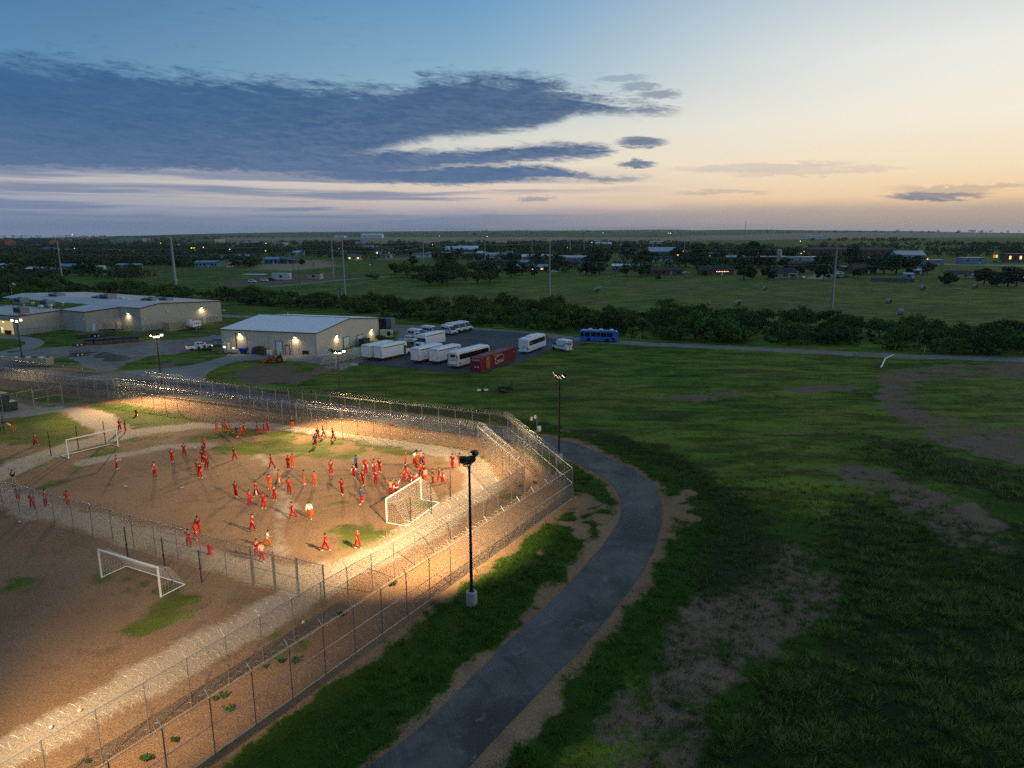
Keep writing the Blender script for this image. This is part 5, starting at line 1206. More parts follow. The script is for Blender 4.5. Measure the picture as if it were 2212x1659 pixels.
# --- long shed complex on the left
lA, lB, lC, lD, lE, lF, lG = [G(*VL(*p))[:2] for p in ((2185, 256), (1400, 359), (1140, 345), (855, 366), (580, 346), (200, 396), (0, 405))]
uu = (lA - lB) / np.linalg.norm(lA - lB); vv = np.array([-uu[1], uu[0]])
LD_ = float(np.linalg.norm(lA - lB)); comp = thing('long_shed', 'long stepped beige metal building with red roof trim and rooftop units', 'building')
def local(p): d = np.array(p) - lB; return d @ uu, d @ vv            # u: away from the camera, v: to the left
def W2(u, v): p = lB + uu * u + vv * v; return np.array([p[0], p[1]])
uC, vC = local(lC); uD, vD = local(lD); uE, vE = local(lE); uF, vF = local(lF); uG, vG = local(lG)
HB, HP, HK = 6.6, 7.5, 6.3; uP = .22 * LD_
# main body: wall from B to A (gable end), from B left to C; the two wings step forward
g1 = lambda t: HB + (HP - HB) * t / uP if t < uP else HP + (HK - HP) * (t - uP) / (LD_ - uP)
wall_ribs(comp, lB, lA, g1, M_BEIGE2); wall_ribs(comp, W2(0, vC), lB, lambda t: HB, M_BEIGE2)
VEND = 75.0
wall_ribs(comp, W2(LD_, 0), W2(LD_, VEND), lambda t: HK, M_BEIGE2)
roof_quad(comp, [c3(W2(-.2, VEND), HB + .05), c3(W2(-.2, -.2), HB + .05), c3(W2(uP, -.2), HP + .05), c3(W2(uP, VEND), HP + .05)], M_ROOFG, seam=1.2)
roof_quad(comp, [c3(W2(uP, VEND), HP + .05), c3(W2(uP, -.2), HP + .05), c3(W2(LD_ + .2, -.2), HK + .05), c3(W2(LD_ + .2, VEND), HK + .05)], M_ROOFG, seam=1.2)
trimline(comp, [c3(W2(0, vC), HB + .1), c3(W2(-.2, -.2), HB + .1), c3(W2(uP, -.25), HP + .1), c3(W2(LD_, -.25), HK + .1)], M_TRIMR, .28)
# wing 1 (front face D..E, end face C..D)
h1, h2 = HB - .9, HB - .15
wall_ribs(comp, W2(uD, vD), W2(0, vC + (vD - vC) * .0), lambda t: h1 + (h2 - h1) * t / abs(uD), M_BEIGE2)
wall_ribs(comp, W2(uD, vE), W2(uD, vD), lambda t: h1, M_BEIGE2)
roof_quad(comp, [c3(W2(uD - .2, vE), h1 + .05), c3(W2(uD - .2, vD - .2), h1 + .05), c3(W2(-.25, vC - .1), h2 + .12), c3(W2(-.25, vE), h2 + .12)], M_ROOFG, seam=1.2)
trimline(comp, [c3(W2(uD - .2, vE), h1 + .1), c3(W2(uD - .2, vD - .2), h1 + .1), c3(W2(-.2, vC - .2), h2 + .1)], M_TRIMR, .28)
# wing 2 (front face F..G, end face E..F)
wall_ribs(comp, W2(uF, vF), W2(uD, vE), lambda t: 5.2 + (h1 - 5.2) * t / max(uD - uF, .1), M_BEIGE2)
wall_ribs(comp, W2(uF, vF + 30), W2(uF, vF), lambda t: 5.2, M_BEIGE2)
roof_quad(comp, [c3(W2(uF - .2, vF + 30), 5.25), c3(W2(uF - .2, vF - .2), 5.25), c3(W2(uD + .1, vE - .2), h1 + .1), c3(W2(uD + .1, vF + 30), h1 + .1)], M_ROOFG, seam=1.2)
trimline(comp, [c3(W2(uF - .2, vF + 30), 5.3), c3(W2(uF - .2, vF - .2), 5.3), c3(W2(uD, vE - .2), h1 + .1)], M_TRIMR, .28)
def dl(A, B, x0, y0, x1, y1, name, m, frame=None):
    s0, z0 = onwall(A, B, *VL(x0, y0)); s1, z1 = onwall(A, B, *VL(x1, y1)); return on_wall(comp, A, B, (s0 + s1) / 2, max(z0, z1) / 2, abs(s1 - s0), max(z0, z1), name, m, .08, frame)
dl(W2(uD, vD), W2(0, vC), 902, 283, 938, 300, 'door', M_DOORW, M_DOORB); dl(lB, lA, 1993, 208, 2022, 220, 'door', M_DOORW, M_DOORB)
for A, B, x, y in ((W2(0, vC), lB, 1265, 178), (lB, lA, 1975, 122), (W2(uF, vF + 30), W2(uF, vF), 45, 258)):
    s, z = onwall(A, B, *VL(x, y)); wall_lamp(comp, A, B, s, z, 520)
# open bay with a lit interior at the left edge
A, B = W2(uF, vF + 30), W2(uF, vF); s0, z0 = onwall(A, B, *VL(-40, 272)); s1, _ = onwall(A, B, *VL(130, 272)); bay = on_wall(comp, A, B, (s0 + s1) / 2, 1.9, s1 - s0, 3.8, 'bay_opening', lens('lit_bay_interior', (1, .74, .36), .42), .04, M_TRIMB, .06)
for x, nm, z, sz, m in ((22, 'shelf_unit', .9, (1.8, .5, 1.6), M_WHITE), (95, 'work_bench', .6, (2.4, .8, 1.0), M_BLACK), (-20, 'shelf_unit', 1.2, (1.2, .5, 2.2), M_TANP)):
    s, _ = onwall(A, B, *VL(x, 360)); on_wall(comp, A, B, s, z, sz[0], sz[2], nm, m, sz[1], None, .35)
for x, y, A, B in ((1640, 156, lB, lA), (2195, 150, lB, lA), (832, 236, W2(uD, vE), W2(uD, vD)), (1412, 232, lB, lA)):
    s, z = onwall(A, B, *VL(x, y)); on_wall(comp, A, B, s, z, .5, .25, 'security_camera', M_WHITE, .35, None, .3)
# rooftop units and turbine vents
def roofpt(x, y, z=7.0): d = ray(*VL(x, y)); t = (z - CAM_H) / d[2]; return CAM + d * t
ra = math.atan2(uu[1], uu[0]); M_LOUV = mat('dark_louvre', (.06, .055, .05), .7)
for i, (x, y, w, d, h, z) in enumerate(((212, 78, 4.5, 2.6, 1.5, 6.7), (465, 106, 4.4, 2.4, 1.6, 6.6), (213, 180, 4.0, 2.4, 1.6, 5.9), (565, 36, 5.0, 3.0, 1.6, 6.7), (970, 52, 3.6, 2.4, 1.2, 6.9), (1068, 58, 4.6, 3.0, 2.0, 6.9), (1440, 76, 2.0, 2.4, 1.3, 6.8), (1500, 76, 3.4, 2.4, 1.5, 6.8), (1635, 70, 4.0, 2.4, 1.3, 6.6), (1560, 60, 3.0, 2.2, 1.1, 6.5))):
    p = roofpt(x, y, z); t = MB().box((0, 0, h / 2 + .15), (d, w, h)).build('roof_unit', M_AC, comp, .04); t.location = (p[0], p[1], z - .05); t.rotation_euler = (0, 0, ra)
    MB().box((-d / 2 - .02, 0, h / 2 + .2), (.05, w * .7, h * .6)).build('louvre', M_LOUV, t); MB().lathe([(.6, h + .15), (.6, h + .3), (.1, h + .32)], (0, w * .2, 0), 12).build('fan_cowl', M_BLACK, t)
VENT = MB().lathe([(.25, 0), (.25, .45), (.48, .55), (.60, .8), (.48, 1.1), (.15, 1.2)], n=14).mesh('turbine_vent', M_ALU)
for x, y, s, z in ((325, 102, .9, 6.4), (403, 150, 1.3, 6.2), (617, 104, .9, 6.5), (500, 135, 1.1, 6.3), (1200, 62, 1.2, 6.9), (1258, 66, .9, 6.9), (1540, 82, .9, 6.8), (1680, 68, 1.2, 6.6), (935, 78, .6, 6.9), (912, 40, .6, 6.7), (1768, 84, .4, 6.8), (780, 70, .5, 6.9), (108, 112, .4, 6.4), (235, 108, .5, 6.4), (728, 40, .5, 6.8), (662, 34, .7, 6.8)):
    p = roofpt(x, y, z); o = part('turbine_vent', VENT, comp, (p[0], p[1], z)); o.scale = (s, s, s)

# fence, containers, dumpsters, generator, trailers in front of the long shed
f0, f1, f2 = W2(-5.5, -4.5), W2(LD_ * .82, -4.5), W2(LD_ * .82, -.6)
fence('plain chain-link fence standing off the gable wall of the long shed', f0, f1, 2.4, 3.0, cell=.14, wire=.006); fence('short chain-link return fence near the back corner of the long shed', f1, f2, 2.4, 2.0, skip_first=True, cell=.14, wire=.006)
fence('chain-link fence across the open corner between the long shed wings', W2(-5.5, -4.5), W2(-5.5, vC - .5), 2.4, 3.0, skip_first=True, cell=.14, wire=.006)
fence('chain-link fence along the grass in front of the left shed wing', W2(uF - 2.5, vF - 3), W2(uD - 3.5, vD + 4), 2.2, 3.0, cell=.14, wire=.006)
def container(label, p, rz, L, m, W=2.44, H=2.6, seams=True, name='shipping_container'):
    t = thing(name, label, 'container', p, rz); mb = MB(); n = int(L / .3)
    for sgn in (-1, 1):                                   # corrugated long sides
        vs, fs = [], []
        for i in range(n + 1):
            for k, off in ((0, 0), (.35, 0), (.5, .05), (.85, .05)):
                x = -L / 2 + (i + k) * L / (n + 1); y = sgn * (W / 2 - .05 + off * .9); vs += [(x, y, .16), (x, y, H - .1)]
        fs = [(2 * i, 2 * i + 2, 2 * i + 3, 2 * i + 1) for i in range(len(vs) // 2 - 1)]; mb.add(vs, fs)
    mb.box((0, 0, H - .08), (L - .1, W - .12, .06)).box((L / 2 - .06, 0, H / 2 + .05), (.06, W - .1, H - .3)).box((0, 0, .12), (L - .1, W - .1, .08)); mb.build('shell', m, t)
    fm = MB()
    for x in (-L / 2 + .06, L / 2 - .06):
        for y in (-W / 2 + .06, W / 2 - .06): fm.box((x, y, H / 2), (.13, .13, H))
    for y in (-W / 2 + .06, W / 2 - .06): fm.box((0, y, H - .06), (L - .26, .1, .11)).box((0, y, .08), (L - .26, .1, .15))
    for x in (-L / 2 + .06, L / 2 - .06): fm.box((x, 0, H - .06), (.1, W - .26, .11)).box((x, 0, .08), (.1, W - .26, .15))
    fm.build('frame', m, t)
    for sgn in (-1, 1): MB().box((-L / 2 + .02, sgn * W * .24, H / 2), (.06, W * .46, H - .3)).tube((-L / 2 - .03, sgn * W * .12, .2), (-L / 2 - .03, sgn * W * .12, H - .2), .025, None, 5).tube((-L / 2 - .03, sgn * W * .36, .2), (-L / 2 - .03, sgn * W * .36, H - .2), .025, None, 5).build('door', m, t)
    return t
w = G(*VL(1745, 360)); w1 = G(*VL(1842, 344)); a = math.atan2(*(w1 - G(*VL(1660, 374)))[:2][::-1])
container('tan corrugated container on the grass in front of the long shed', (*G(*VL(1722, 345))[:2], 0), a, 6.1, M_TANP); container('dark brown container tucked behind the tan one', (*(G(*VL(1700, 330))[:2] + (-3.2, 2.2)), 0), a, 7.5, M_RUST)
t = thing('generator_trailer', 'white towable generator on a twin-axle trailer right of the tan container', 'generator', G(*VL(1920, 335)), a)
MB().box((0, 0, 1.6), (3.4, 1.7, 1.6)).build('canopy', M_WHITE, t, .06); MB().box((-1.9, 0, 2.2), (.9, 1.2, 1.6)).build('exhaust_tower', M_WHITE, t, .05); MB().box((0, 0, .7), (4.6, 1.8, .14)).build('trailer_frame', M_BLACK, t); MB().tube((2.3, 0, .65), (3.6, 0, .55), .07, None, 6).build('drawbar', M_BLACK, t)
for x in (-.5, .45):
    for s in (-1, 1): MB().lathe([(.22, -.12), (.38, -.1), (.38, .1), (.22, .12)], (x, s * .95, .38), 14, axis='y').lathe([(.2, -.13), (.2, .13)], (x, s * .95, .38), 10, mi=1, axis='y').build('wheel', [M_BLACK, M_ALU], t)
for k in range(3): MB().box((-.9 + k * .8, -.86, 1.75), (.5, .03, .35)).build('vent_panel', M_LOUV, t)
DB = [MB().hull([(-.95, .12), (.95, .12), (.95, 1.25), (-.95, 1.0)], 1.9).mesh('bin_body', mat('brown_dumpster', (.20, .105, .06), .65, 0, .2)), MB().hull([(-.99, 1.02), (.99, 1.28), (.99, 1.62), (-.99, 1.32)], 1.98).mesh('lid', M_BLACK), MB().box((0, 0, .06), (1.7, 1.7, .1)).mesh('skid', M_BLACK)]
for i, (x, y) in enumerate(((886, 494), (982, 490), (1070, 485), (1168, 476), (1258, 468), (1345, 464))):
    t = thing('dumpster', 'brown dumpster with black lid, %s of the six in the row' % ('leftmost', 'second from the left', 'third from the left', 'fourth from the left', 'fifth from the left', 'rightmost')[i], 'dumpster', G(*VL(x, y - 6)), R(96), 'brown dumpsters in a row')
    for nm, me in zip(('bin_body', 'lid', 'skid'), DB): part(nm, me, t)
    for s in (-1, 1): MB().box((.1, s * 1.02, .75), (.9, .1, .16)).build('fork_pocket', DB[0].materials[0], t)
def flat_trailer(label, p0, p1, W, hgt_, rails=None, deck=M_PAL, n_ax=2):
    a0, a1 = np.array(p0[:2]), np.array(p1[:2]); L = float(np.linalg.norm(a1 - a0)); t = thing('flatbed_trailer', label, 'trailer', (*((a0 + a1) / 2), 0), math.atan2(*(a1 - a0)[::-1]))
    n = 7
    for k in range(n): MB().box((0, -W / 2 + (k + .5) * W / n, hgt_), (L, W / n - .025, .06)).build('plank', deck, t)
    MB().box((0, -W / 2, hgt_ - .12), (L, .1, .2)).box((0, W / 2, hgt_ - .12), (L, .1, .2)).box((0, 0, hgt_ - .13), (.12, W - .1, .18)).build('frame', M_BLACK, t)
    MB().tube((L / 2, -.5, hgt_ - .15), (L / 2 + 1.6, 0, hgt_ - .2), .06, None, 5).tube((L / 2, .5, hgt_ - .15), (L / 2 + 1.6, 0, hgt_ - .2), .06, None, 5).build('drawbar', M_BLACK, t)
    for k in range(n_ax):
        for s in (-1, 1): MB().lathe([(.22, -.12), (.38, -.1), (.38, .1), (.22, .12)], (-.5 + k * .9, s * (W / 2 + .12), .38), 14, axis='y').lathe([(.2, -.125), (.2, .125)], (-.5 + k * .9, s * (W / 2 + .12), .38), 10, mi=1, axis='y').build('wheel', [M_BLACK, M_WHITE], t)
    if rails:
        mb = MB()
        for y in (-W / 2, W / 2):
            mb.tube((-L / 2, y, hgt_ + rails), (L / 2, y, hgt_ + rails), .03, None, 4)
            for k in range(7): mb.tube((-L / 2 + L * k / 6, y, hgt_), (-L / 2 + L * k / 6, y, hgt_ + rails), .03, None, 4)
        mb.tube((L / 2, -W / 2, hgt_ + rails), (L / 2, W / 2, hgt_ + rails), .03, None, 4); mb.build('side_rail', M_RUST, t)
    return t
flat_trailer('long dark flatbed trailer standing behind the row of dumpsters', G(*VL(760, 428)), G(*VL(1110, 395)), 2.6, 1.1)
flat_trailer('black twin-axle utility trailer with side rails by the gravel yard', G(*VL(690, 604)), G(*VL(890, 588)), 2.0, .7, .55, M_PAL)
flat_trailer('small dark trailer left of the dumpster row', G(*VL(735, 505)), G(*VL(810, 497)), 1.6, .7)
t = thing('plough_frame', 'dark farm implement against the shed wing wall', 'implement', G(*VL(1060, 372)), R(20)); MB().box((0, 0, .9), (4.2, .3, .3)).box((0, -.7, .6), (4.0, .2, .2)).build('toolbar', M_BLACK, t)
for k in range(8): MB().tube((-1.9 + k * .54, -.3, .9), (-1.9 + k * .54, -.9, .05), .06, None, 5).build('tine', M_BLACK, t)
t = thing('storage_cage', 'pale upright tank crate in the shed corner', 'tank', G(*VL(1178, 340)), R(20)); MB().box((0, 0, 1.3), (1.3, 1.3, 2.2)).build('tank_shell', M_DOORB, t, .08); MB().box((0, 0, .1), (1.4, 1.4, .2)).build('pallet_base', M_PAL, t)
t = thing('burn_bin', 'open-topped tan skip full of scrap behind the far fence', 'skip', G(*VL(320, 690)), R(-4)); MB().hull([(-4.2, .1), (4.0, .1), (4.2, 1.7), (-4.2, 1.7)], 2.3).build('skip_body', M_TANP, t)
for k in range(8): MB().at((-3.4 + k * .95, random.uniform(-.6, .6), 1.75), random.random() * 3).box((0, 0, 0), (.9, .5, .25)).build('scrap_piece', (M_WHITE, M_RUST, M_PAL)[k % 3], t)
for lab, p, s in (('low heap of dark gravel on the weedy patch behind the far fence', VL(1035, 605), 2.6), ('larger heap of grey rubble right of the dark gravel heap', VL(1150, 635), 3.0)):
    rs = np.random.RandomState(3); mb = MB(); w = G(*p); n = 18; prof = [(s, 0), (s * .8, .35), (s * .5, .8), (s * .2, 1.05), (.05, 1.1)]; mb.lathe(prof, (0, 0, 0), n); v = mb.v[0]; v += rs.uniform(-.14, .14, v.shape); o = mb.build('rubble_heap', mat('grey_rubble', (.11, .10, .10), .95, 0, .4, 4, .1, .8)); o.location = (w[0], w[1], -.1); tag(o, lab, 'heap')
# flag on its pole behind the long shed
fp = G(*VL(130, 75)); t = thing('flagpole', 'flagpole with a drooping red, white and blue flag behind the long shed', 'flag', (*fp[:2], 0)); MB().tube((0, 0, 0), (0, 0, 9), .07, .04, 8).build('pole', M_ALU, t)
for nm, z0, c in (('white_stripe', .6, M_WHITE), ('red_stripe', 0, M_REDSIGN)):
    MB().hull([(.65, 7 + z0), (2.0, 6.5 + z0), (2.0, 7.1 + z0), (.65, 7.6 + z0)], .05).build(nm, c, t)
MB().hull([(.05, 7.1), (.65, 7.0), (.65, 8.2), (.05, 8.3)], .05).build('blue_field', mat('flag_blue', (.01, .02, .12), .8), t)
# ------------------------------------------------------------------ vehicles
M_BUSW = mat('white_vehicle_paint', (.74, .75, .77), .3, 0, .04, 1.5, .5); M_CHROME = mat('bright_metal', (.6, .6, .62), .2, .9, .05); M_TYRE = mat('tyre_rubber', (.012, .012, .013), .8, 0, .2); M_RIM = mat('rim_metal', (.35, .35, .36), .4, .7, .1)
M_TAIL = mat('red_tail_lamp', (.30, .008, .008), .3, 0, .05); M_AMBER = mat('amber_lamp', (.55, .16, .01), .3, 0, .05); M_CLEAR = mat('clear_lamp', (.6, .62, .65), .15, 0, .05); M_DGREY = mat('dark_grey_plastic', (.03, .03, .033), .6, 0, .1); M_BUSBLUE = mat('blue_bus_paint', (.018, .17, .60), .35, 0, .08, 1.2, .5)
M_HEADLIT = lens('lit_headlamp', (1, .85, .6), 4); M_TAILLIT = lens('lit_tail_lamp', (1, .06, .03), 3)
def text_mesh(body, size, depth=.006):
    cu = bpy.data.curves.new('lettering', 'FONT'); cu.body = body; cu.size = size; cu.extrude = depth; cu.align_x = 'CENTER'; cu.align_y = 'CENTER'; cu.resolution_u = 2
    o = bpy.data.objects.new('lettering', cu); COL.objects.link(o); me = bpy.data.meshes.new_from_object(o.evaluated_get(bpy.context.evaluated_depsgraph_get())); bpy.data.objects.remove(o); me.name = 'lettering'; return me
def lettering(root, body, size, loc, rot, m, name='lettering'):
    me = text_mesh(body, size); me.materials.clear(); me.materials.append(m); o = part(name, me, root, loc); o.rotation_euler = rot; return o
def wheels(t, xs, tr, r=.5, w=.28, twin=()):
    for i, x in enumerate(xs):
        for s in (-1, 1):
            y = s * (tr - w / 2); ty = MB().lathe([(r * .62, -w / 2), (r * .95, -w / 2), (r, -w / 3), (r, w / 3), (r * .95, w / 2), (r * .62, w / 2)], (x, y, r), 18, axis='y').build('wheel', M_TYRE, t)
            MB().lathe([(r * .60, -w / 2 + .02), (r * .55, w / 2 * .5), (r * .2, w / 2 * .7)] if s > 0 else [(r * .2, -w / 2 * .7), (r * .55, -w / 2 * .5), (r * .6, w / 2 - .02)], (x, y, r), 14, axis='y').build('rim', M_RIM, ty)
def pair(t, nm, x, y, z, d, m):
    for s in (-1, 1): MB().box((x, s * y, z), d).build(nm, m, t)
def mirrors(t, x, y, z):
    for s in (-1, 1): MB().tube((x, s * y, z), (x + .25, s * (y + .25), z), .02, None, 4).box((x + .25, s * (y + .28), z - .1), (.08, .2, .42)).build('mirror', M_BLACK, t)
def place(t, rear, front, W, side, x_rear, z=.05):
    """put a vehicle so that its near side runs from rear to front ground readings; side=-1 near side is its right"""
    a, b = np.array(rear[:2]), np.array(front[:2]); d = (b - a) / np.linalg.norm(b - a); n = np.array([-d[1], d[0]]) * (1 if side < 0 else -1)
    p = a + n * W / 2 - d * x_rear; t.location = (p[0], p[1], z); t.rotation_euler = (0, 0, math.atan2(d[1], d[0]))
def shuttle(label, hatch=True):
    """white high-floor shuttle bus, x from 0 (rear) to 10.1"""
    t = thing('shuttle_bus', label, 'bus', group='white shuttle buses on the parking lot')
    MB().hull([(0, .62), (8.3, .62), (8.3, 2.2), (8.55, 2.45), (8.5, 3.18), (8.2, 3.32), (.18, 3.32), (0, 3.15)], 2.5, .10, 3.0).build('body', M_BUSW, t, .07)
    MB().box((4.3, 0, .5), (7.6, 2.1, .3)).build('chassis', M_BLACK, t)
    MB().hull([(8.3, .55), (10.0, .55), (10.05, 1.25), (9.75, 1.5), (8.9, 1.62), (8.3, 1.65)], 2.15, .12, 1.2).build('hood', M_BUSW, t, .08)
    MB().hull([(8.31, 1.66), (8.95, 1.64), (8.62, 2.42), (8.31, 2.44)], 2.25, .06, 1.7).build('windshield', M_GLASS, t, .02)
    MB().hull([(9.2, .35), (9.95, .35), (9.95, .9), (9.2, .9)], 2.3).build('fender', M_BUSW, t, .06)
    MB().box((10.06, 0, 1.0), (.06, 1.0, .5)).build('grille', M_DGREY, t); MB().box((10.12, 0, .62), (.16, 2.3, .28)).build('bumper', M_BUSW, t, .03)
    pair(t, 'headlight', 10.05, .82, 1.02, (.08, .34, .26), M_CLEAR)
    for s in (-1, 1):
        MB().box((4.15, s * 1.205, 2.86), (7.3, .05, .17)).build('vent_stripe', M_DGREY, t)
        mb = MB()
        for z in (1.25, 1.75, 2.3): mb.box((4.15, s * 1.256, z), (8.1, .012, .02))
        mb.build('panel_seam', mat('seam_grey', (.40, .41, .43), .5), t); MB().box((4.15, s * 1.22, .60), (8.2, .06, .08)).build('skirt_trim', M_ALU, t)
        for k in range(3): MB().box((-.02, s * 1.05, 1.1 + k * .26), (.06, .14, .16)).build('tail_light', (M_TAIL, M_AMBER, M_TAIL)[k], t)
    MB().box((7.75, -1.24, 1.62), (.8, .06, 1.85)).build('entry_door', M_DGREY, t)
    for k in (-.2, .2): MB().box((7.75 + k, -1.285, 1.7), (.3, .02, 1.5)).build('door_glass', mat('door_glass', (.10, .12, .13), .1, 0, .1, 3, .6), t)
    MB().hull([(-.03, 2.95), (.1, 2.95), (.1, 3.2), (-.03, 3.12)], 2.0).build('rear_cap', mat('grey_cap', (.45, .46, .48), .4), t); MB().box((-.03, 0, .75), (.05, .34, .12)).build('number_plate', M_CLEAR, t); MB().box((-.1, 0, .55), (.2, 2.4, .16)).build('bumper', M_BLACK, t)
    for k, x in enumerate((2.2, 5.6)): MB().box((x, 0, 3.34), (.7, .7, .08)).build('roof_hatch', M_BUSW, t, .02)
    for y in (-.5, -.25, 0, .25, .5): MB().box((8.5, y, 3.2), (.08, .12, .06)).build('marker_lamp', M_AMBER, t)
    mirrors(t, 8.9, 1.1, 1.9); wheels(t, (2.0, 9.3), 1.18, .46); return t
d60 = np.array([math.cos(R(58)), math.sin(R(58))])
def bus_at(t, rear, side=-1, d=d60, W=2.5, xr=0.0): a = np.array(rear[:2]); place(t, a, a + d, W, side, xr, .05)
bus_at(shuttle('white shuttle bus parked closest to the beige workshop, rear to the grass'), G(*VZ(268, 838)))
bus_at(shuttle('white shuttle bus with a dark glazed door, second from the workshop'), G(*VZ(503, 856)))
bus_at(shuttle('white shuttle bus left of its twin in the middle of the lot'), G(*VZ(1190, 902)))
bus_at(shuttle('white shuttle bus between its twin and the coach with dark windows'), G(*VZ(1533, 918)))
t = shuttle('white shuttle bus facing the camera beside the white pickup'); bus_at(t, G(*VZ(1672, 532)), 1, -np.array([math.cos(R(60)), math.sin(R(60))]))
def coach(label, stripe, L=12.5, ac=False):
    t = thing('coach', label, 'bus', group='coaches on the parking lot')
    MB().hull([(0, .45), (.05, .4), (L - .3, .4), (L, .7), (L - .05, 1.6), (L - .45, 3.2), (L - .8, 3.42), (.25, 3.42), (.02, 3.25)], 2.55, .13, 2.9).build('body', M_BUSW, t, .08)
    for s in (-1, 1): MB().hull([(.9, 1.75), (L - .75, 1.75), (L - .95, 2.85), (.75, 2.85)], .05, 0, 0, 0, s * 1.268).build('window_band', M_GLASS, t)
    for s in (-1, 1):
        for k in range(7): MB().box((1.9 + k * (L - 3.2) / 6.5, s * 1.298, 2.3), (.05, .012, 1.08)).build('window_post', M_DGREY, t)
    MB().hull([(L - .09, 1.5), (L + .03, 1.5), (L - .4, 3.05), (L - .52, 3.05)], 2.3).build('windshield', M_GLASS, t)
    MB().box((-.02, 0, .62), (.1, 2.5, .42)).build('bumper', M_BUSW if ac else M_ALU, t, .03)
    if ac:
        MB().hull([(3.0, 3.40), (7.4, 3.40), (7.1, 3.68), (3.3, 3.68)], 1.7).build('roof_unit', M_BUSW, t, .05); MB().box((-.02, 0, 1.55), (.03, 1.9, .04)).build('engine_door_seam', M_DGREY, t); MB().lathe([(.1, -.02), (.1, .02)], (-.03, 0, 1.2), 10, axis='x').build('badge', M_DGREY, t)
        for s in (-1, 1): MB().box((-.02, s * 1.13, 1.1), (.06, .2, .42)).build('tail_light', M_TAIL, t)
        for k in range(3): MB().box((2.5 + k * 1.3, -1.29, .95), (.16, .02, .2)).build('hatch_latch', M_DGREY, t)
        MB().box((.6, -1.29, .95), (.7, .02, .5)).build('louvre', M_ALU, t)
    else:
        MB().box((-.02, -.1, 2.55), (.04, 1.2, .55)).build('rear_window', M_GLASS, t); MB().box((-.02, 0, 2.6), (.03, 2.2, .9)).build('rear_panel', M_DOORB, t)
        for s in (-1, 1): MB().box((-.01, s * 1.17, 2.1), (.06, .2, 1.3)).build('corner_lamp_panel', M_BLACK, t)
        for k in range(4): MB().box((-.04, -.6 + k * .4, 1.9), (.04, .32, .1)).box((-.04, -.6 + k * .4, 1.6), (.04, .32, .1)).build('louvre', M_BLACK, t)
        for s in (-1, 1):
            for k in range(2): MB().box((-.03, s * .95, .9 + .2 * k), (.05, .16, .14)).build('tail_light', M_TAIL, t)
        for k in range(4): MB().box((2 + k * 2.6, -1.14, 2.98), (1.4, .14, .12)).build('side_marker_panel', M_DOORB, t)
        my = mat('yellow_livery', (.62, .40, .05), .4); mbl = mat('blue_livery', (.02, .10, .36), .4)
        for x0 in (.35, 4.9):
            for k in range(5 if x0 > 1 else 2): MB().hull([(x0 + k * .5, .65), (x0 + .24 + k * .5, .65), (x0 + .42 + k * .5, 1.2), (x0 + .18 + k * .5, 1.2)], .014, 0, 0, 0, -1.285).build('livery_stripe', (my, mbl)[k % 2], t)
    mirrors(t, L - .3, 1.2, 2.6); wheels(t, (2.6, 3.9, L - 2.6) if not ac else (2.9, L - 2.3), 1.26, .5); return t
bus_at(coach('white coach with dark windows and yellow and blue stripes beside the red container', True), G(*VZ(1892, 992)), -1, d60, 2.55)
t = coach('all-white coach with a roof air unit parked alone behind the red container', False, 11.0, True); bus_at(t, G(*VY(336, 536)), -1, np.array([math.cos(R(65)), math.sin(R(65))]), 2.55)
# blue transit bus
t = thing('city_bus', 'bright blue bus with dark square windows and three white roof units on the grass', 'bus')
MB().hull([(0, .3), (9.6, .3), (9.75, .9), (9.7, 2.6), (9.4, 2.95), (.35, 2.95), (.05, 2.6)], 2.5, .14, 2.6).build('body', M_BUSBLUE, t, .09)
for s in (-1, 1):
    for x0, x1 in ((8.5, 9.45), (6.9, 8.35), (5.3, 6.75), (4.35, 5.2), (2.75, 4.25), (1.15, 2.65)): MB().box(((x0 + x1) / 2, s * 1.255, 1.98), (x1 - x0 - .1, .03, 1.1)).build('window', M_GLASS, t)
    MB().box((.95, s * 1.255, .85), (.9, .03, .75)).build('engine_grille', M_DGREY, t); MB().box((4.8, s * 1.258, .72), (8.8, .012, .04)).build('rub_strip', mat('dark_blue_trim', (.01, .02, .12), .5), t)
    for x in (2.5, 7.4): MB().lathe([(.62, -.015), (.62, .015)], (x, s * 1.245, .45), 16, axis='y').build('wheel_arch', M_BLACK, t)
MB().box((-.02, 0, 2.2), (.06, 2.0, 1.0)).build('rear_panel', mat('blue_rear_panel', (.05, .16, .45), .4), t); MB().box((9.76, 0, 1.9), (.04, 2.1, 1.2)).build('windshield', M_GLASS, t)
for x in (1.6, 4.3, 7.1): MB().hull([(x - .55, 2.94), (x + .55, 2.94), (x + .4, 3.32), (x - .4, 3.32)], 1.1, .1, 3).build('roof_unit', M_WHITE, t, .06)
for x in (3.0, 5.7): MB().box((x, 0, 2.99), (.6, .6, .08)).build('roof_hatch', M_ALU, t)
wheels(t, (2.5, 7.4), 1.27, .46); place(t, G(*VY(1972, 320)), G(*VY(1335, 299)), 2.5, 1, 0, -.12)
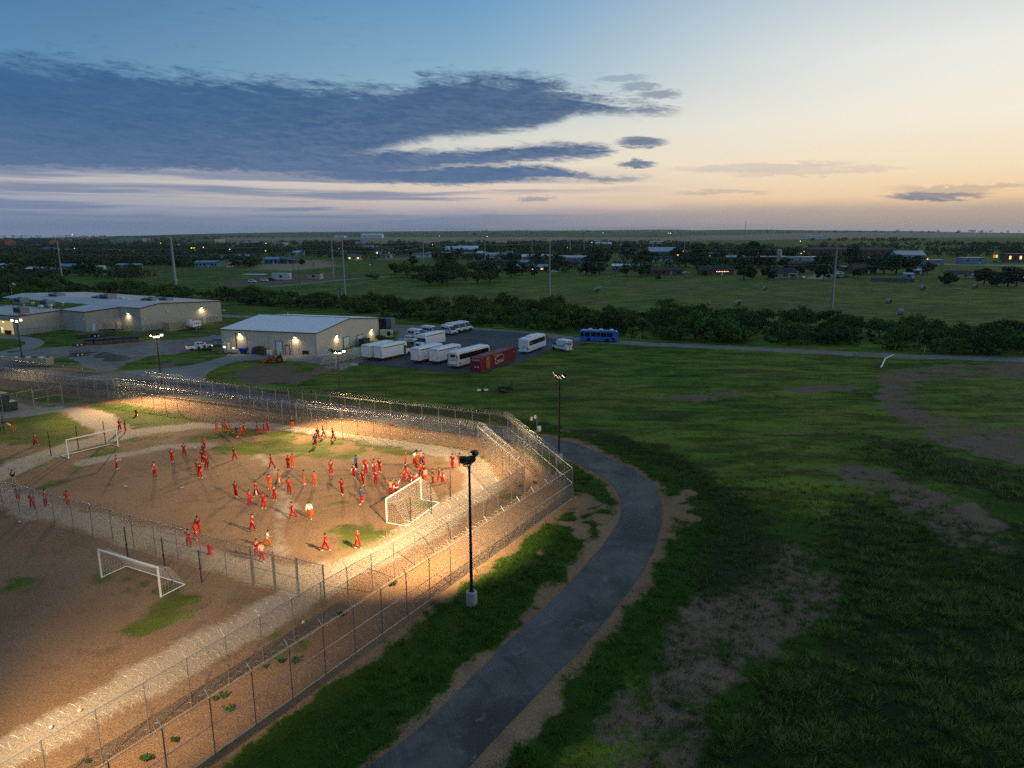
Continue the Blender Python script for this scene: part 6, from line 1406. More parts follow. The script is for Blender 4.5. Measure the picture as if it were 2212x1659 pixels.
# ambulance
t = thing('ambulance', 'white box ambulance with a red stripe seen from behind at the edge of the lot', 'ambulance')
MB().hull([(0, .55), (3.5, .55), (3.5, 2.55), (3.35, 2.72), (.12, 2.72), (0, 2.6)], 2.25, .04, 2.5).build('box_body', M_BUSW, t, .05)
MB().hull([(3.5, .5), (5.4, .5), (5.5, .95), (5.3, 1.15), (4.6, 1.25), (4.1, 1.95), (3.5, 2.0)], 1.95, .14, 1.2).build('cab', M_BUSW, t, .06)
for s in (-1, 1): MB().hull([(3.7, 1.3), (4.4, 1.3), (4.05, 1.85), (3.7, 1.88)], .03, 0, 0, 0, s * .965).build('cab_window', M_GLASS, t)
MB().hull([(4.55, 1.29), (4.66, 1.27), (4.16, 1.95), (4.06, 1.95)], 1.7).build('windshield', M_GLASS, t)
mred = mat('red_livery', (.40, .012, .012), .4); mblu = mat('navy_livery', (.02, .03, .14), .4)
MB().box((-.012, 0, 2.12), (.03, 2.2, .16)).build('rear_stripe', mred, t)
for s in (-1, 1):
    MB().hull([(0, 1.95), (0, 2.15), (1.0, 1.45), (3.5, 1.3), (3.5, 1.15), (.95, 1.28)], .02, 0, 0, 0, s * 1.132).build('side_stripe', mblu, t)
    MB().box((-.02, s * .42, 1.25), (.05, .78, 1.5)).build('rear_door', M_BUSW, t); MB().box((-.05, s * .36, 1.78), (.03, .42, .46)).build('rear_window', M_GLASS, t); MB().box((-.06, s * .1, 1.25), (.03, .08, .16)).build('handle', M_DGREY, t)
    for k in range(2): MB().box((-.02, s * .98, .85 + k * .28), (.05, .18, .2)).build('tail_light', M_TAIL, t)
    MB().box((-.02, s * .98, 2.0), (.05, .22, .16)).build('warning_lamp', M_AMBER, t); MB().box((-.02, s * 1.0, 2.5), (.05, .2, .16)).build('warning_lamp', M_TAIL, t); MB().box((.3, s * 1.13, 2.5), (.3, .04, .16)).build('warning_lamp', M_TAIL, t); MB().box((3.1, s * 1.13, 2.5), (.3, .04, .16)).build('warning_lamp', M_TAIL, t)
for y in (-.5, 0, .5): MB().box((-.02, y, 2.5), (.05, .28, .15)).build('warning_lamp', (M_CLEAR, M_AMBER)[y == 0], t)
MB().box((-.18, 0, .5), (.4, 2.1, .12)).build('step_bumper', M_ALU, t); MB().box((1.7, 0, 2.76), (.8, .8, .1)).build('roof_vent', M_BUSW, t); MB().box((5.48, 0, .8), (.06, 1.2, .3)).build('grille', M_DGREY, t); mirrors(t, 4.2, .95, 1.5); wheels(t, (1.3, 4.7), 1.05, .40)
place(t, G(*VY(1020, 506)), G(*VY(785, 456)), 2.25, 1, 0, .02)
# high-roof vans
def van(label, side_dark=True, lit=False):
    t = thing('passenger_van', label, 'van', group='white high-roof vans on the lot')
    MB().hull([(0, .4), (5.6, .4), (5.75, .75), (5.65, 1.05), (4.95, 1.30), (4.15, 2.25), (3.7, 2.52), (.3, 2.52), (.05, 2.35)], 2.05, .17, 1.3).build('body', M_BUSW, t, .07)
    for s in (-1, 1):
        for x0, x1 in ((.35, 1.25), (1.35, 2.3), (2.4, 3.2)): MB().hull([(x0, 1.32), (x1, 1.32), (x1 - .03, 1.92), (x0 + .03, 1.92)], .03, 0, 0, 0, s * .975).build('window', M_GLASS, t)
        MB().hull([(3.45, 1.28), (4.65, 1.25), (4.1, 1.95), (3.45, 1.95)], .04, 0, 0, 0, s * .975).build('front_window', M_GLASS, t)
        MB().box((-.01, s * .92, 1.2), (.06, .12, .7)).build('tail_light', M_TAIL, t)
    MB().hull([(4.93, 1.36), (5.02, 1.30), (4.20, 2.32), (4.10, 2.32)], 1.72).build('windshield', M_GLASS, t)
    MB().box((5.72, 0, .82), (.08, 1.1, .28)).build('grille', M_DGREY, t); MB().box((5.72, 0, .5), (.14, 1.95, .24)).build('bumper', M_DGREY, t, .03); pair(t, 'headlight', 5.60, .78, 1.0, (.2, .34, .22), M_CLEAR)
    mirrors(t, 4.6, .98, 1.35); wheels(t, (1.1, 4.85), 1.0, .36, .22); return t
a0 = math.atan2(*(G(*VZ(2080, 300)) - G(*VZ(1700, 262)))[:2][::-1])
vd = np.array([math.cos(R(-50)), math.sin(R(-50))])
for (x, y), lab in (((1790, 383), 'white van third from the left in the row, half behind the shuttle bus'), ((1866, 344), 'white van wedged in the middle of the angled row'), ((1972, 325), 'white van second from the right end of the angled row'), ((2078, 303), 'white van at the right end of the angled row')):
    t = van(lab); place(t, G(*VZ(x, y))[:2] - vd * 5.7, G(*VZ(x, y)), 2.05, -1, 0, .05)
vd2 = np.array([math.cos(R(-34)), math.sin(R(-34))])
t = van('white van with a row of dark windows directly behind the white pickup'); place(t, G(*VZ(962, 425)), G(*VZ(962, 425))[:2] + vd2, 2.05, -1, 0, .05)
t = van('white van with a lamp reflection in its rear window, second in the row'); place(t, G(*VZ(1205, 362)), G(*VZ(1205, 362))[:2] + vd2, 2.05, -1, 0, .05)
# pickups and cars
def pickup(label, paint, lit=False, rack=False, group=None):
    t = thing('pickup_truck', label, 'pickup', group=group)
    MB().hull([(0, .5), (5.6, .5), (5.75, .8), (5.65, 1.1), (4.4, 1.2), (0, 1.18)], 1.95, .06, .9).build('body', paint, t, .06)
    MB().hull([(1.9, 1.15), (4.35, 1.17), (3.75, 1.82), (3.5, 1.9), (2.2, 1.9), (2.0, 1.8)], 1.8, .2, 1.2).build('cabin', paint, t, .06)
    MB().box((.95, 0, 1.14), (1.7, 1.6, .12)).build('bed', M_DGREY, t)
    for s in (-1, 1):
        for x0, x1, k in ((2.2, 2.95, 0), (3.05, 3.95, 1)): MB().hull([(x0, 1.27), (x1, 1.27), (x1 - (.32 if k else .04), 1.76), (x0 + .05, 1.76)], .04, 0, 0, 0, s * .80).build('window', M_GLASS, t)
    MB().hull([(4.15, 1.26), (4.28, 1.24), (3.80, 1.82), (3.66, 1.82)], 1.5).build('windshield', M_GLASS, t)
    MB().box((5.74, 0, .88), (.06, 1.2, .34)).build('grille', M_DGREY, t); MB().box((5.76, 0, .58), (.14, 1.9, .2)).build('bumper', M_CHROME, t); MB().box((-.05, 0, .6), (.14, 1.85, .18)).build('bumper', M_CHROME, t)
    pair(t, 'headlight', 5.72, .8, .92, (.08, .3, .2), M_HEADLIT if lit else M_CLEAR); pair(t, 'tail_light', 0, .9, .95, (.06, .14, .36), M_TAILLIT if lit else M_TAIL)
    if rack: MB().path([(1.9, -.8, 1.2), (1.9, -.8, 2.05), (1.9, .8, 2.05), (1.9, .8, 1.2)], .04, 4).build('headache_rack', M_BLACK, t)
    mirrors(t, 4.0, .9, 1.2); wheels(t, (1.1, 4.65), .96, .4, .25); return t
t = pickup('white pickup truck parked in front of the vans', M_BUSW); place(t, G(*VZ(800, 512)), G(*VZ(1090, 545)), 1.95, -1, 0, .05)
t = pickup('white pickup truck peeking out behind the other white pickup', M_BUSW); place(t, G(*VZ(960, 468)), G(*VZ(1130, 462)), 1.95, -1, 0, .05)
t = pickup('white pickup with lit lamps near the workshop driveway', M_BUSW, True); place(t, G(*V1(1615, 1137)), G(*V1(1812, 1122)), 1.95, -1, 0, .05)
t = pickup('silver pickup with a bed rack and lit headlamps beside the workshop corner', mat('silver_paint', (.25, .27, .30), .3, .4, .05), True, True); place(t, G(*V1(1775, 1098)), G(*V1(1925, 1092)), 1.95, -1, 0, .05)
# red container with emblem
w0, w1 = G(*view(1004.4, 734.4, .0586)(588, 1190)), G(*view(1004.4, 734.4, .0586)(1862, 742)); dd = (w1 - w0)[:2]; dd /= np.linalg.norm(dd); nn = np.array([-dd[1], dd[0]]); cp = w0[:2] + dd * 7.9 + nn * 1.25
M_CRED = mat('red_container_paint', (.16, .014, .022), .5, 0, .2, .6)
t = container('long dark red shipping container with a white arched emblem at the grass edge', (*cp, .05), math.atan2(dd[1], dd[0]), 15.8, M_CRED, 2.5, 2.9)
M_CRED2 = mat('faded_container_patch', (.34, .075, .035), .6, 0, .2, .8); M_EMB = mat('emblem_white', (.62, .60, .58), .5)
for x in (-6.0, 6.0): MB().box((x, -1.29, 1.45), (.14, .05, 2.86)).build('corner_post', M_CRED, t); MB().box((x, 0, 2.9), (.14, 2.5, .06)).build('roof_bow', M_CRED, t)
pts = [(-1.75, .75), (-1.75, 1.7)] + [(1.0 + .75 * math.cos(a), 1.75 + .55 * math.sin(a)) for a in np.linspace(2.2, -.4, 9)] + [(1.65, .8)]
MB().path([(x, -1.30, z) for x, z in [(-1.7, .7), (-1.9, 1.75), (-1.2, 2.1), (0, 2.28), (1.2, 2.32), (1.8, 1.95), (1.85, 1.3), (1.7, .8), (-1.7, .62)]], .05, 4).build('emblem_outline', M_EMB, t); MB().hull([(-1.7, 1.72), (-1.1, 1.95), (0, 2.1), (1.0, 2.12), (.2, 1.9), (-1.0, 1.68)], .02, 0, 0, 0, -1.295).build('emblem_sweep', mat('emblem_maroon', (.10, .006, .012), .5), t); MB().ell((-1.85, -1.30, 1.7), (.16, .02, .3), 8, 5).build('emblem_drop', M_EMB, t)
lettering(t, 'Venture', .82, (.05, -1.312, 1.15), (R(90), 0, 0), M_EMB); lettering(t, '53', .45, (-5.2, -1.312, 2.3), (R(90), 0, 0), M_EMB); lettering(t, '53', .45, (6.7, -1.312, 2.0), (R(90), 0, 0), M_EMB)
MB().box((-5.0, -1.296, 1.5), (1.5, .012, 2.4)).build('faded_panel', M_CRED2, t); MB().box((-1.4, -1.296, 2.5), (2.6, .012, .5)).build('faded_panel', M_CRED2, t)
lettering(t, 'Venture', .45, (-7.96, 0, 2.3), (R(90), 0, R(-90)), M_EMB); MB().path([(-7.95, -.95, 2.05), (-7.95, -.95, 2.4), (-7.95, -.6, 2.6), (-7.95, .7, 2.6), (-7.95, .9, 2.3)], .03, 4).build('emblem_outline', M_EMB, t)
for y, w, m in ((.05, .3, M_EMB), (-.3, .26, mat('blue_placard', (.08, .14, .35), .5)), (-.62, .3, M_EMB)): MB().box((-7.95, y, .95), (.03, w, .28)).build('placard', m, t)
# red tractor with loader bucket, lawn trailer, small implements
t = thing('tractor', 'small red tractor with orange loader bucket on the grass by the workshop', 'tractor', G(*VW(700, 612)), R(195)); M_TRED = mat('tractor_red', (.32, .012, .016), .4, 0, .1); M_BUCK = mat('bucket_orange', (.52, .07, .015), .5, 0, .15)
MB().hull([(.3, .7), (1.9, .75), (2.0, 1.3), (.4, 1.4)], .7, .05, 1.0).build('hood', M_TRED, t, .06); MB().hull([(-.9, .7), (.3, .65), (.3, 1.0), (-.9, 1.15)], 1.0).build('deck', M_TRED, t, .05); MB().box((-.6, 0, 1.3), (.5, .55, .14)).box((-.85, 0, 1.55), (.12, .55, .5)).build('seat', M_BLACK, t)
for s in (-1, 1):
    ty = MB().lathe([(.3, -.2), (.68, -.18), (.70, 0), (.68, .18), (.3, .2)], (-.6, s * .75, .7), 18, axis='y').build('rear_wheel', M_TYRE, t); MB().lathe([(.34, -.21), (.34, .21)], (-.6, s * .75, .7), 12, axis='y').build('rim', M_BUCK, ty)
    ty = MB().lathe([(.2, -.13), (.42, -.11), (.42, .11), (.2, .13)], (1.4, s * .62, .42), 14, axis='y').build('front_wheel', M_TYRE, t); MB().lathe([(.22, -.14), (.22, .14)], (1.4, s * .62, .42), 10, axis='y').build('rim', M_BUCK, ty)
    MB().path([(.2, s * .5, 1.1), (1.6, s * .52, 1.25), (2.7, s * .52, .4)], .06, 4).build('loader_arm', M_BUCK, t)
MB().path([(-.95, -.5, .9), (-.95, -.5, 2.2), (-.95, .5, 2.2), (-.95, .5, .9)], .045, 5).build('roll_bar', M_BLACK, t); MB().tube((.15, 0, 1.35), (-.15, 0, 1.6), .03, None, 5).lathe([(.18, 1.58), (.2, 1.6), (.18, 1.62)], (-.15, 0, 0), 10).build('steering_wheel', M_BLACK, t)
MB().hull([(2.55, .05), (3.1, 0), (3.15, .1), (2.75, .55), (2.55, .5)], 1.9).build('bucket', M_BUCK, t); MB().box((-1.5, 0, .6), (.9, 1.2, .5)).build('rear_implement', M_DOORB, t, .06)
t = thing('spreader', 'low yellow implement lying in the grass left of the tractor bucket', 'implement', G(*VW(545, 612)), R(10)); MB().box((0, 0, .3), (2.2, .25, .2)).box((0, .5, .25), (1.8, .15, .15)).tube((-.9, 0, .2), (.6, .9, .3), .06, None, 5).build('tool_frame', mat('dull_yellow_paint', (.28, .20, .03), .6), t); MB().lathe([(.25, -.06), (.25, .06)], (-.8, 0, .25), 10, axis='y').build('wheel', M_BLACK, t)
VT = view(993.6, 810, .1302)
t = thing('lawn_trailer', 'small black trailer with an upright mesh ramp standing in the grass', 'trailer', G(*VT(750, 292)), R(12)); MB().box((0, 0, .55), (2.6, 1.4, .08)).box((0, -.7, .75), (2.6, .05, .3)).box((0, .7, .75), (2.6, .05, .3)).tube((-1.3, 0, .5), (-2.6, 0, .4), .05, None, 5).build('trailer_frame', M_BLACK, t)
mb = MB().path([(1.3, -.7, .55), (1.15, -.7, 2.0), (1.15, .7, 2.0), (1.3, .7, .55)], .035, 5)
for k in range(1, 9): mb.tube((1.3 - .15 * k / 9, -.7, .55 + 1.45 * k / 9), (1.3 - .15 * k / 9, .7, .55 + 1.45 * k / 9), .02, None, 4)
mb.build('ramp_gate', M_RUST, t)
for s in (-1, 1): MB().lathe([(.18, -.1), (.34, -.08), (.34, .08), (.18, .1)], (-.5, s * .85, .34), 14, axis='y').build('wheel', M_TYRE, t); MB().hull([(-.95, .6), (-.05, .6), (-.2, .8), (-.8, .8)], .22, 0, 0, 0, s * .85).build('fender', mat('teal_fender', (.02, .10, .16), .4), t)
t = thing('sprayer', 'small white and dark sprayer rig left alone in the grass', 'implement', G(*VT(375, 280)), R(5)); MB().box((-.55, 0, .35), (.9, .6, .25)).box((.55, 0, .35), (.9, .6, .25)).build('float_tank', M_WHITE, t, .08); MB().box((0, 0, .35), (.5, .9, .3)).tube((0, 0, .4), (0, 0, 1.1), .04, None, 5).tube((-.5, 0, 1.05), (.5, 0, 1.05), .03, None, 5).build('rig_frame', M_BLACK, t)
o = MB().lathe([(.9, -.05), (1.0, .1), (.8, .25), (.2, .3)], n=10).build('concrete_slab', M_CONCR); o.location = G(*VW(1645, 645)); tag(o, 'flat grey concrete lid lying in the grass beside the lot corner', 'lid')
# white pipe culvert and marker posts by the gravel track
mb = MB(); a_, b_, c_ = G(1929, 769), G(1912, 777), G(1903, 796); mb.tube(a_ + (0, 0, .25), b_ + (0, 0, .25), .14, None, 10).tube(b_ + (0, 0, .25), c_ + (0, 0, .22), .15, None, 10); o = mb.build('white_pipe', M_WHITE); tag(o, 'bent white plastic pipe lying beside the gravel track', 'pipe')
for p, lab in (((1934, 757), 'left pale marker post at the culvert by the gravel track'), ((1939, 756), 'pale marker post beside the left culvert post'), ((1997, 762), 'lone pale marker post further right along the gravel track')):
    w = G(*p); o = MB().tube((0, 0, -.1), (0, 0, 1.7), .09, .09, 6).build('marker_post', mat('pale_post', (.40, .34, .22), .7)); o.location = w; tag(o, lab, 'post', 'marker posts by the track')
# ------------------------------------------------------------------ vegetation
def leafmat(name, c0, c1, c2, rnd=.42, scale=.35):
    m = bpy.data.materials.new(name); m.use_nodes = True; N = Nodes(m.node_tree); b = m.node_tree.nodes['Principled BSDF']
    tc = N.new('ShaderNodeTexCoord').outputs['Object']; oi = N.new('ShaderNodeObjectInfo').outputs['Random']; geo = N.new('ShaderNodeNewGeometry').outputs['Random Per Island']
    c = N.mix(N.smooth(N.noise(tc, scale, 3, .6), .32, .66), c0 + (1,), c1 + (1,)); c = N.mix(N.smooth(geo, .55, 1.0), c, c2 + (1,))
    k = N.m('ADD', 1 - rnd, N.m('MULTIPLY', oi, 2 * rnd)); v = N.new('ShaderNodeVectorMath', operation='SCALE'); m.node_tree.links.new(c, v.inputs[0]); m.node_tree.links.new(k, v.inputs[3])
    m.node_tree.links.new(v.outputs[0], b.inputs['Base Color']); b.inputs['Roughness'].default_value = .7; b.inputs['Specular IOR Level'].default_value = .15
    return m
M_LEAF = leafmat('mesquite_leaves', (.030, .070, .009), (.066, .128, .016), (.105, .165, .024)); M_LEAFD = leafmat('dark_tree_leaves', (.020, .042, .010), (.038, .075, .015), (.060, .100, .020)); M_BARK = mat('dark_bark', (.05, .035, .025), .9, 0, .3, 4)
M_GRASS = leafmat('grass_blades', (.045, .095, .012), (.095, .155, .020), (.16, .165, .045), .0, .22); M_TUSS = leafmat('tussock_blades', (.055, .125, .014), (.150, .215, .028), (.30, .27, .090), .0, .3); M_LUSHB = leafmat('weed_blades', (.030, .085, .008), (.065, .135, .012), (.105, .170, .018), .0, .5)

def leaf_cloud(rs, centers, rad, n, size, flat=.8):
    """n leaf-sized triangles scattered through each clump"""
    k = len(centers); c = np.repeat(centers, n, 0); r = np.repeat(rad, n)
    d = rs.normal(size=(k * n, 3)); d /= np.linalg.norm(d, axis=1)[:, None]; rr = r * rs.uniform(.35, 1.05, k * n) ** .6
    p = c + d * rr[:, None] * (1, 1, flat)
    a = rs.normal(size=(k * n, 3)); a /= np.linalg.norm(a, axis=1)[:, None]; b = np.cross(a, d + rs.normal(size=a.shape) * .4); b /= np.linalg.norm(b, axis=1)[:, None] + 1e-9
    s = (size * rs.uniform(.6, 1.4, k * n))[:, None]
    V = np.stack([p + a * s, p - a * s * .5 + b * s * .8, p - a * s * .5 - b * s * .8], 1).reshape(-1, 3)
    return V, np.arange(k * n * 3).reshape(-1, 3)

def tree_meshes(seed, H, W, nclump, n, size, kind):
    rs = np.random.RandomState(seed); cs, rd, ends = [], [], []
    for i in range(nclump):
        a = rs.uniform(0, 2 * math.pi); q = rs.uniform(0, 1) ** .5
        if kind == 'mesquite': z = H * (.36 + .52 * rs.uniform(0, 1) * (1 - .55 * q * q)); r = W * .5 * q; cr_ = W * rs.uniform(.10, .19)
        elif kind == 'shrub': z = H * (.15 + .7 * rs.uniform(0, 1) * (1 - .5 * q)); r = W * .42 * q; cr_ = W * rs.uniform(.14, .22)
        else: t = rs.uniform(0, 1); z = H * (.24 + .66 * t); r = W * .5 * q * math.sin(math.pi * (.14 + .80 * t)) ** .7; cr_ = W * rs.uniform(.11, .19)
        cs.append((r * math.cos(a), r * math.sin(a) * rs.uniform(.8, 1), z)); rd.append(cr_)
    cs = np.array(cs); V, F = leaf_cloud(rs, cs, np.array(rd), n, size, .75)
    crown = nmesh('crown', V, F, M_LEAF if kind != 'elm' else M_LEAFD)
    mb = MB(); nb = 4 if kind == 'mesquite' else 3
    fork = H * (.12 if kind != 'elm' else .26)
    mb.tube((0, 0, -.2), (0, 0, fork), H * .035, H * .03, 6)
    for i in rs.choice(len(cs), min(len(cs), nb + 3), replace=False):
        e = cs[i]; m_ = np.array([e[0] * .45, e[1] * .45, fork + (e[2] - fork) * .55]) + rs.normal(size=3) * .12
        mb.tube((0, 0, fork - .1), m_, H * .024, H * .016, 5, caps=False).tube(m_, e, H * .016, H * .005, 5, caps=False)
    return crown, mb.mesh('trunk', M_BARK)
MESQ = [tree_meshes(20 + i, h, w, nc, 74, .21, 'mesquite') for i, (h, w, nc) in enumerate(((4.6, 6.8, 26), (5.2, 7.6, 30), (3.8, 5.8, 22), (4.4, 8.0, 28), (5.8, 7.0, 30), (3.3, 4.8, 18)))]
ELM = [tree_meshes(60 + i, h, w, nc, 44, .55, 'elm') for i, (h, w, nc) in enumerate(((9.5, 9.5, 30), (8.0, 8.8, 26), (11.0, 10.0, 32), (7.0, 7.5, 24), (6.0, 8.0, 24)))]
SHRUB = [tree_meshes(90 + i, h, w, 9, 46, .09, 'shrub') for i, (h, w) in enumerate(((.7, 1.1), (.55, .9), (.9, 1.1)))]
def tree(me, p, label, group, s=1.0, sz=1.0, rz=0.0, name='mesquite_tree', cat='tree'):
    t = thing(name, label, cat, (p[0], p[1], 0), rz, group); t.scale = (s, s, s * sz); part('trunk', me[1], t); part('crown', me[0], t); return t

TR = np.random.RandomState(11)
def scatter(poly2d, n, dmin, keep=None, tries=60):
    P = np.array(poly2d); lo, hi = P.min(0), P.max(0); out = []; g = {}
    for _ in range(n * tries):
        if len(out) >= n: break
        q = lo + TR.uniform(size=2) * (hi - lo)
        if sdist(q[:1], q[1:], P)[0] < 0: continue
        k = (int(q[0] // dmin), int(q[1] // dmin))
        if any((q[0] - o[0]) ** 2 + (q[1] - o[1]) ** 2 < dmin * dmin for a in (-1, 0, 1) for b in (-1, 0, 1) for o in g.get((k[0] + a, k[1] + b), ())): continue
        if keep is not None and not keep(q): continue
        g.setdefault(k, []).append(q); out.append(q)
    return out
def nearest_label(p, refs):
    return min(refs, key=lambda r: (r[1][0] - p[0]) ** 2 + (r[1][1] - p[1]) ** 2)[0]
REFS = [('behind the transformer pole', (-55, 232)), ('left of the thick left pylon', (-165, 330)), ('behind the white coach', (10, 205)), ('behind the blue bus', (35, 215)), ('across the track from the meadow', (64, 200)), ('left of the right pylon', (88, 215)), ('behind the workshop', (-40, 200)), ('behind the right end of the long shed', (-95, 240)), ('behind the long shed roof', (-130, 250)), ('behind the row of vans', (-10, 220)), ('behind the parking lot', (5, 200)), ('behind the blue bus', (25, 196)), ('right of the blue bus', (50, 190)),
        ('by the third steel pylon', (15, 284)), ('near the right pylon', (105, 240)), ('above the white pipe', (80, 175)), ('at the far right end', (125, 165)), ('at the left edge of the picture', (-180, 260))]
band1 = pxpoly([(478, 655), (620, 664), (760, 676), (880, 690), (1000, 702), (1130, 712), (1250, 722), (1400, 732), (1560, 740), (1720, 748), (1900, 757), (2080, 765), (2260, 772), (2260, 730), (2120, 722), (1990, 722), (1930, 732), (1850, 705), (1700, 697), (1500, 690), (1330, 684), (1180, 676), (1000, 670), (820, 660), (640, 650), (500, 640)])
band2 = pxpoly([(-60, 655), (60, 652), (200, 648), (330, 650), (480, 655), (500, 642), (420, 634), (330, 628), (220, 622), (120, 616), (-60, 624)])
band3 = pxpoly([(-80, 612), (60, 606), (140, 600), (240, 594), (330, 586), (300, 578), (200, 582), (80, 588), (-80, 590)])
clump = pxpoly([(845, 608), (900, 616), (1000, 619), (1050, 614), (1085, 604), (1060, 590), (960, 586), (880, 592)])
ADJ = ('low spreading', 'dark rounded', 'bright green', 'open-crowned', 'tall feathery', 'small leaning')
trees = []
def undergrowth():
    q = np.array(scatter(band1, 420, 1.6) + scatter(band2, 180, 2.2)); s = TR.uniform(.45, 1.1, len(q)); V, F = leaf_cloud(TR, np.c_[q, s * .55], s * 1.25, 34, .26, .55)
    tag(link(bpy.data.objects.new('undergrowth', nmesh('undergrowth', V, F, M_LEAFD))), kind='stuff')
undergrowth()
for P_, n, dm, gname in ((band1, 186, 3.7, 'mesquite trees in the thicket along the gravel track'), (band2, 70, 4.6, 'mesquite trees in the thicket behind the long shed'), (band3, 22, 6.5, 'mesquite trees at the edge of the town'), (clump, 20, 4.5, 'trees of the clump in the hay field')):
    for q in scatter(P_, n, dm): trees.append((q, gname))
for q, gname in trees:
    i = TR.randint(len(MESQ)); s = TR.uniform(.8, 1.2) * (1.65 if 'clump' in gname else 1.1 if 'town' in gname else 1.08)
    where = 'in the clump in the hay field' if 'clump' in gname else 'along the town edge at the left' if 'town' in gname else nearest_label(q, REFS)
    sz = 'small' if s < 1.0 else 'large' if s > 1.17 else 'mid-sized'; dt = ldist(q[:1], q[1:], tline)[0]; row = 'at the thicket front' if dt < 14 else 'in mid-thicket' if dt < 30 else 'at the thicket back'
    lab = '%s %s mesquite %s %s' % (sz, ADJ[i], row, where) if 'thicket' in gname else '%s %s tree %s' % (sz, ADJ[i], where)
    tree(MESQ[i], q, lab, 'alike: ' + lab, s, TR.uniform(.68, 1.25), TR.uniform(0, 6.28))
for x, y, s, lab in ((810, 604, .9, 'small round tree left of the clump in the hay field'), (797, 600, .7, 'tiny round bush beside the small round tree in the hay field'), (1440, 672, 1.1, 'bare-branched mesquite standing up from the thicket beside the hay field'), (1040, 672, 1.15, 'open mesquite with visible branches at the back of the thicket'), (1975, 722, 1.25, 'single broad mesquite right of the gap in the thicket')):
    tree(MESQ[2 if s < 1 else 3], G(x, y), lab, None, s, 1, 1.0)
for p, lab in ((V6(1740, 1003), 'small green shrub on the sandy strip by the outer fence'), (V6(1832, 1003), 'small shrub right of the first one on the sandy strip'), (V6(1640, 1035), 'rounded shrub on the strip near the inner fence foot'), (V6(1408, 1305), 'dark shrub behind the outer fence mesh'), (V6(1080, 1495), 'wide low shrub on the lower part of the sandy strip'), (V6(1332, 1235), 'small shrub halfway down the sandy strip'), (V6(1382, 1217), 'smaller shrub touching the one halfway down the strip'),
               (V6(2105, 712), 'big shrub in the strip right of the swing gate'), (V6(905, 1612), 'low shrub at the bottom of the strip'), (V6(548, 1622), 'dry upright shrub at the lower left end of the strip'), (V5(1708, 545), 'dry shrub at the far corner between the fences'), (V5(1800, 530), 'scrubby plant at the far end of the strip'), (V5(910, 1172), 'small plant by the outer fence rail'), (V5(572, 1365), 'leafy shrub in the strip below the gate')):
    tree(SHRUB[len(lab) % 3], G(*p), lab, 'shrubs on the fenced strip', TR.uniform(.4, .6), 1, TR.uniform(0, 6), 'shrub', 'shrub')

def blades(P, n, h, spread, w, lean=.5, rs=TR):
    P = np.asarray(P); k = len(P); c = np.repeat(P, n, 0); hh = np.repeat(h, n) * rs.uniform(.55, 1.15, k * n); sp = np.repeat(spread, n)
    a = rs.uniform(0, 2 * math.pi, k * n); q = np.sqrt(rs.uniform(0, 1, k * n)); base = c[:, :2] + np.stack([np.cos(a), np.sin(a)], 1) * (q * sp)[:, None]
    ln = hh * lean * (.25 + q); tip = base + np.stack([np.cos(a), np.sin(a)], 1) * ln[:, None] + rs.normal(size=(k * n, 2)) * (hh * .18)[:, None]
    b = rs.uniform(0, 2 * math.pi, k * n); ww = w * rs.uniform(.6, 1.3, k * n); o = np.stack([np.cos(b), np.sin(b)], 1) * ww[:, None]
    z0 = ground_z(c[:, 0], c[:, 1]) - .03
    V = np.stack([np.c_[base + o, z0], np.c_[base - o, z0], np.c_[tip, z0 + hh]], 1).reshape(-1, 3)
    return V, np.arange(k * n * 3).reshape(-1, 3)
def seen(X, Y, m=60):
    d = np.stack([X, Y, 0 * X - CAM_H], -1); w = d @ cf; x = CX + FPX * (d @ cr) / w; y = CY - FPX * (d @ cu) / w
    return (w > 5) & (x > -m) & (x < 2212 + m) & (y < 1659 + m * 2)
def cover(name, xr, yr, dens, prob, n, h, sp, w, m, lean=.5, label=None, dfall=None):
    N_ = int((xr[1] - xr[0]) * (yr[1] - yr[0]) * dens); X = TR.uniform(*xr, N_); Y = TR.uniform(*yr, N_)
    k = seen(X, Y); X, Y = X[k], Y[k]
    if dfall: k = TR.uniform(size=len(X)) < np.clip((dfall / np.hypot(X, Y)) ** 1.6, 0, 1); X, Y = X[k], Y[k]
    o = masks(X, Y); p = prob(X, Y, o); k = (TR.uniform(size=len(X)) < p) & (o['rd'] < -.15) & (sdist(X, Y, LOT) < -.3) & (sdist(X, Y, DRIVE) < -.2)
    X, Y = X[k], Y[k]; s = TR.uniform(.65, 1.25, len(X))
    V, F = blades(np.stack([X, Y], 1), n, h * s, sp * s, w, lean)
    tag(link(bpy.data.objects.new(name, nmesh(name, V, F, m))), kind='stuff')
patch = lambda X, Y, a=.35, b=.65, s=7, q=3: sstep(fbm(X, Y, s, q), a, b)
out_ok = lambda o: (o['yd'] < -.3) & (o['st'] < 0)
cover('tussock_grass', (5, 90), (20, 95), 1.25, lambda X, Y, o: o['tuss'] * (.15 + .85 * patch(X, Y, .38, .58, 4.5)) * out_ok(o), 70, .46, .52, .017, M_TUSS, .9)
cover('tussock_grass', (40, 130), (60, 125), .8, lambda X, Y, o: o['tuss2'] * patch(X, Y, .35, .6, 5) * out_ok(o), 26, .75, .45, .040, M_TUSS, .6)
cover('roadside_weeds', (-10, 45), (20, 125), 3.2, lambda X, Y, o: o['lush'] * (.35 + .65 * patch(X, Y, .3, .6, 3)), 16, .40, .26, .026, M_LUSHB, .6)
cover('verge_grass', (-18, 22), (26, 92), 14, lambda X, Y, o: (1 - o['red']) * (sdist(X, Y, YARD) < -5) * (o['rd'] < 0) * (X < 22) * (.3 + .7 * patch(X, Y, .3, .6, 1.6, 8)), 7, .17, .12, .014, M_GRASS, .5)
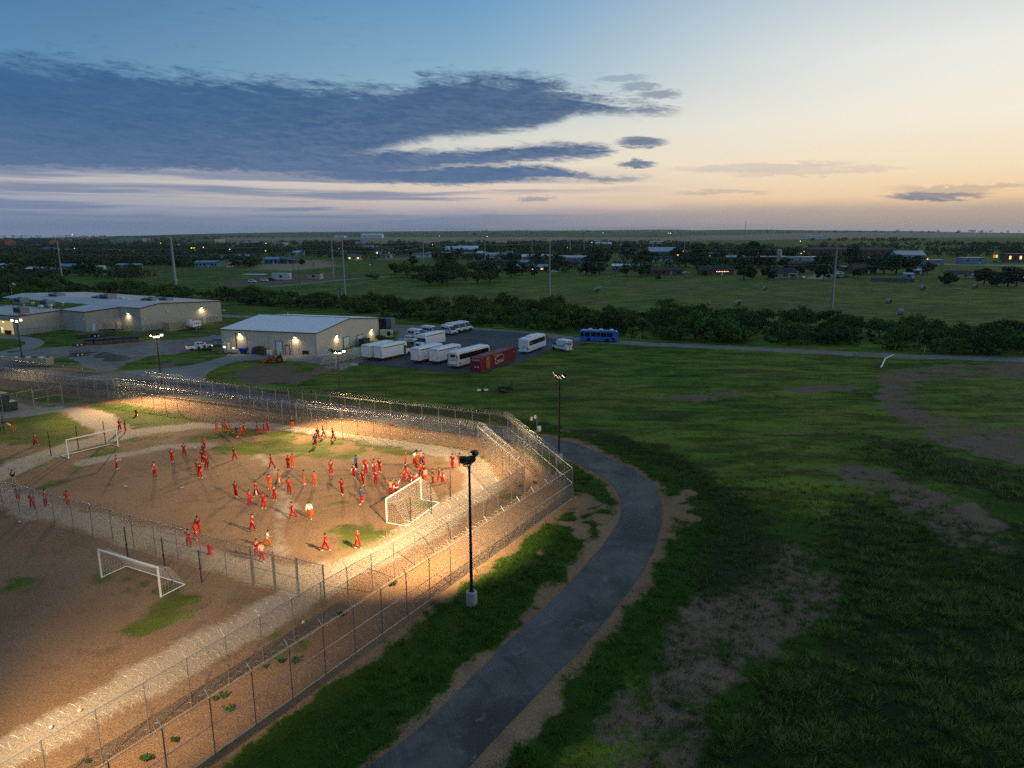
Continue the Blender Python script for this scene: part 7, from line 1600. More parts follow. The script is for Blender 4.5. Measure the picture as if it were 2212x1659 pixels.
cover('field_grass', (-60, 140), (22, 175), 2.6, lambda X, Y, o: (1 - o['red']) * (1 - o['gravel']) * (1 - .8 * o['brown']) * (1 - .9 * o['dark']) * out_ok(o) * (.2 + .8 * patch(X, Y, .35, .62, 5, 4)), 7, .22, .22, .022, M_GRASS, .6, dfall=95)
cover('bare_ground_weeds', (5, 60), (25, 110), 1.6, lambda X, Y, o: np.clip(o['wash'] * .7 + o['red'] * .25, 0, 1) * out_ok(o) * patch(X, Y, .4, .6, 2, 6), 8, .16, .14, .018, M_LUSHB, .7)
cover('yard_grass', (-95, 6), (28, 128), 5, lambda X, Y, o: o['yardgrass'] * (.35 + .65 * patch(X, Y, .4, .6, 1.3, 2)), 6, .10, .14, .014, M_GRASS, .8)

# ------------------------------------------------------------------ the hay field, power lines and the town
M_HAY = mat('weathered_hay', (.36, .36, .34), .95, 0, .35, 2.5); M_HAYD = mat('hay_bale_end', (.10, .085, .06), .95, 0, .35, 4)
BALE = MB().lathe([(.4, -.76), (.78, -.75), (.85, -.68), (.85, .68), (.78, .75), (.4, .76)], (0, 0, .82), 22, axis='y').mesh('wrap', M_HAY, smooth=False); BEND = MB().lathe([(.76, -.02), (.4, .03), (.05, .02)], (0, 0, 0), 20, axis='y').mesh('bale_end', M_HAYD)
for p, rz, lab in ((T3(797, 524), 70, 'round hay bale touching another in the middle of the field, farther one'), (T3(777, 540), 20, 'round hay bale touching another in the middle of the field, nearer one'), (T3(1915, 648), 12, 'big round hay bale close to the thicket in mid field'), (T3(2130, 525), 30, 'round hay bale below the house with string lights'), (T4(1118, 634), 25, 'round hay bale right of the pylon near the thicket'),
                   (T4(1393, 523), 15, 'round hay bale in front of the wooden fence'), (T4(1815, 511), 10, 'round hay bale by the white carport at the right'), (T4(1216, 722), 60, 'round hay bale half hidden at the thicket edge on the right'), (T4(1690, 522), 40, 'low broken bale between two others at the right')):
    t = thing('hay_bale', lab, 'hay bale', G(*p), R(rz), 'round hay bales in the field'); part('wrap', BALE, t); part('bale_end', BEND, t, (0, -.76, .82)); e = part('bale_end', BEND, t, (0, .76, .82)); e.rotation_euler = (0, 0, R(180))
    t.scale = (1.15, 1.15, 1.15) if 'broken' not in lab else (1, 1, .45)

M_PYL = mat('steel_pylon', (.30, .31, .33), .5, .5, .08); M_WOOD = mat('pole_wood', (.11, .085, .065), .85, 0, .25, 2)
pyl = {}
def pylon(key, label, base, top, r0, r1):
    w = G(*base); h = hgt(*base, top); t = thing('steel_pylon', label, 'pylon', (w[0], w[1], 0), 0, 'steel power pylons')
    MB().tube((0, 0, -.2), (0, 0, h), r0, r1, 10).build('shaft', M_PYL, t)
    if r0 > .5: MB().lathe([(r0 * 1.05, h * .14), (r0 * 1.28, h * .15), (r0 * 1.28, h * .19), (r0 * 1.05, h * .2)], n=10).build('collar', M_PYL, t)
    for k, z in enumerate((h - .4, h * .86, h * .72)):
        s = (-1, 1, -1)[k]; MB().tube((0, 0, z), (0, s * 1.5, z + .15), .07, .05, 5).build('insulator_arm', M_PYL, t)
    pyl[key] = (w[0], w[1], h)
pylon('a', 'thick tapered steel pylon rising behind the long shed', (380, 626), 511, .95, .42); pylon('b', 'slim steel pylon in front of the houses at the left', (136, 616), 523, .50, .25); pylon('c', 'slim steel pylon behind the wooden transformer pole', (745, 638), 514, .50, .24); pylon('d', 'slim steel pylon left of its twin near the town', (720.5, 604), 514, .50, .26)
pylon('e', 'distant steel pylon above the clump of trees', (915, 574), 519, .5, .3); pylon('f', 'distant steel pylon right of the clump of trees', (1047.6, 567), 513, .5, .3); pylon('g', 'steel pylon standing in the hay field in the middle', (1186.6, 653), 524, .48, .22); pylon('h', 'distant steel pylon left of the white barn', (1149, 558), 511, .5, .3)
pylon('i', 'far steel pylon just left of the white barn', (1231, 552), 509, .55, .35); pylon('j', 'far steel pylon in front of the trees left of the white barn', (1261, 552), 509, .55, .35); pylon('k', 'far steel pylon right of the white barn', (1340, 549), 511, .55, .35); pylon('l', 'steel pylon standing at the thicket on the right', (1796, 667), 533, .5, .22); pylon('m', 'far steel pylon left of the grey gabled barn', (1409, 547), 516, .55, .35); pylon('n', 'far steel pylon above the orange street lamp', (1478, 545), 518, .55, .35)
def cable(label, pts, r=.05, sag=.045):
    P, Q = [], []
    for a, b in zip(pts[:-1], pts[1:]):
        a, b = np.array(a), np.array(b); L = np.linalg.norm(b - a); seg = [a + (b - a) * u - np.array([0, 0, 4 * sag * L * .6 * u * (1 - u)]) for u in np.linspace(0, 1, 13)]
        P += seg[:-1]; Q += seg[1:]
    V, F = tubes_np(P, Q, r); tag(link(bpy.data.objects.new('power_cable', nmesh('power_cable', V, F, M_GALV))), label, 'cable', 'power cables')
for f, nm in ((-.4, 'top'), (.86, 'middle'), (.72, 'lowest')):
    hz = lambda p: (p[0], p[1], p[2] - .4 if f < 0 else p[2] * f)
    cable('%s sagging power cable running along the distant pylons past the town' % nm, [hz(pyl[k]) for k in ('b', 'd', 'e', 'f', 'h', 'i', 'k', 'm', 'n')], .07, .02)
    cable('%s power cable between the thick left pylon and the hay field pylons' % nm, [(-330, 420, hz(pyl['a'])[2]), hz(pyl['a']), hz(pyl['c']), hz(pyl['g']), hz(pyl['l']), (240, 205, hz(pyl['l'])[2])], .035, .022)
def wood_pole(label, base, top, cross=True, box=False):
    w = G(*base); h = hgt(*base, top); t = thing('utility_pole', label, 'utility pole', (w[0], w[1], 0), R(TR.uniform(-25, 25)), 'wooden utility poles'); MB().tube((0, 0, -.2), (0, 0, h), .17, .11, 7).build('pole', M_WOOD, t)
    if cross: MB().box((0, 0, h - .5), (2.4, .12, .14)).build('crossarm', M_WOOD, t); MB().tube((-1.1, 0, h - .42), (-1.1, 0, h - .15), .05, None, 5).tube((1.1, 0, h - .42), (1.1, 0, h - .15), .05, None, 5).tube((.5, 0, h - .42), (.5, 0, h - .15), .05, None, 5).build('insulator', M_WHITE, t)
    if box: MB().lathe([(.25, h - 2.4), (.28, h - 2.3), (.28, h - 1.5), (.2, h - 1.4)], (-.4, 0, 0), 10).lathe([(.25, h - 2.4), (.28, h - 2.3), (.28, h - 1.5), (.2, h - 1.4)], (.4, 0, 0), 10).build('transformer', M_AC, t)
for v, b, ty, lab, cr_, bx in ((T1, (235, 582), 445, 'leaning wooden pole left of the long shed roof', False, False), (T1, (855, 568), 393, 'wooden pole with crossarms above the long shed roof vents', True, False), (T1, (970, 584), 425, 'wooden pole right of the crossarmed one above the long shed', True, False), (T1, (1285, 540), 372, 'wooden pole on the ball field left of the thick pylon', True, False), (T1, (1485, 517), 350, 'wooden pole right beside the thick pylon', True, False), (T1, (1768, 645), 462, 'wooden pole at the back corner of the long shed', True, False), (T1, (1680, 545), 380, 'thin wooden pole right of the thick pylon at the bushes', False, False),
                       (T1, (1530, 330), 272, 'far wooden pole by the long grey building', True, False), (T1, (1672, 290), 208, 'far wooden pole behind the long grey building', True, False), (T1, (1920, 285), 208, 'far wooden pole in front of the red house', True, False), (T1, (1048, 325), 240, 'wooden pole behind the blue-grey mobile home', True, False), (T1, (705, 350), 262, 'wooden pole behind the pale caravan', True, False),
                       (T2, (352, 422), 210, 'wooden pole right of the teal house', True, False), (T2, (515, 392), 300, 'wooden pole behind the small tan hut', True, False), (T2, (500, 330), 200, 'wooden pole in the dirt lot beyond the small tan hut', True, False), (T2, (400, 490), 330, 'thin wooden pole beside the country lane', False, False), (T2, (735, 776), 505, 'tall wooden pole with transformers behind the workshop roof', True, True), (T2, (798, 418), 310, 'thin wooden pole right of the twin pylons', False, False), (T2, (985, 388), 265, 'wooden pole by the green lamp', False, False), (T2, (1334, 400), 310, 'bare broken pole above the clump of trees', False, False),
                       (T3, (1378, 420), 268, 'wooden pole in front of the brick house', True, True), (T3, (930, 420), 260, 'wooden pole left of the pale roof', True, False), (T3, (1975, 365), 280, 'wooden pole right of the house with string lights', True, True), (T3, (1735, 300), 230, 'wooden pole behind the house with string lights', True, False), (T3, (1612, 278), 222, 'wooden pole above the dark trees right of the lamp', True, False), (T3, (235, 330), 290, 'wooden pole by the blue-roofed house', True, False),
                       (T4, (1378, 462), 260, 'thick wooden pole in the yard fence at the right', True, True), (T4, (508, 320), 258, 'wooden pole behind the brick house on the right', True, False), (T4, (55, 260), 205, 'wooden pole among the trees at the right end of town', True, False), (T4, (1555, 290), 240, 'thin pole at the roadside lot on the right', False, False)):
    wood_pole(lab, v(*b), v(0, ty)[1], cr_, bx)
t = thing('radio_mast', 'thin red and white radio mast on the far plain', 'mast', G(1609, 514)); hm = hgt(1609, 514, 475); mb = MB()
for a in (0, 2.1, 4.2): mb.tube((1.0 * math.cos(a), 1.0 * math.sin(a), 0), (.6 * math.cos(a), .6 * math.sin(a), hm), .22, .18, 4)
for k in range(14):
    z = hm * k / 14
    for a in (0, 2.1, 4.2): mb.tube((math.cos(a), math.sin(a), z), (math.cos(a + 2.1), math.sin(a + 2.1), z + hm / 14), .12, None, 4)
mb.build('lattice', mat('faded_red_steel', (.22, .08, .06), .6), t)

WALLS = {'white': mat('white_siding', (.62, .62, .60), .7, 0, .1), 'beige': mat('beige_siding', (.42, .37, .29), .7, 0, .1), 'brick': mat('red_brick_wall', (.20, .085, .055), .85, 0, .2, 2), 'grey': mat('blue_grey_siding', (.24, .29, .34), .7, 0, .1), 'tan': mat('tan_stucco', (.50, .36, .21), .8, 0, .1), 'teal': mat('teal_siding', (.06, .14, .15), .7, 0, .1), 'red': mat('red_barn_siding', (.32, .03, .03), .7, 0, .1), 'dark': mat('dark_siding', (.07, .07, .075), .8, 0, .15), 'orange': mat('orange_brick_wall', (.25, .085, .045), .85, 0, .2, 2)}
ROOFS = {'grey': mat('grey_shingle', (.13, .135, .15), .8, 0, .2), 'white': mat('white_metal_roof', (.60, .63, .68), .4, .1, .06), 'brown': mat('brown_shingle', (.075, .05, .042), .85, 0, .2), 'blue': mat('blue_metal_roof', (.16, .27, .40), .4, .1, .1), 'dark': mat('dark_shingle', (.035, .035, .04), .85, 0, .2), 'red': mat('rust_roof', (.20, .05, .035), .7, 0, .2), 'steel': mat('steel_roof', (.34, .38, .43), .45, .3, .1)}
def house(label, p, w, d=8.0, h=3.0, rise=1.6, rot=-5, wall='white', roof='grey', windows=3, lit=False, flat=False, chimney=False, cat='house', porch=False, name='house'):
    g = G(*p); t = thing(name, label, cat, (g[0], g[1] + d / 2, 0), R(rot)); wm, rm = WALLS[wall], ROOFS[roof]
    if flat:
        MB().box((0, 0, h / 2), (w, d, h)).build('wall', wm, t); r = MB().box((0, 0, h + .12), (w + .5, d + .5, .24)).build('roof', rm, t)
    else:
        MB().at((0, 0, 0), R(0)).add([(-w / 2, -d / 2, 0), (w / 2, -d / 2, 0), (w / 2, d / 2, 0), (-w / 2, d / 2, 0), (-w / 2, -d / 2, h), (w / 2, -d / 2, h), (w / 2, d / 2, h), (-w / 2, d / 2, h), (-w / 2, 0, h + rise), (w / 2, 0, h + rise)], [(0, 1, 5, 4), (2, 3, 7, 6), (1, 2, 6, 9, 5), (3, 0, 4, 8, 7)]) if False else None
        mb = MB(); mb.add([(-w / 2, -d / 2, 0), (w / 2, -d / 2, 0), (w / 2, d / 2, 0), (-w / 2, d / 2, 0), (-w / 2, -d / 2, h), (w / 2, -d / 2, h), (w / 2, d / 2, h), (-w / 2, d / 2, h), (-w / 2, 0, h + rise), (w / 2, 0, h + rise)], [(0, 1, 5, 4), (2, 3, 7, 6), (1, 2, 6, 9, 5), (3, 0, 4, 8, 7)]); mb.build('wall', wm, t)
        mb = MB(); e = .45; k = e * rise / (d / 2)
        for s in (-1, 1):
            a = [(-w / 2 - e, s * (d / 2 + e), h - k), (w / 2 + e, s * (d / 2 + e), h - k), (w / 2 + e, 0, h + rise), (-w / 2 - e, 0, h + rise)]; up = [(x, y, z + .16) for x, y, z in a]; mb.add(a + up, [(0, 1, 2, 3), (4, 5, 6, 7), (0, 1, 5, 4), (1, 2, 6, 5), (3, 0, 4, 7)])
        r = mb.build('roof', rm, t)
    if chimney: MB().box((w * .2, .6, h + rise * .6 + .8), (.8, .8, 2.0)).build('chimney', WALLS['brick'], r)
    for i in range(windows):
        x = -w / 2 + w * (i + .5) / windows; o = MB().box((x, -d / 2 - .03, h * .55), (min(1.6, w / windows * .5), .06, h * .38)).build('window', M_LENSY if lit and i % 2 == 0 else M_GLASS, t)
    MB().box((w * (.5 / max(windows, 1)), -d / 2 - .03, 1.05), (1.0, .08, 2.1)).build('door', M_DOORW, t)
    if porch:
        MB().box((w * .3, -d / 2 - 1.6, h - .3), (w * .38, 3.2, .14)).build('porch_roof', ROOFS['white'], t)
        for x in (w * .13, w * .47): MB().tube((x, -d / 2 - 3.0, 0), (x, -d / 2 - 3.0, h - .35), .07, None, 5).build('porch_post', M_WHITE, t)
    return t
k_ = lambda v, x, y: v(x, y)
HOUSES = [
 (T1(15, 352), 'white-roofed trailer at the left edge behind the bushes', 16, dict(h=3, wall='white', roof='white', rise=1)), (T1(295, 388), 'pale low roof among bushes left of the slim pylon', 16, dict(h=3, roof='white', wall='grey', rise=1.2)), (T1(400, 392), 'long grey porch roof just left of the slim pylon', 18, dict(h=2.6, roof='steel', wall='grey', rise=.9)), (T1(537, 368), 'blue-grey house right of the slim pylon', 12, dict(h=3.4, roof='blue', wall='grey')), (T1(690, 355), 'small grey shed behind bushes right of the slim pylon', 9, dict(h=3.6, roof='steel', wall='grey', rise=1)),
 (T1(1033, 358), 'long blue-grey mobile home with dark windows among bushes', 18.5, dict(h=3.6, d=5, wall='grey', roof='steel', rise=.8, windows=4)), (T1(385, 226), 'small white gabled house deep among the trees at the left', 22, dict(h=4, d=14, rise=4)), (T1(160, 292), 'low pale roof deep in the trees at the left', 20, dict(h=3, roof='white')), (T1(870, 236), 'brown gabled roof deep in the trees left of the pylon', 24, dict(h=4, d=14, wall='tan', roof='brown', rise=3)), (T1(1030, 236), 'pale flat roof deep in the trees', 20, dict(h=3, roof='blue')), (T1(1255, 298), 'little brown house at the edge of the ball field trees', 12, dict(h=3, wall='tan', roof='brown')), (T1(550, 220), 'grey roof deep in the trees right of the white gable', 22, dict(h=3, roof='steel')), (T1(380, 290), 'brown walled house among dark trees at the left', 20, dict(wall='brick', roof='brown')),
 (T1(1665, 340), 'long blue-grey building at the edge of the ball field', 20, dict(h=4, d=9, wall='grey', roof='blue', rise=1.2, windows=6)), (T1(1790, 340), 'cream gabled shed at the end of the long blue-grey building', 9.5, dict(h=4, d=9, rot=84, wall='beige', roof='brown', rise=1.6, windows=1)), (T1(1900, 318), 'row of pale flat-roofed trailers behind the cream shed', 34, dict(h=3, d=4, wall='dark', roof='white', flat=True, windows=7)), (T1(1960, 294), 'bright red cabin with a white-edged gable', 15, dict(h=4.5, d=9, wall='red', roof='steel', rise=2)), (T1(1750, 292), 'low blue-lit roof left of the red cabin', 14, dict(h=3, roof='blue', wall='grey', lit=True)), (T1(1845, 290), 'white low trailer beside the red cabin', 14, dict(h=2.6, roof='white')), (T1(2055, 285), 'rust-red shed right of the red cabin', 13, dict(h=3, wall='red', roof='red')), (T1(2140, 300), 'pale trailer behind the teal house', 16, dict(h=2.8, roof='white', flat=True)),
 (T2(175, 312), 'teal house with a shallow gable at the dirt lot', 13, dict(h=4, d=10, wall='teal', roof='blue', rise=1.8)), (T2(290, 310), 'dark low house with grey roof right of the teal house', 20, dict(h=3.8, d=12, wall='dark', roof='grey', rise=1.8, windows=4, porch=True)), (T2(392, 242), 'pale roofed house behind the dark low one', 15, dict(h=3.5, roof='white')), (T2(1075, 243), 'tan gabled house lit at its front', 22, dict(h=5, d=14, wall='tan', roof='brown', rise=4, lit=True)), (T2(1185, 232), 'bright pale blue roof right of the tan gable', 25, dict(h=4, roof='white', wall='grey')), (T2(838, 285), 'cream house with a glowing side left of the fence wall', 13, dict(h=4, wall='tan', roof='grey', lit=True)), (T2(975, 212), 'grey hipped roof above the cream house', 30, dict(h=4, d=16, roof='steel', wall='grey', rise=4)), (T2(1080, 272), 'small gabled house behind the tan wall', 14, dict(h=3.4, roof='grey', wall='beige')),
 (T2(1750, 235), 'white gabled hall right of the distant pylon', 26, dict(h=6, d=18, wall='grey', roof='white', rise=4)), (T2(1775, 255), 'long cream wing in front of the white gabled hall', 36, dict(h=4, d=8, wall='beige', roof='white', flat=True, windows=8)), (T2(1522, 258), 'dark flat building with pale roof left of the hall', 24, dict(h=5, wall='dark', roof='white', flat=True)), (T2(1640, 240), 'red-gabled church-like house beside the hall', 20, dict(h=5, d=12, wall='red', roof='white', rise=5)), (T2(2058, 236), 'white flat roof in the trees right of the hall', 18, dict(h=3.4, roof='white', flat=True)), (T2(2000, 268), 'white house with red edge in the trees', 28, dict(h=4, d=10, wall='white', roof='steel')), (T2(1870, 246), 'tiny white roof by the pylon', 12, dict(h=3.4, roof='white')), (T2(1965, 350), 'dark brick house with slate roof beside the tree clump', 22, dict(h=3.6, d=10, wall='brick', roof='dark', rise=2.6, chimney=True)), (T2(1460, 245), 'white trailer row left of the dark flat building', 26, dict(h=3, roof='white', flat=True, wall='dark')), (T2(1380, 262), 'low dark house with white edge by the far pylon', 20, dict(h=3.2, roof='grey', wall='white')), (T2(2165, 330), 'dark low house at the hay field corner', 18, dict(h=3, wall='dark', roof='blue')),
 (T3(840, 180), 'large white metal barn glowing blue at one side', 26, dict(h=6, d=20, rot=-10, wall='white', roof='white', rise=2.5, windows=2, cat='barn', name='barn')), (T3(288, 288), 'white garden-front house with pale roof behind the left pylon', 26, dict(h=4, d=12, roof='white', wall='beige', rise=2, windows=4)), (T3(575, 308), 'very long slate-blue shed left of the big dark tree', 38, dict(h=5, d=14, wall='grey', roof='steel', rise=1.5, windows=6, cat='shed')), (T3(545, 335), 'brown-roofed gabled house in front of the long shed', 18, dict(h=3.4, wall='brick', roof='brown', rise=2)), (T3(260, 372), 'blue-roofed house with a glowing doorway at the field edge', 22, dict(h=3, d=10, wall='brick', roof='blue', rise=1.6, lit=True)), (T3(1015, 368), 'pale metal roofed house behind young trees', 19, dict(h=3.4, d=9, wall='grey', roof='white', rise=1.2)),
 (T3(1350, 402), 'long brick ranch house with brown roof and white door', 19, dict(h=3, d=10, rot=-4, wall='brick', roof='brown', rise=2, windows=4)), (T3(1318, 268), 'large steel gabled barn behind dark trees', 28, dict(h=7, d=20, wall='grey', roof='steel', rise=4, windows=2, cat='barn', name='barn')), (T3(1745, 405), 'brick house with slate roof, chimney and a string of lights', 21, dict(h=3.2, d=10, rot=-4, wall='brick', roof='dark', rise=2.4, windows=3, chimney=True)), (T3(1862, 300), 'blue-roofed house behind the one with string lights', 24, dict(h=4, d=12, wall='grey', roof='blue')), (T3(1545, 292), 'pale trailer with dark base between dark trees', 18, dict(h=3, roof='white', flat=True, wall='dark')), (T3(1722, 268), 'small glowing tan building above the trees', 12, dict(h=4, wall='tan', roof='grey', lit=True)), (T3(1320, 296), 'dark roofed house below the steel barn', 24, dict(h=3.4, roof='dark', wall='white')), (T3(1820, 300), 'pale shed roof beside the blue-roofed house', 16, dict(h=3, roof='white', flat=True)), (T3(1265, 156), 'far small grey farm building on the plain', 28, dict(h=5, roof='steel', d=14)), (T3(1348, 163), 'far white hut on the plain', 16, dict(h=5, roof='white')),
 (T4(285, 432), 'dark gabled house with a white flat porch at the field edge', 14, dict(h=3.2, d=11, wall='beige', roof='dark', rise=2.4, porch=True)), (T4(455, 350), 'long low brick house behind the parked white car', 24, dict(h=3.4, d=11, wall='brick', roof='brown', rise=1.8, windows=5)), (T4(935, 392), 'brick house with sloping brown roof left of the wooden fence', 14, dict(h=3.4, d=12, wall='brick', roof='brown', rise=2.6)), (T4(835, 375), 'low house with pale awning beside the brick house', 13, dict(h=3.2, wall='brick', roof='steel', flat=True)), (T4(1320, 300), 'big blue-grey gabled metal hall on the right', 23, dict(h=6, d=22, rot=-12, wall='grey', roof='steel', rise=3.5, windows=2, cat='hall', name='metal_hall')), (T4(1480, 325), 'low blue metal shed beside the gabled hall', 17, dict(h=4, d=9, wall='grey', roof='blue', flat=True, windows=2)), (T4(1810, 315), 'plain blue-grey box building on the roadside lot', 18, dict(h=5, d=10, wall='grey', roof='steel', flat=True, windows=2)), (T4(2165, 300), 'roadside shop with a glowing orange front at the right edge', 17, dict(h=7, d=12, wall='orange', roof='grey', flat=True, lit=True, windows=4, cat='shop')), (T4(830, 252), 'very long dark brown low building among the trees', 90, dict(h=7, d=20, rot=-8, wall='brick', roof='brown', rise=2, windows=10)),
 (T4(1745, 430), 'dark house with a bright white carport roof at the field edge', 16, dict(h=2.8, d=9, wall='tan', roof='dark', rise=1.4, porch=True)), (T4(1350, 398), 'teal garden shed beside the thick wooden pole', 5, dict(h=2.6, d=4, wall='teal', roof='white', rise=.7, windows=1)), (T4(1283, 430), 'white garden shed behind the wooden fence', 5, dict(h=2.4, d=4, wall='grey', roof='steel', rise=.6, windows=1)), (T4(1010, 300), 'white flat roof among trees left of the gabled hall', 18, dict(h=4, roof='white', flat=True)), (T4(150, 292), 'long pale flat roofs in the trees right of town', 44, dict(h=4, d=14, wall='dark', roof='white', flat=True, windows=6)), (T4(440, 296), 'long white flat roof behind the low brick house', 40, dict(h=4, d=14, wall='beige', roof='white', flat=True, windows=6)), (T4(520, 112), 'far blue-roofed farm shed on the plain', 55, dict(h=9, d=20, roof='blue', wall='white')), (T4(20, 345), 'brown brick house half hidden at the end of the street', 16, dict(wall='brick', roof='brown')), (T4(2205, 470), 'dark blue parked shed at the right edge of the field', 8, dict(h=2.6, d=5, wall='grey', roof='blue', flat=True, windows=1)),
 (T1(310, 178), 'large orange brick building with dark hipped roof on the left skyline', 56, dict(h=11, d=30, rot=-10, wall='orange', roof='dark', rise=6, windows=6, cat='building')), (T1(10, 166), 'orange brick building cut by the left edge', 26, dict(h=11, d=30, rot=-10, wall='orange', roof='brown', rise=4, windows=4, cat='building')), (T1(180, 192), 'pale flat building in front of the orange brick one', 60, dict(h=7, roof='white', wall='brick', flat=True, windows=6)), (T1(1650, 168), 'large tan block above the yellow lamps', 52, dict(h=14, d=40, rot=-8, wall='tan', roof='brown', flat=True, windows=8, cat='building')), (T1(1030, 140), 'long white roof on the left skyline', 95, dict(h=10, d=40, roof='white', wall='beige', flat=True, windows=6)), (T2(60, 172), 'long pale flat building right of the tan block', 70, dict(h=8, d=30, roof='white', wall='dark', flat=True, windows=8)), (T2(190, 174), 'tan flat building on the skyline', 40, dict(h=8, d=30, wall='tan', roof='grey', flat=True, windows=5)), (T2(820, 172), 'dark red building above the trees', 36, dict(h=12, d=20, wall='red', roof='dark', flat=True, windows=4, cat='building')), (T2(895, 172), 'small gable right of the dark red building', 22, dict(h=6, wall='beige', roof='steel', rise=4)), (T2(980, 108), 'cluster of white farm buildings on the far plain', 90, dict(h=14, d=30, wall='white', roof='white', rise=6)), (T2(720, 104), 'lone white barn on the far tan field', 50, dict(h=9, d=30, roof='white', wall='white')),
]
for p, lab, w, kw in HOUSES: house(lab, p, w, **kw)
# string lights and other lamps of the town
hs = G(*T3(1788, 382)); 
for k in range(10):
    pass
t = thing('light_string', 'string of small orange and red lights along the brick house eaves', 'string lights', G(*T3(1740, 408))); wd = (G(*T3(1832, 408)) - G(*T3(1740, 408))); MB().tube((0, -.6, 2.7), (wd[0], wd[1] - .6, 2.7), .02, None, 4).build('cord', M_BLACK, t)
for k in range(10): o = MB().ell((0, 0, 0), (.20, .20, .20), 6, 4).build('bulb', M_LENSO if k % 2 else M_LENS, t); o.location = (wd[0] * k / 9, wd[1] * k / 9 - .6, 2.62)
def street_lamp(label, base, head, m, r=.55):
    w = G(*base); h = hgt(*base, head); t = thing('street_lamp', label, 'street lamp', (w[0], w[1], 0), 0, 'lit street lamps in the town'); MB().tube((0, 0, 0), (0, 0, h), .13, .09, 6).tube((0, 0, h), (.9, -.4, h + .2), .06, None, 5).build('pole', M_WOOD, t); MB().ell((1.0, -.5, h + .1), (r, r, r * .8), 8, 6).build('lit_globe', m, t)
for v, x, yb, yh, m, r, lab in ((T3, 1408, 425, 243, M_LENSO, .85, 'bright orange street lamp above the brick ranch house'), (T3, 1464, 262, 212, M_LENSO, .75, 'orange street lamp above the steel barn'), (T3, 535, 230, 182, M_LENSO, .7, 'small orange lamp left of the big dark trees'), (T4, 399, 290, 231, M_LENSO, 1.05, 'bright orange lamp above the white flat roofs'), (T4, 424, 262, 215, M_LENSO, .9, 'orange lamp just above the brightest one on the right'), (T4, 800, 318, 271, M_LENSO, .65, 'orange lamp over the dark trees by the long brown building'), (T4, 1400, 420, 276, M_LENSO, .75, 'bright orange lamp beside the thick wooden pole'), (T1, 1387, 318, 255, M_LENSO, .9, 'orange lamp just left of the thick pylon'), (T1, 1293, 190, 146, M_LENSO, 1.6, 'far orange lamp on the left skyline'), (T1, 1437, 200, 160, M_LENSO, 1.3, 'far orange lamp right of the thick pylon'), (T1, 600, 225, 189, M_LENS, 1.1, 'far white lamp among the dark trees at the left'),
                             (T1, 2135, 250, 208, M_LENSO, 1.1, 'orange lamp right of the red cabin'), (T1, 1778, 292, 262, M_LENSY, .9, 'yellow lamp beside the blue-lit roof'), (T1, 1846, 232, 197, M_LENS, 1.3, 'white glaring lamp behind the red cabin'), (T1, 1635, 215, 180, M_LENS, 1.3, 'pale lamp below the tan block'), (T1, 1607, 218, 186, M_LENSY, 1.1, 'yellow lamp left of the pale one below the tan block'), (T1, 1567, 238, 204, M_LENSO, .9, 'amber lamp under the yellow sign'), (T2, 122, 250, 208, M_LENSO, 1.1, 'orange lamp above the teal house'), (T2, 127, 180, 148, M_LENS, 1.2, 'tiny white lamp on the skyline over the teal house'), (T2, 712, 228, 188, M_LENSY, .9, 'yellow lamp between the twin pylons and the trees'), (T2, 957, 352, 321, M_LENSG, .5, 'greenish lamp on the meadow by the lane'), (T2, 1465, 198, 158, M_LENSO, 1.1, 'orange lamp above the far trees in the middle'), (T2, 1820, 222, 186, M_LENSG, .9, 'greenish lamp near the hall'), (T2, 1945, 292, 264, M_LENSO, .6, 'amber lamp by the white house with red edge'), (T3, 733, 170, 140, M_LENS, 1.2, 'small pale lamp left of the white barn'), (T3, 851, 178, 158, M_LENSB, 1.1, 'blue lamp on the end of the white barn'), (T4, 1250, 308, 284, M_LENSG, .5, 'pale greenish lamp at the gabled hall'), (T4, 400, 150, 131, M_LENS, 1.6, 'white lamp on the far plain at the right'), (T4, 2140, 285, 262, M_LENSO, .7, 'orange lamp at the roadside shop'), (T1, 583, 98, 78, M_LENS, 5, 'tiny white lamp on the left horizon'), (T2, 1523, 110, 88, M_LENSY, 3, 'tiny yellow lamp on the far plain'), (T2, 1906, 112, 93, M_LENSO, 3, 'tiny orange lamp on the far plain'), (T3, 1352, 80, 66, M_LENSO, 5, 'left of two tiny lamps on the far horizon'), (T3, 1370, 80, 66, M_LENS, 5, 'right of two tiny lamps on the far horizon'), (T3, 828, 78, 64, M_LENSO, 5, 'tiny orange lamp on the far plain in the middle'), (T3, 250, 385, 357, M_LENS, .45, 'small white lamp at the blue-roofed house')):
    street_lamp(lab, v(x, yb), v(x, yh)[1], m, r * .42)
for lab, v, x, yb, yt, w_, m in (('glowing yellow roadside sign in the left part of town', T1, 1560, 205, 180, 12, lens('yellow_sign_face', (1, .75, .05), 3)), ('red lit roadside sign on the right', T4, 1970, 285, 243, 2.4, lens('red_sign_face', (1, .03, .02), 4)), ('green lit roadside sign right of the red one', T4, 1988, 285, 243, 1.6, lens('green_sign_face', (.05, 1, .1), 3)), ('orange glowing shop sign at the right edge', T4, 2165, 285, 238, 9, lens('orange_sign_face', (1, .2, .03), 1.6))):
    w = G(*v(x, yb)); h = hgt(*v(x, yb), v(x, yt)[1]); t = thing('roadside_sign', lab, 'sign', w, R(-8)); MB().tube((0, 0, 0), (0, 0, h - 1), .2, None, 6).build('post', M_GALV, t); MB().box((0, 0, h - 1), (w_, .5, 2.6)).build('sign_box', M_DGREY, t); MB().box((0, -.27, h - 1), (w_ - .4, .04, 2.2)).build('sign_face', m, t)
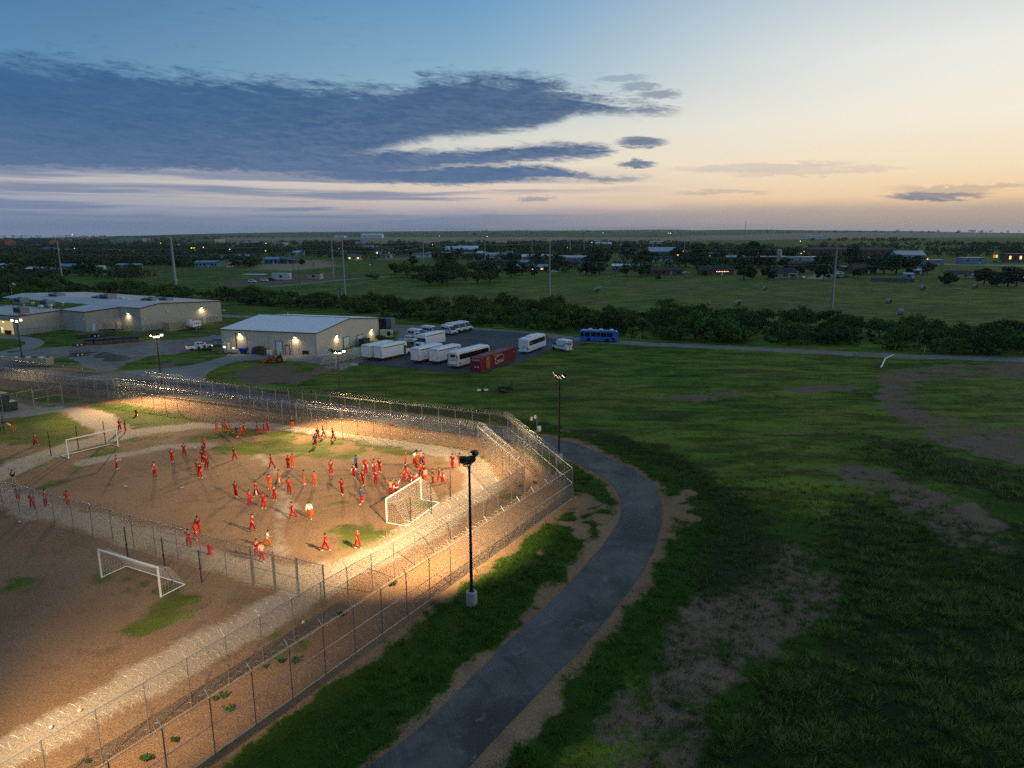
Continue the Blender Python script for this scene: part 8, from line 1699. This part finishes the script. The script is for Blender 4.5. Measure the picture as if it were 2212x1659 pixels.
w = G(*T3(1583, 212)); h = hgt(*T3(1583, 212), T3(0, 160)[1]); t = thing('silo', 'pale tall silo catching the evening light above the town', 'silo', w); MB().lathe([(4, 0), (4, h * .92), (2.5, h * .98), (.3, h)], n=18).build('shell', WALLS['beige'], t); MB().box((0, -4.05, h * .45), (1.0, .1, h * .8)).build('ladder', M_GALV, t)
t = thing('water_tank', 'short white standpipe tank right of the town trees', 'tank', G(*T4(233, 295))); MB().lathe([(2.2, 0), (2.2, 10), (1.2, 11), (.2, 11.4)], n=14).build('shell', WALLS['beige'], t); MB().lathe([(2.4, 0), (2.4, .5)], n=14).build('base', M_CONCR, t)
t = thing('wood_fence', 'weathered wooden privacy fence behind the houses on the right', 'fence', G(*T4(978, 455)), math.atan2(*(G(*T4(1330, 462)) - G(*T4(978, 455)))[:2][::-1])); L_ = float(np.linalg.norm(G(*T4(1330, 462)) - G(*T4(978, 455)))); M_FW = mat('grey_fence_wood', (.10, .11, .12), .9, 0, .3, 1)
PK = [MB().box((0, 0, .95), (.9, .03, 1.9)).mesh('panel', M_FW), MB().box((0, 0, 1), (.12, .12, 2.1)).mesh('post', M_FW)]
for k in range(int(L_)): part('panel', PK[0], t, (k + .5, 0, TR.uniform(-.06, .06)))
for k in range(int(L_ / 2.4)): part('post', PK[1], t, (k * 2.4, .06, 0))
t = thing('garden_wall', 'tan masonry wall in front of the small gabled house', 'wall', G(*T2(1020, 286)), R(-6))
for k in range(9): MB().box((k * 4.4 + 2.2, 0, 1.2), (4.2, .3, 2.4)).build('panel', WALLS['tan'], t)
t = thing('open_canopy', 'pale blue flat canopy on posts above the cars on the dirt lot', 'canopy', G(*T1(2050, 440)), R(-8)); MB().box((0, 0, 3.2), (13, 6, .25)).build('canopy_roof', ROOFS['white'], t)
for x in (-5.8, 0, 5.8):
    for y in (-2.6, 2.6): MB().tube((x, y, 0), (x, y, 3.1), .1, None, 6).build('post', M_GALV, t)
house('small tan hut with a dark doorway beside the country lane', T2(515, 436), 8.5, 5, 3.4, .4, -6, 'tan', 'brown', 1, flat=True, cat='hut', name='hut'); house('white box trailer parked beside the cars on the dirt lot', T2(250, 440), 11, 3, 3.6, .3, -6, 'white', 'white', 1, flat=True, cat='trailer', name='box_trailer'); house('pale rounded caravan among the bushes at the left', T1(787, 366), 10, 3, 3.0, .6, -5, 'white', 'white', 3, cat='caravan', name='caravan'); house('white caravan with a dark window in bushes left of the porch roof', T1(335, 396), 8, 3, 2.6, .4, -5, 'white', 'white', 1, flat=True, cat='caravan', name='caravan')
def car(label, p, rot, paint, suv=False):
    t = thing('parked_car', label, 'car', G(*p), R(rot), 'parked cars in the town'); zt = 1.75 if suv else 1.45
    MB().hull([(-2.3, .35), (2.25, .35), (2.35, .7), (1.2, .92), (-2.2, .95)], 1.8, .05, .6).build('body', paint, t, .05); MB().hull([(-2.0 if suv else -1.6, .93), (1.1, .92), (.45, zt), (-1.7 if suv else -1.0, zt)], 1.6, .16, .95).build('cabin', paint, t, .04)
    for s in (-1, 1): MB().hull([(-1.5, 1.02), (.8, 1.0), (.4, zt - .12), (-1.1, zt - .12)], .03, 0, 0, 0, s * .76).build('window', M_GLASS, t)
    MB().hull([(1.02, 1.0), (1.12, .98), (.56, zt - .06), (.46, zt - .06)], 1.35).build('windshield', M_GLASS, t); pair(t, 'headlight', 2.3, .62, .68, (.08, .3, .14), M_CLEAR); wheels(t, (-1.4, 1.4), .9, .33, .2)
car('white pickup-like car at the left of the dirt lot row', T1(2030, 462), -10, M_BUSW, True); car('white sport utility car in the middle of the dirt lot row', T1(2128, 453), -10, M_BUSW, True); car('dark car at the right of the dirt lot row', T1(2190, 447), -8, mat('dark_green_car', (.03, .05, .05), .3), True); car('white van-like car parked by the dark garage at the field edge', T3(440, 384), 0, M_BUSW, True); car('white car on the short street at the right', T4(432, 434), 80, M_BUSW); car('white car hauling a trailer on the side street', T4(722, 400), 175, M_BUSW, True); car('dark car parked at the street end by the pylon', T4(695, 432), 170, mat('dark_blue_car', (.02, .025, .04), .3)); car('dull green car beside the brick house on the right', T4(762, 424), 175, mat('dull_green_car', (.05, .08, .06), .3)); car('dark car at the roadside lot', T4(1968, 300), 175, mat('dark_blue_car', (.02, .025, .04), .3)); car('maroon car at the roadside lot', T4(2030, 302), 170, M_TRED); car('silver car at the roadside lot', T4(2090, 292), 175, mat('silver_car', (.35, .36, .38), .3, .3)); car('dark van-like car in front of the glowing shop', T4(2160, 305), 175, mat('black_car', (.015, .015, .018), .3), True); car('pale car with tail lamps at the brick ranch house', T3(1492, 392), 170, M_BUSW); car('teal parked car left of the cream house', T2(800, 288), 0, mat('teal_car', (.04, .14, .22), .3), True)

# town trees: the largest ones singly, the rest of the wooded plain as one mass
big = [(T3, 760, 335, 2.0, 'huge dark cedar-like tree in the middle of town'), (T3, 830, 320, 1.7, 'dark tree right of the huge one'), (T3, 735, 405, .85, 'bright green tree at the field edge below the huge dark tree'), (T3, 690, 400, .8, 'green tree left of the bright one at the field edge'), (T3, 800, 400, .7, 'smaller green tree right of the bright one at the field edge'), (T3, 1170, 330, 1.6, 'tall dark tree left of the steel barn'), (T3, 1110, 318, 1.3, 'dark tree beside the tall one left of the steel barn'), (T3, 1020, 270, 1.5, 'tall green tree behind the pale metal roof'), (T3, 1010, 410, .75, 'young tree in front of the pale metal roof'), (T3, 1130, 412, .85, 'young tree right of the pale metal roof'), (T3, 1180, 408, .9, 'green tree left of the brick ranch house'), (T3, 1580, 355, 1.5, 'broad dark tree above the gap between the brick houses'), (T3, 1640, 350, 1.3, 'dark tree left of the house with string lights'), (T3, 1500, 340, 1.2, 'dark tree right of the orange lamp'), (T3, 1610, 268, 1.6, 'large dark tree left of the silo foot'), (T3, 1420, 280, 1.3, 'dark tree under the bright orange lamp'), (T3, 1650, 415, .55, 'pale green tree beside the chimney house'), (T3, 80, 335, 1.6, 'dark conifer-like tree left of the hay field pylon'), (T3, 440, 340, 1.2, 'bushy dark tree right of the hay field pylon'), (T3, 120, 400, .75, 'rounded tree at the hay field corner'), (T3, 180, 402, .7, 'rounded tree in front of the blue-roofed house'), (T3, 280, 410, .6, 'low tree left of the hay field pylon'), (T3, 310, 335, .9, 'brownish tree beside the garden-front house'), (T3, 1980, 290, 1.7, 'large dark tree right of the blue-roofed house'), (T3, 1770, 305, 1.1, 'dark tree behind the chimney house'), (T3, 1935, 345, 1.1, 'dark tree beside the transformer pole'), (T3, 2080, 350, 1.1, 'dark tree at the end of the town street'), (T3, 1960, 440, .9, 'tree at the field edge right of the string lights'), (T3, 2030, 440, .8, 'low tree at the field edge left of the dark gabled house'), (T3, 2155, 440, 1.0, 'bright tree at the field edge beside the dark gabled house'), (T3, 1270, 445, .35, 'low bush below the brick ranch house'),
       (T4, 30, 290, 1.7, 'large dark tree at the right end of town'), (T4, 180, 285, 1.6, 'dark tree behind the long pale roofs'), (T4, 310, 285, 1.5, 'second dark tree behind the long pale roofs'), (T4, 145, 345, 1.2, 'round dark tree in front of the long pale roofs'), (T4, 280, 345, 1.2, 'round dark tree beside the low brick house'), (T4, 600, 350, 1.3, 'round dark tree right of the low brick house'), (T4, 500, 385, .8, 'small dark tree at the low brick house'), (T4, 400, 395, .8, 'small dark tree behind the white car'), (T4, 595, 450, 1.05, 'tree at the field edge left of the right pylon'), (T4, 830, 350, 1.4, 'large dark tree behind the side street'), (T4, 920, 330, 1.2, 'dark tree right of the side street'), (T4, 1080, 390, 1.5, 'large green tree behind the wooden fence'), (T4, 1180, 395, 1.4, 'second large green tree behind the wooden fence'), (T4, 1010, 400, 1.0, 'green tree left of the two large ones behind the fence'), (T4, 1260, 395, 1.2, 'third green tree behind the wooden fence'), (T4, 1150, 290, 1.5, 'tree left of the gabled hall'), (T4, 1360, 330, 1.0, 'dark tree in front of the gabled hall'), (T4, 1430, 395, 1.0, 'dark tree right of the thick wooden pole'), (T4, 1330, 350, .9, 'small tree below the gabled hall'), (T4, 870, 425, .7, 'small tree beside the brick house'), (T4, 1590, 480, .95, 'round tree left of the white carport'), (T4, 1890, 480, 1.05, 'upright tree right of the white carport'), (T4, 1990, 498, 1.0, 'wide tree at the field edge on the right'), (T4, 2080, 498, 1.1, 'widest tree at the field edge on the right'), (T4, 2150, 495, .9, 'low tree at the right edge of the field'),
       (T1, 110, 385, 1.3, 'dark round tree at the left edge of town'), (T1, 390, 370, 1.2, 'green tree behind the porch roof'), (T1, 720, 410, .9, 'rounded tree in front of the caravan'), (T1, 640, 390, .8, 'small tree right of the blue-grey house'), (T2, 1165, 395, 1.1, 'wide tree at the left end of the field clump'), (T2, 1880, 420, 1.2, 'bright tree at the right end of the field clump'), (T2, 1950, 435, .9, 'low tree at the right end of the field clump'), (T2, 2090, 330, 1.4, 'dark conifer-like tree by the slate-roofed brick house'), (T2, 2100, 420, .7, 'low tree left of the hay field corner'), (T2, 420, 325, .6, 'small round tree right of the dark low house'), (T2, 1680, 270, .9, 'round green tree in front of the cream wing'), (T2, 1600, 335, 1.1, 'tree behind the field clump'), (T2, 1310, 330, .8, 'dark tree behind the bare broken pole')]
for v, x, y, s, lab in big:
    i = TR.randint(len(ELM)); tree(ELM[i], G(*v(x, y)), lab, 'large trees of the town', s * 1.15, TR.uniform(.8, 1.0), TR.uniform(0, 6.28), 'town_tree')
def tree_mass(name, P, dens_noise, n, h, ntri, size, seed, m, keep=.5, ymin=None):
    rs = np.random.RandomState(seed); P = np.array(P); x = rs.uniform(P[:, 0].min(), P[:, 0].max(), n * 4); y = rs.uniform(P[:, 1].min(), P[:, 1].max(), n * 4)
    # uniform over the readings' band so that the wooded belts keep their depth on the plain
    return x, y
def mass(name, bands, seed, m):
    rs = np.random.RandomState(seed); C_, Rr, S_ = [], [], []
    for (x0, y0, x1, y1), n, h, ns in bands:
        a = rs.uniform(x0, x1, n); b = rs.uniform(y0, y1, n)
        q = np.array([G(u, v)[:2] for u, v in zip(a, b)]); nz = fbm(q[:, 0], q[:, 1], ns, seed); q = q[nz > .47]
        k = len(q); hh = h * rs.uniform(.6, 1.35, k)
        C_.append(np.c_[q, ground_z(q[:, 0], q[:, 1]) + hh * .5]); Rr.append(hh * .62)
    C_, Rr = np.concatenate(C_), np.concatenate(Rr); n = 30
    k = len(C_); c = np.repeat(C_, n, 0); r = np.repeat(Rr, n); d = rs.normal(size=(k * n, 3)); d /= np.linalg.norm(d, axis=1)[:, None]
    p = c + d * (r * rs.uniform(.5, 1.0, k * n))[:, None] * (1.15, 1.15, .78); a = rs.normal(size=(k * n, 3)); a /= np.linalg.norm(a, axis=1)[:, None]; b = np.cross(a, d); b /= np.linalg.norm(b, axis=1)[:, None] + 1e-9
    s = (r * .30 * rs.uniform(.6, 1.3, k * n))[:, None]; V = np.stack([p + a * s, p - a * s * .5 + b * s * .8, p - a * s * .5 - b * s * .8], 1).reshape(-1, 3)
    tag(link(bpy.data.objects.new(name, nmesh(name, V, np.arange(k * n * 3).reshape(-1, 3), m))), kind='stuff')
mass('town_woods', [((-40, 526, 900, 548), 2300, 8.0, 90), ((-40, 545, 560, 578), 1700, 6.5, 60), ((560, 545, 820, 562), 170, 7, 50), ((820, 526, 1500, 552), 1500, 7.5, 90), ((940, 552, 1500, 566), 520, 6, 50), ((1060, 566, 1500, 590), 130, 6.0, 30), ((1480, 532, 2240, 552), 640, 7, 90), ((1500, 552, 1980, 584), 400, 5.5, 45), ((1980, 552, 2240, 556), 60, 5, 40), ((-40, 585, 330, 604), 260, 4.6, 25)], 5, M_LEAFD)
mass('far_woods', [((-40, 512, 600, 515), 420, 9, 400), ((600, 508.5, 1106, 511), 260, 11, 500), ((1000, 504.5, 2240, 506), 160, 14, 700), ((500, 506, 1300, 508), 220, 12, 900), ((1480, 519, 2000, 523), 110, 8, 300), ((1750, 529, 2240, 533), 170, 7, 150), ((-40, 517, 480, 524), 420, 9, 200), ((480, 527, 1500, 530), 460, 8, 200)], 9, M_LEAFD)

# ------------------------------------------------------------------ evening haze over the plain
def haze():
    m = bpy.data.materials.new('haze'); m.use_nodes = True; t = m.node_tree; t.nodes.clear()
    v = t.nodes.new('ShaderNodeVolumePrincipled'); o = t.nodes.new('ShaderNodeOutputMaterial'); t.links.new(v.outputs[0], o.inputs['Volume'])
    v.inputs['Color'].default_value = (.86, .90, .97, 1); v.inputs['Density'].default_value = 4.2e-5; v.inputs['Anisotropy'].default_value = .2
    h = MB().box((0, 7200, 29), (34000, 17000, 104)).build('haze', m); tag(h, kind='stuff')
haze()
scn.cycles.volume_bounces = 0
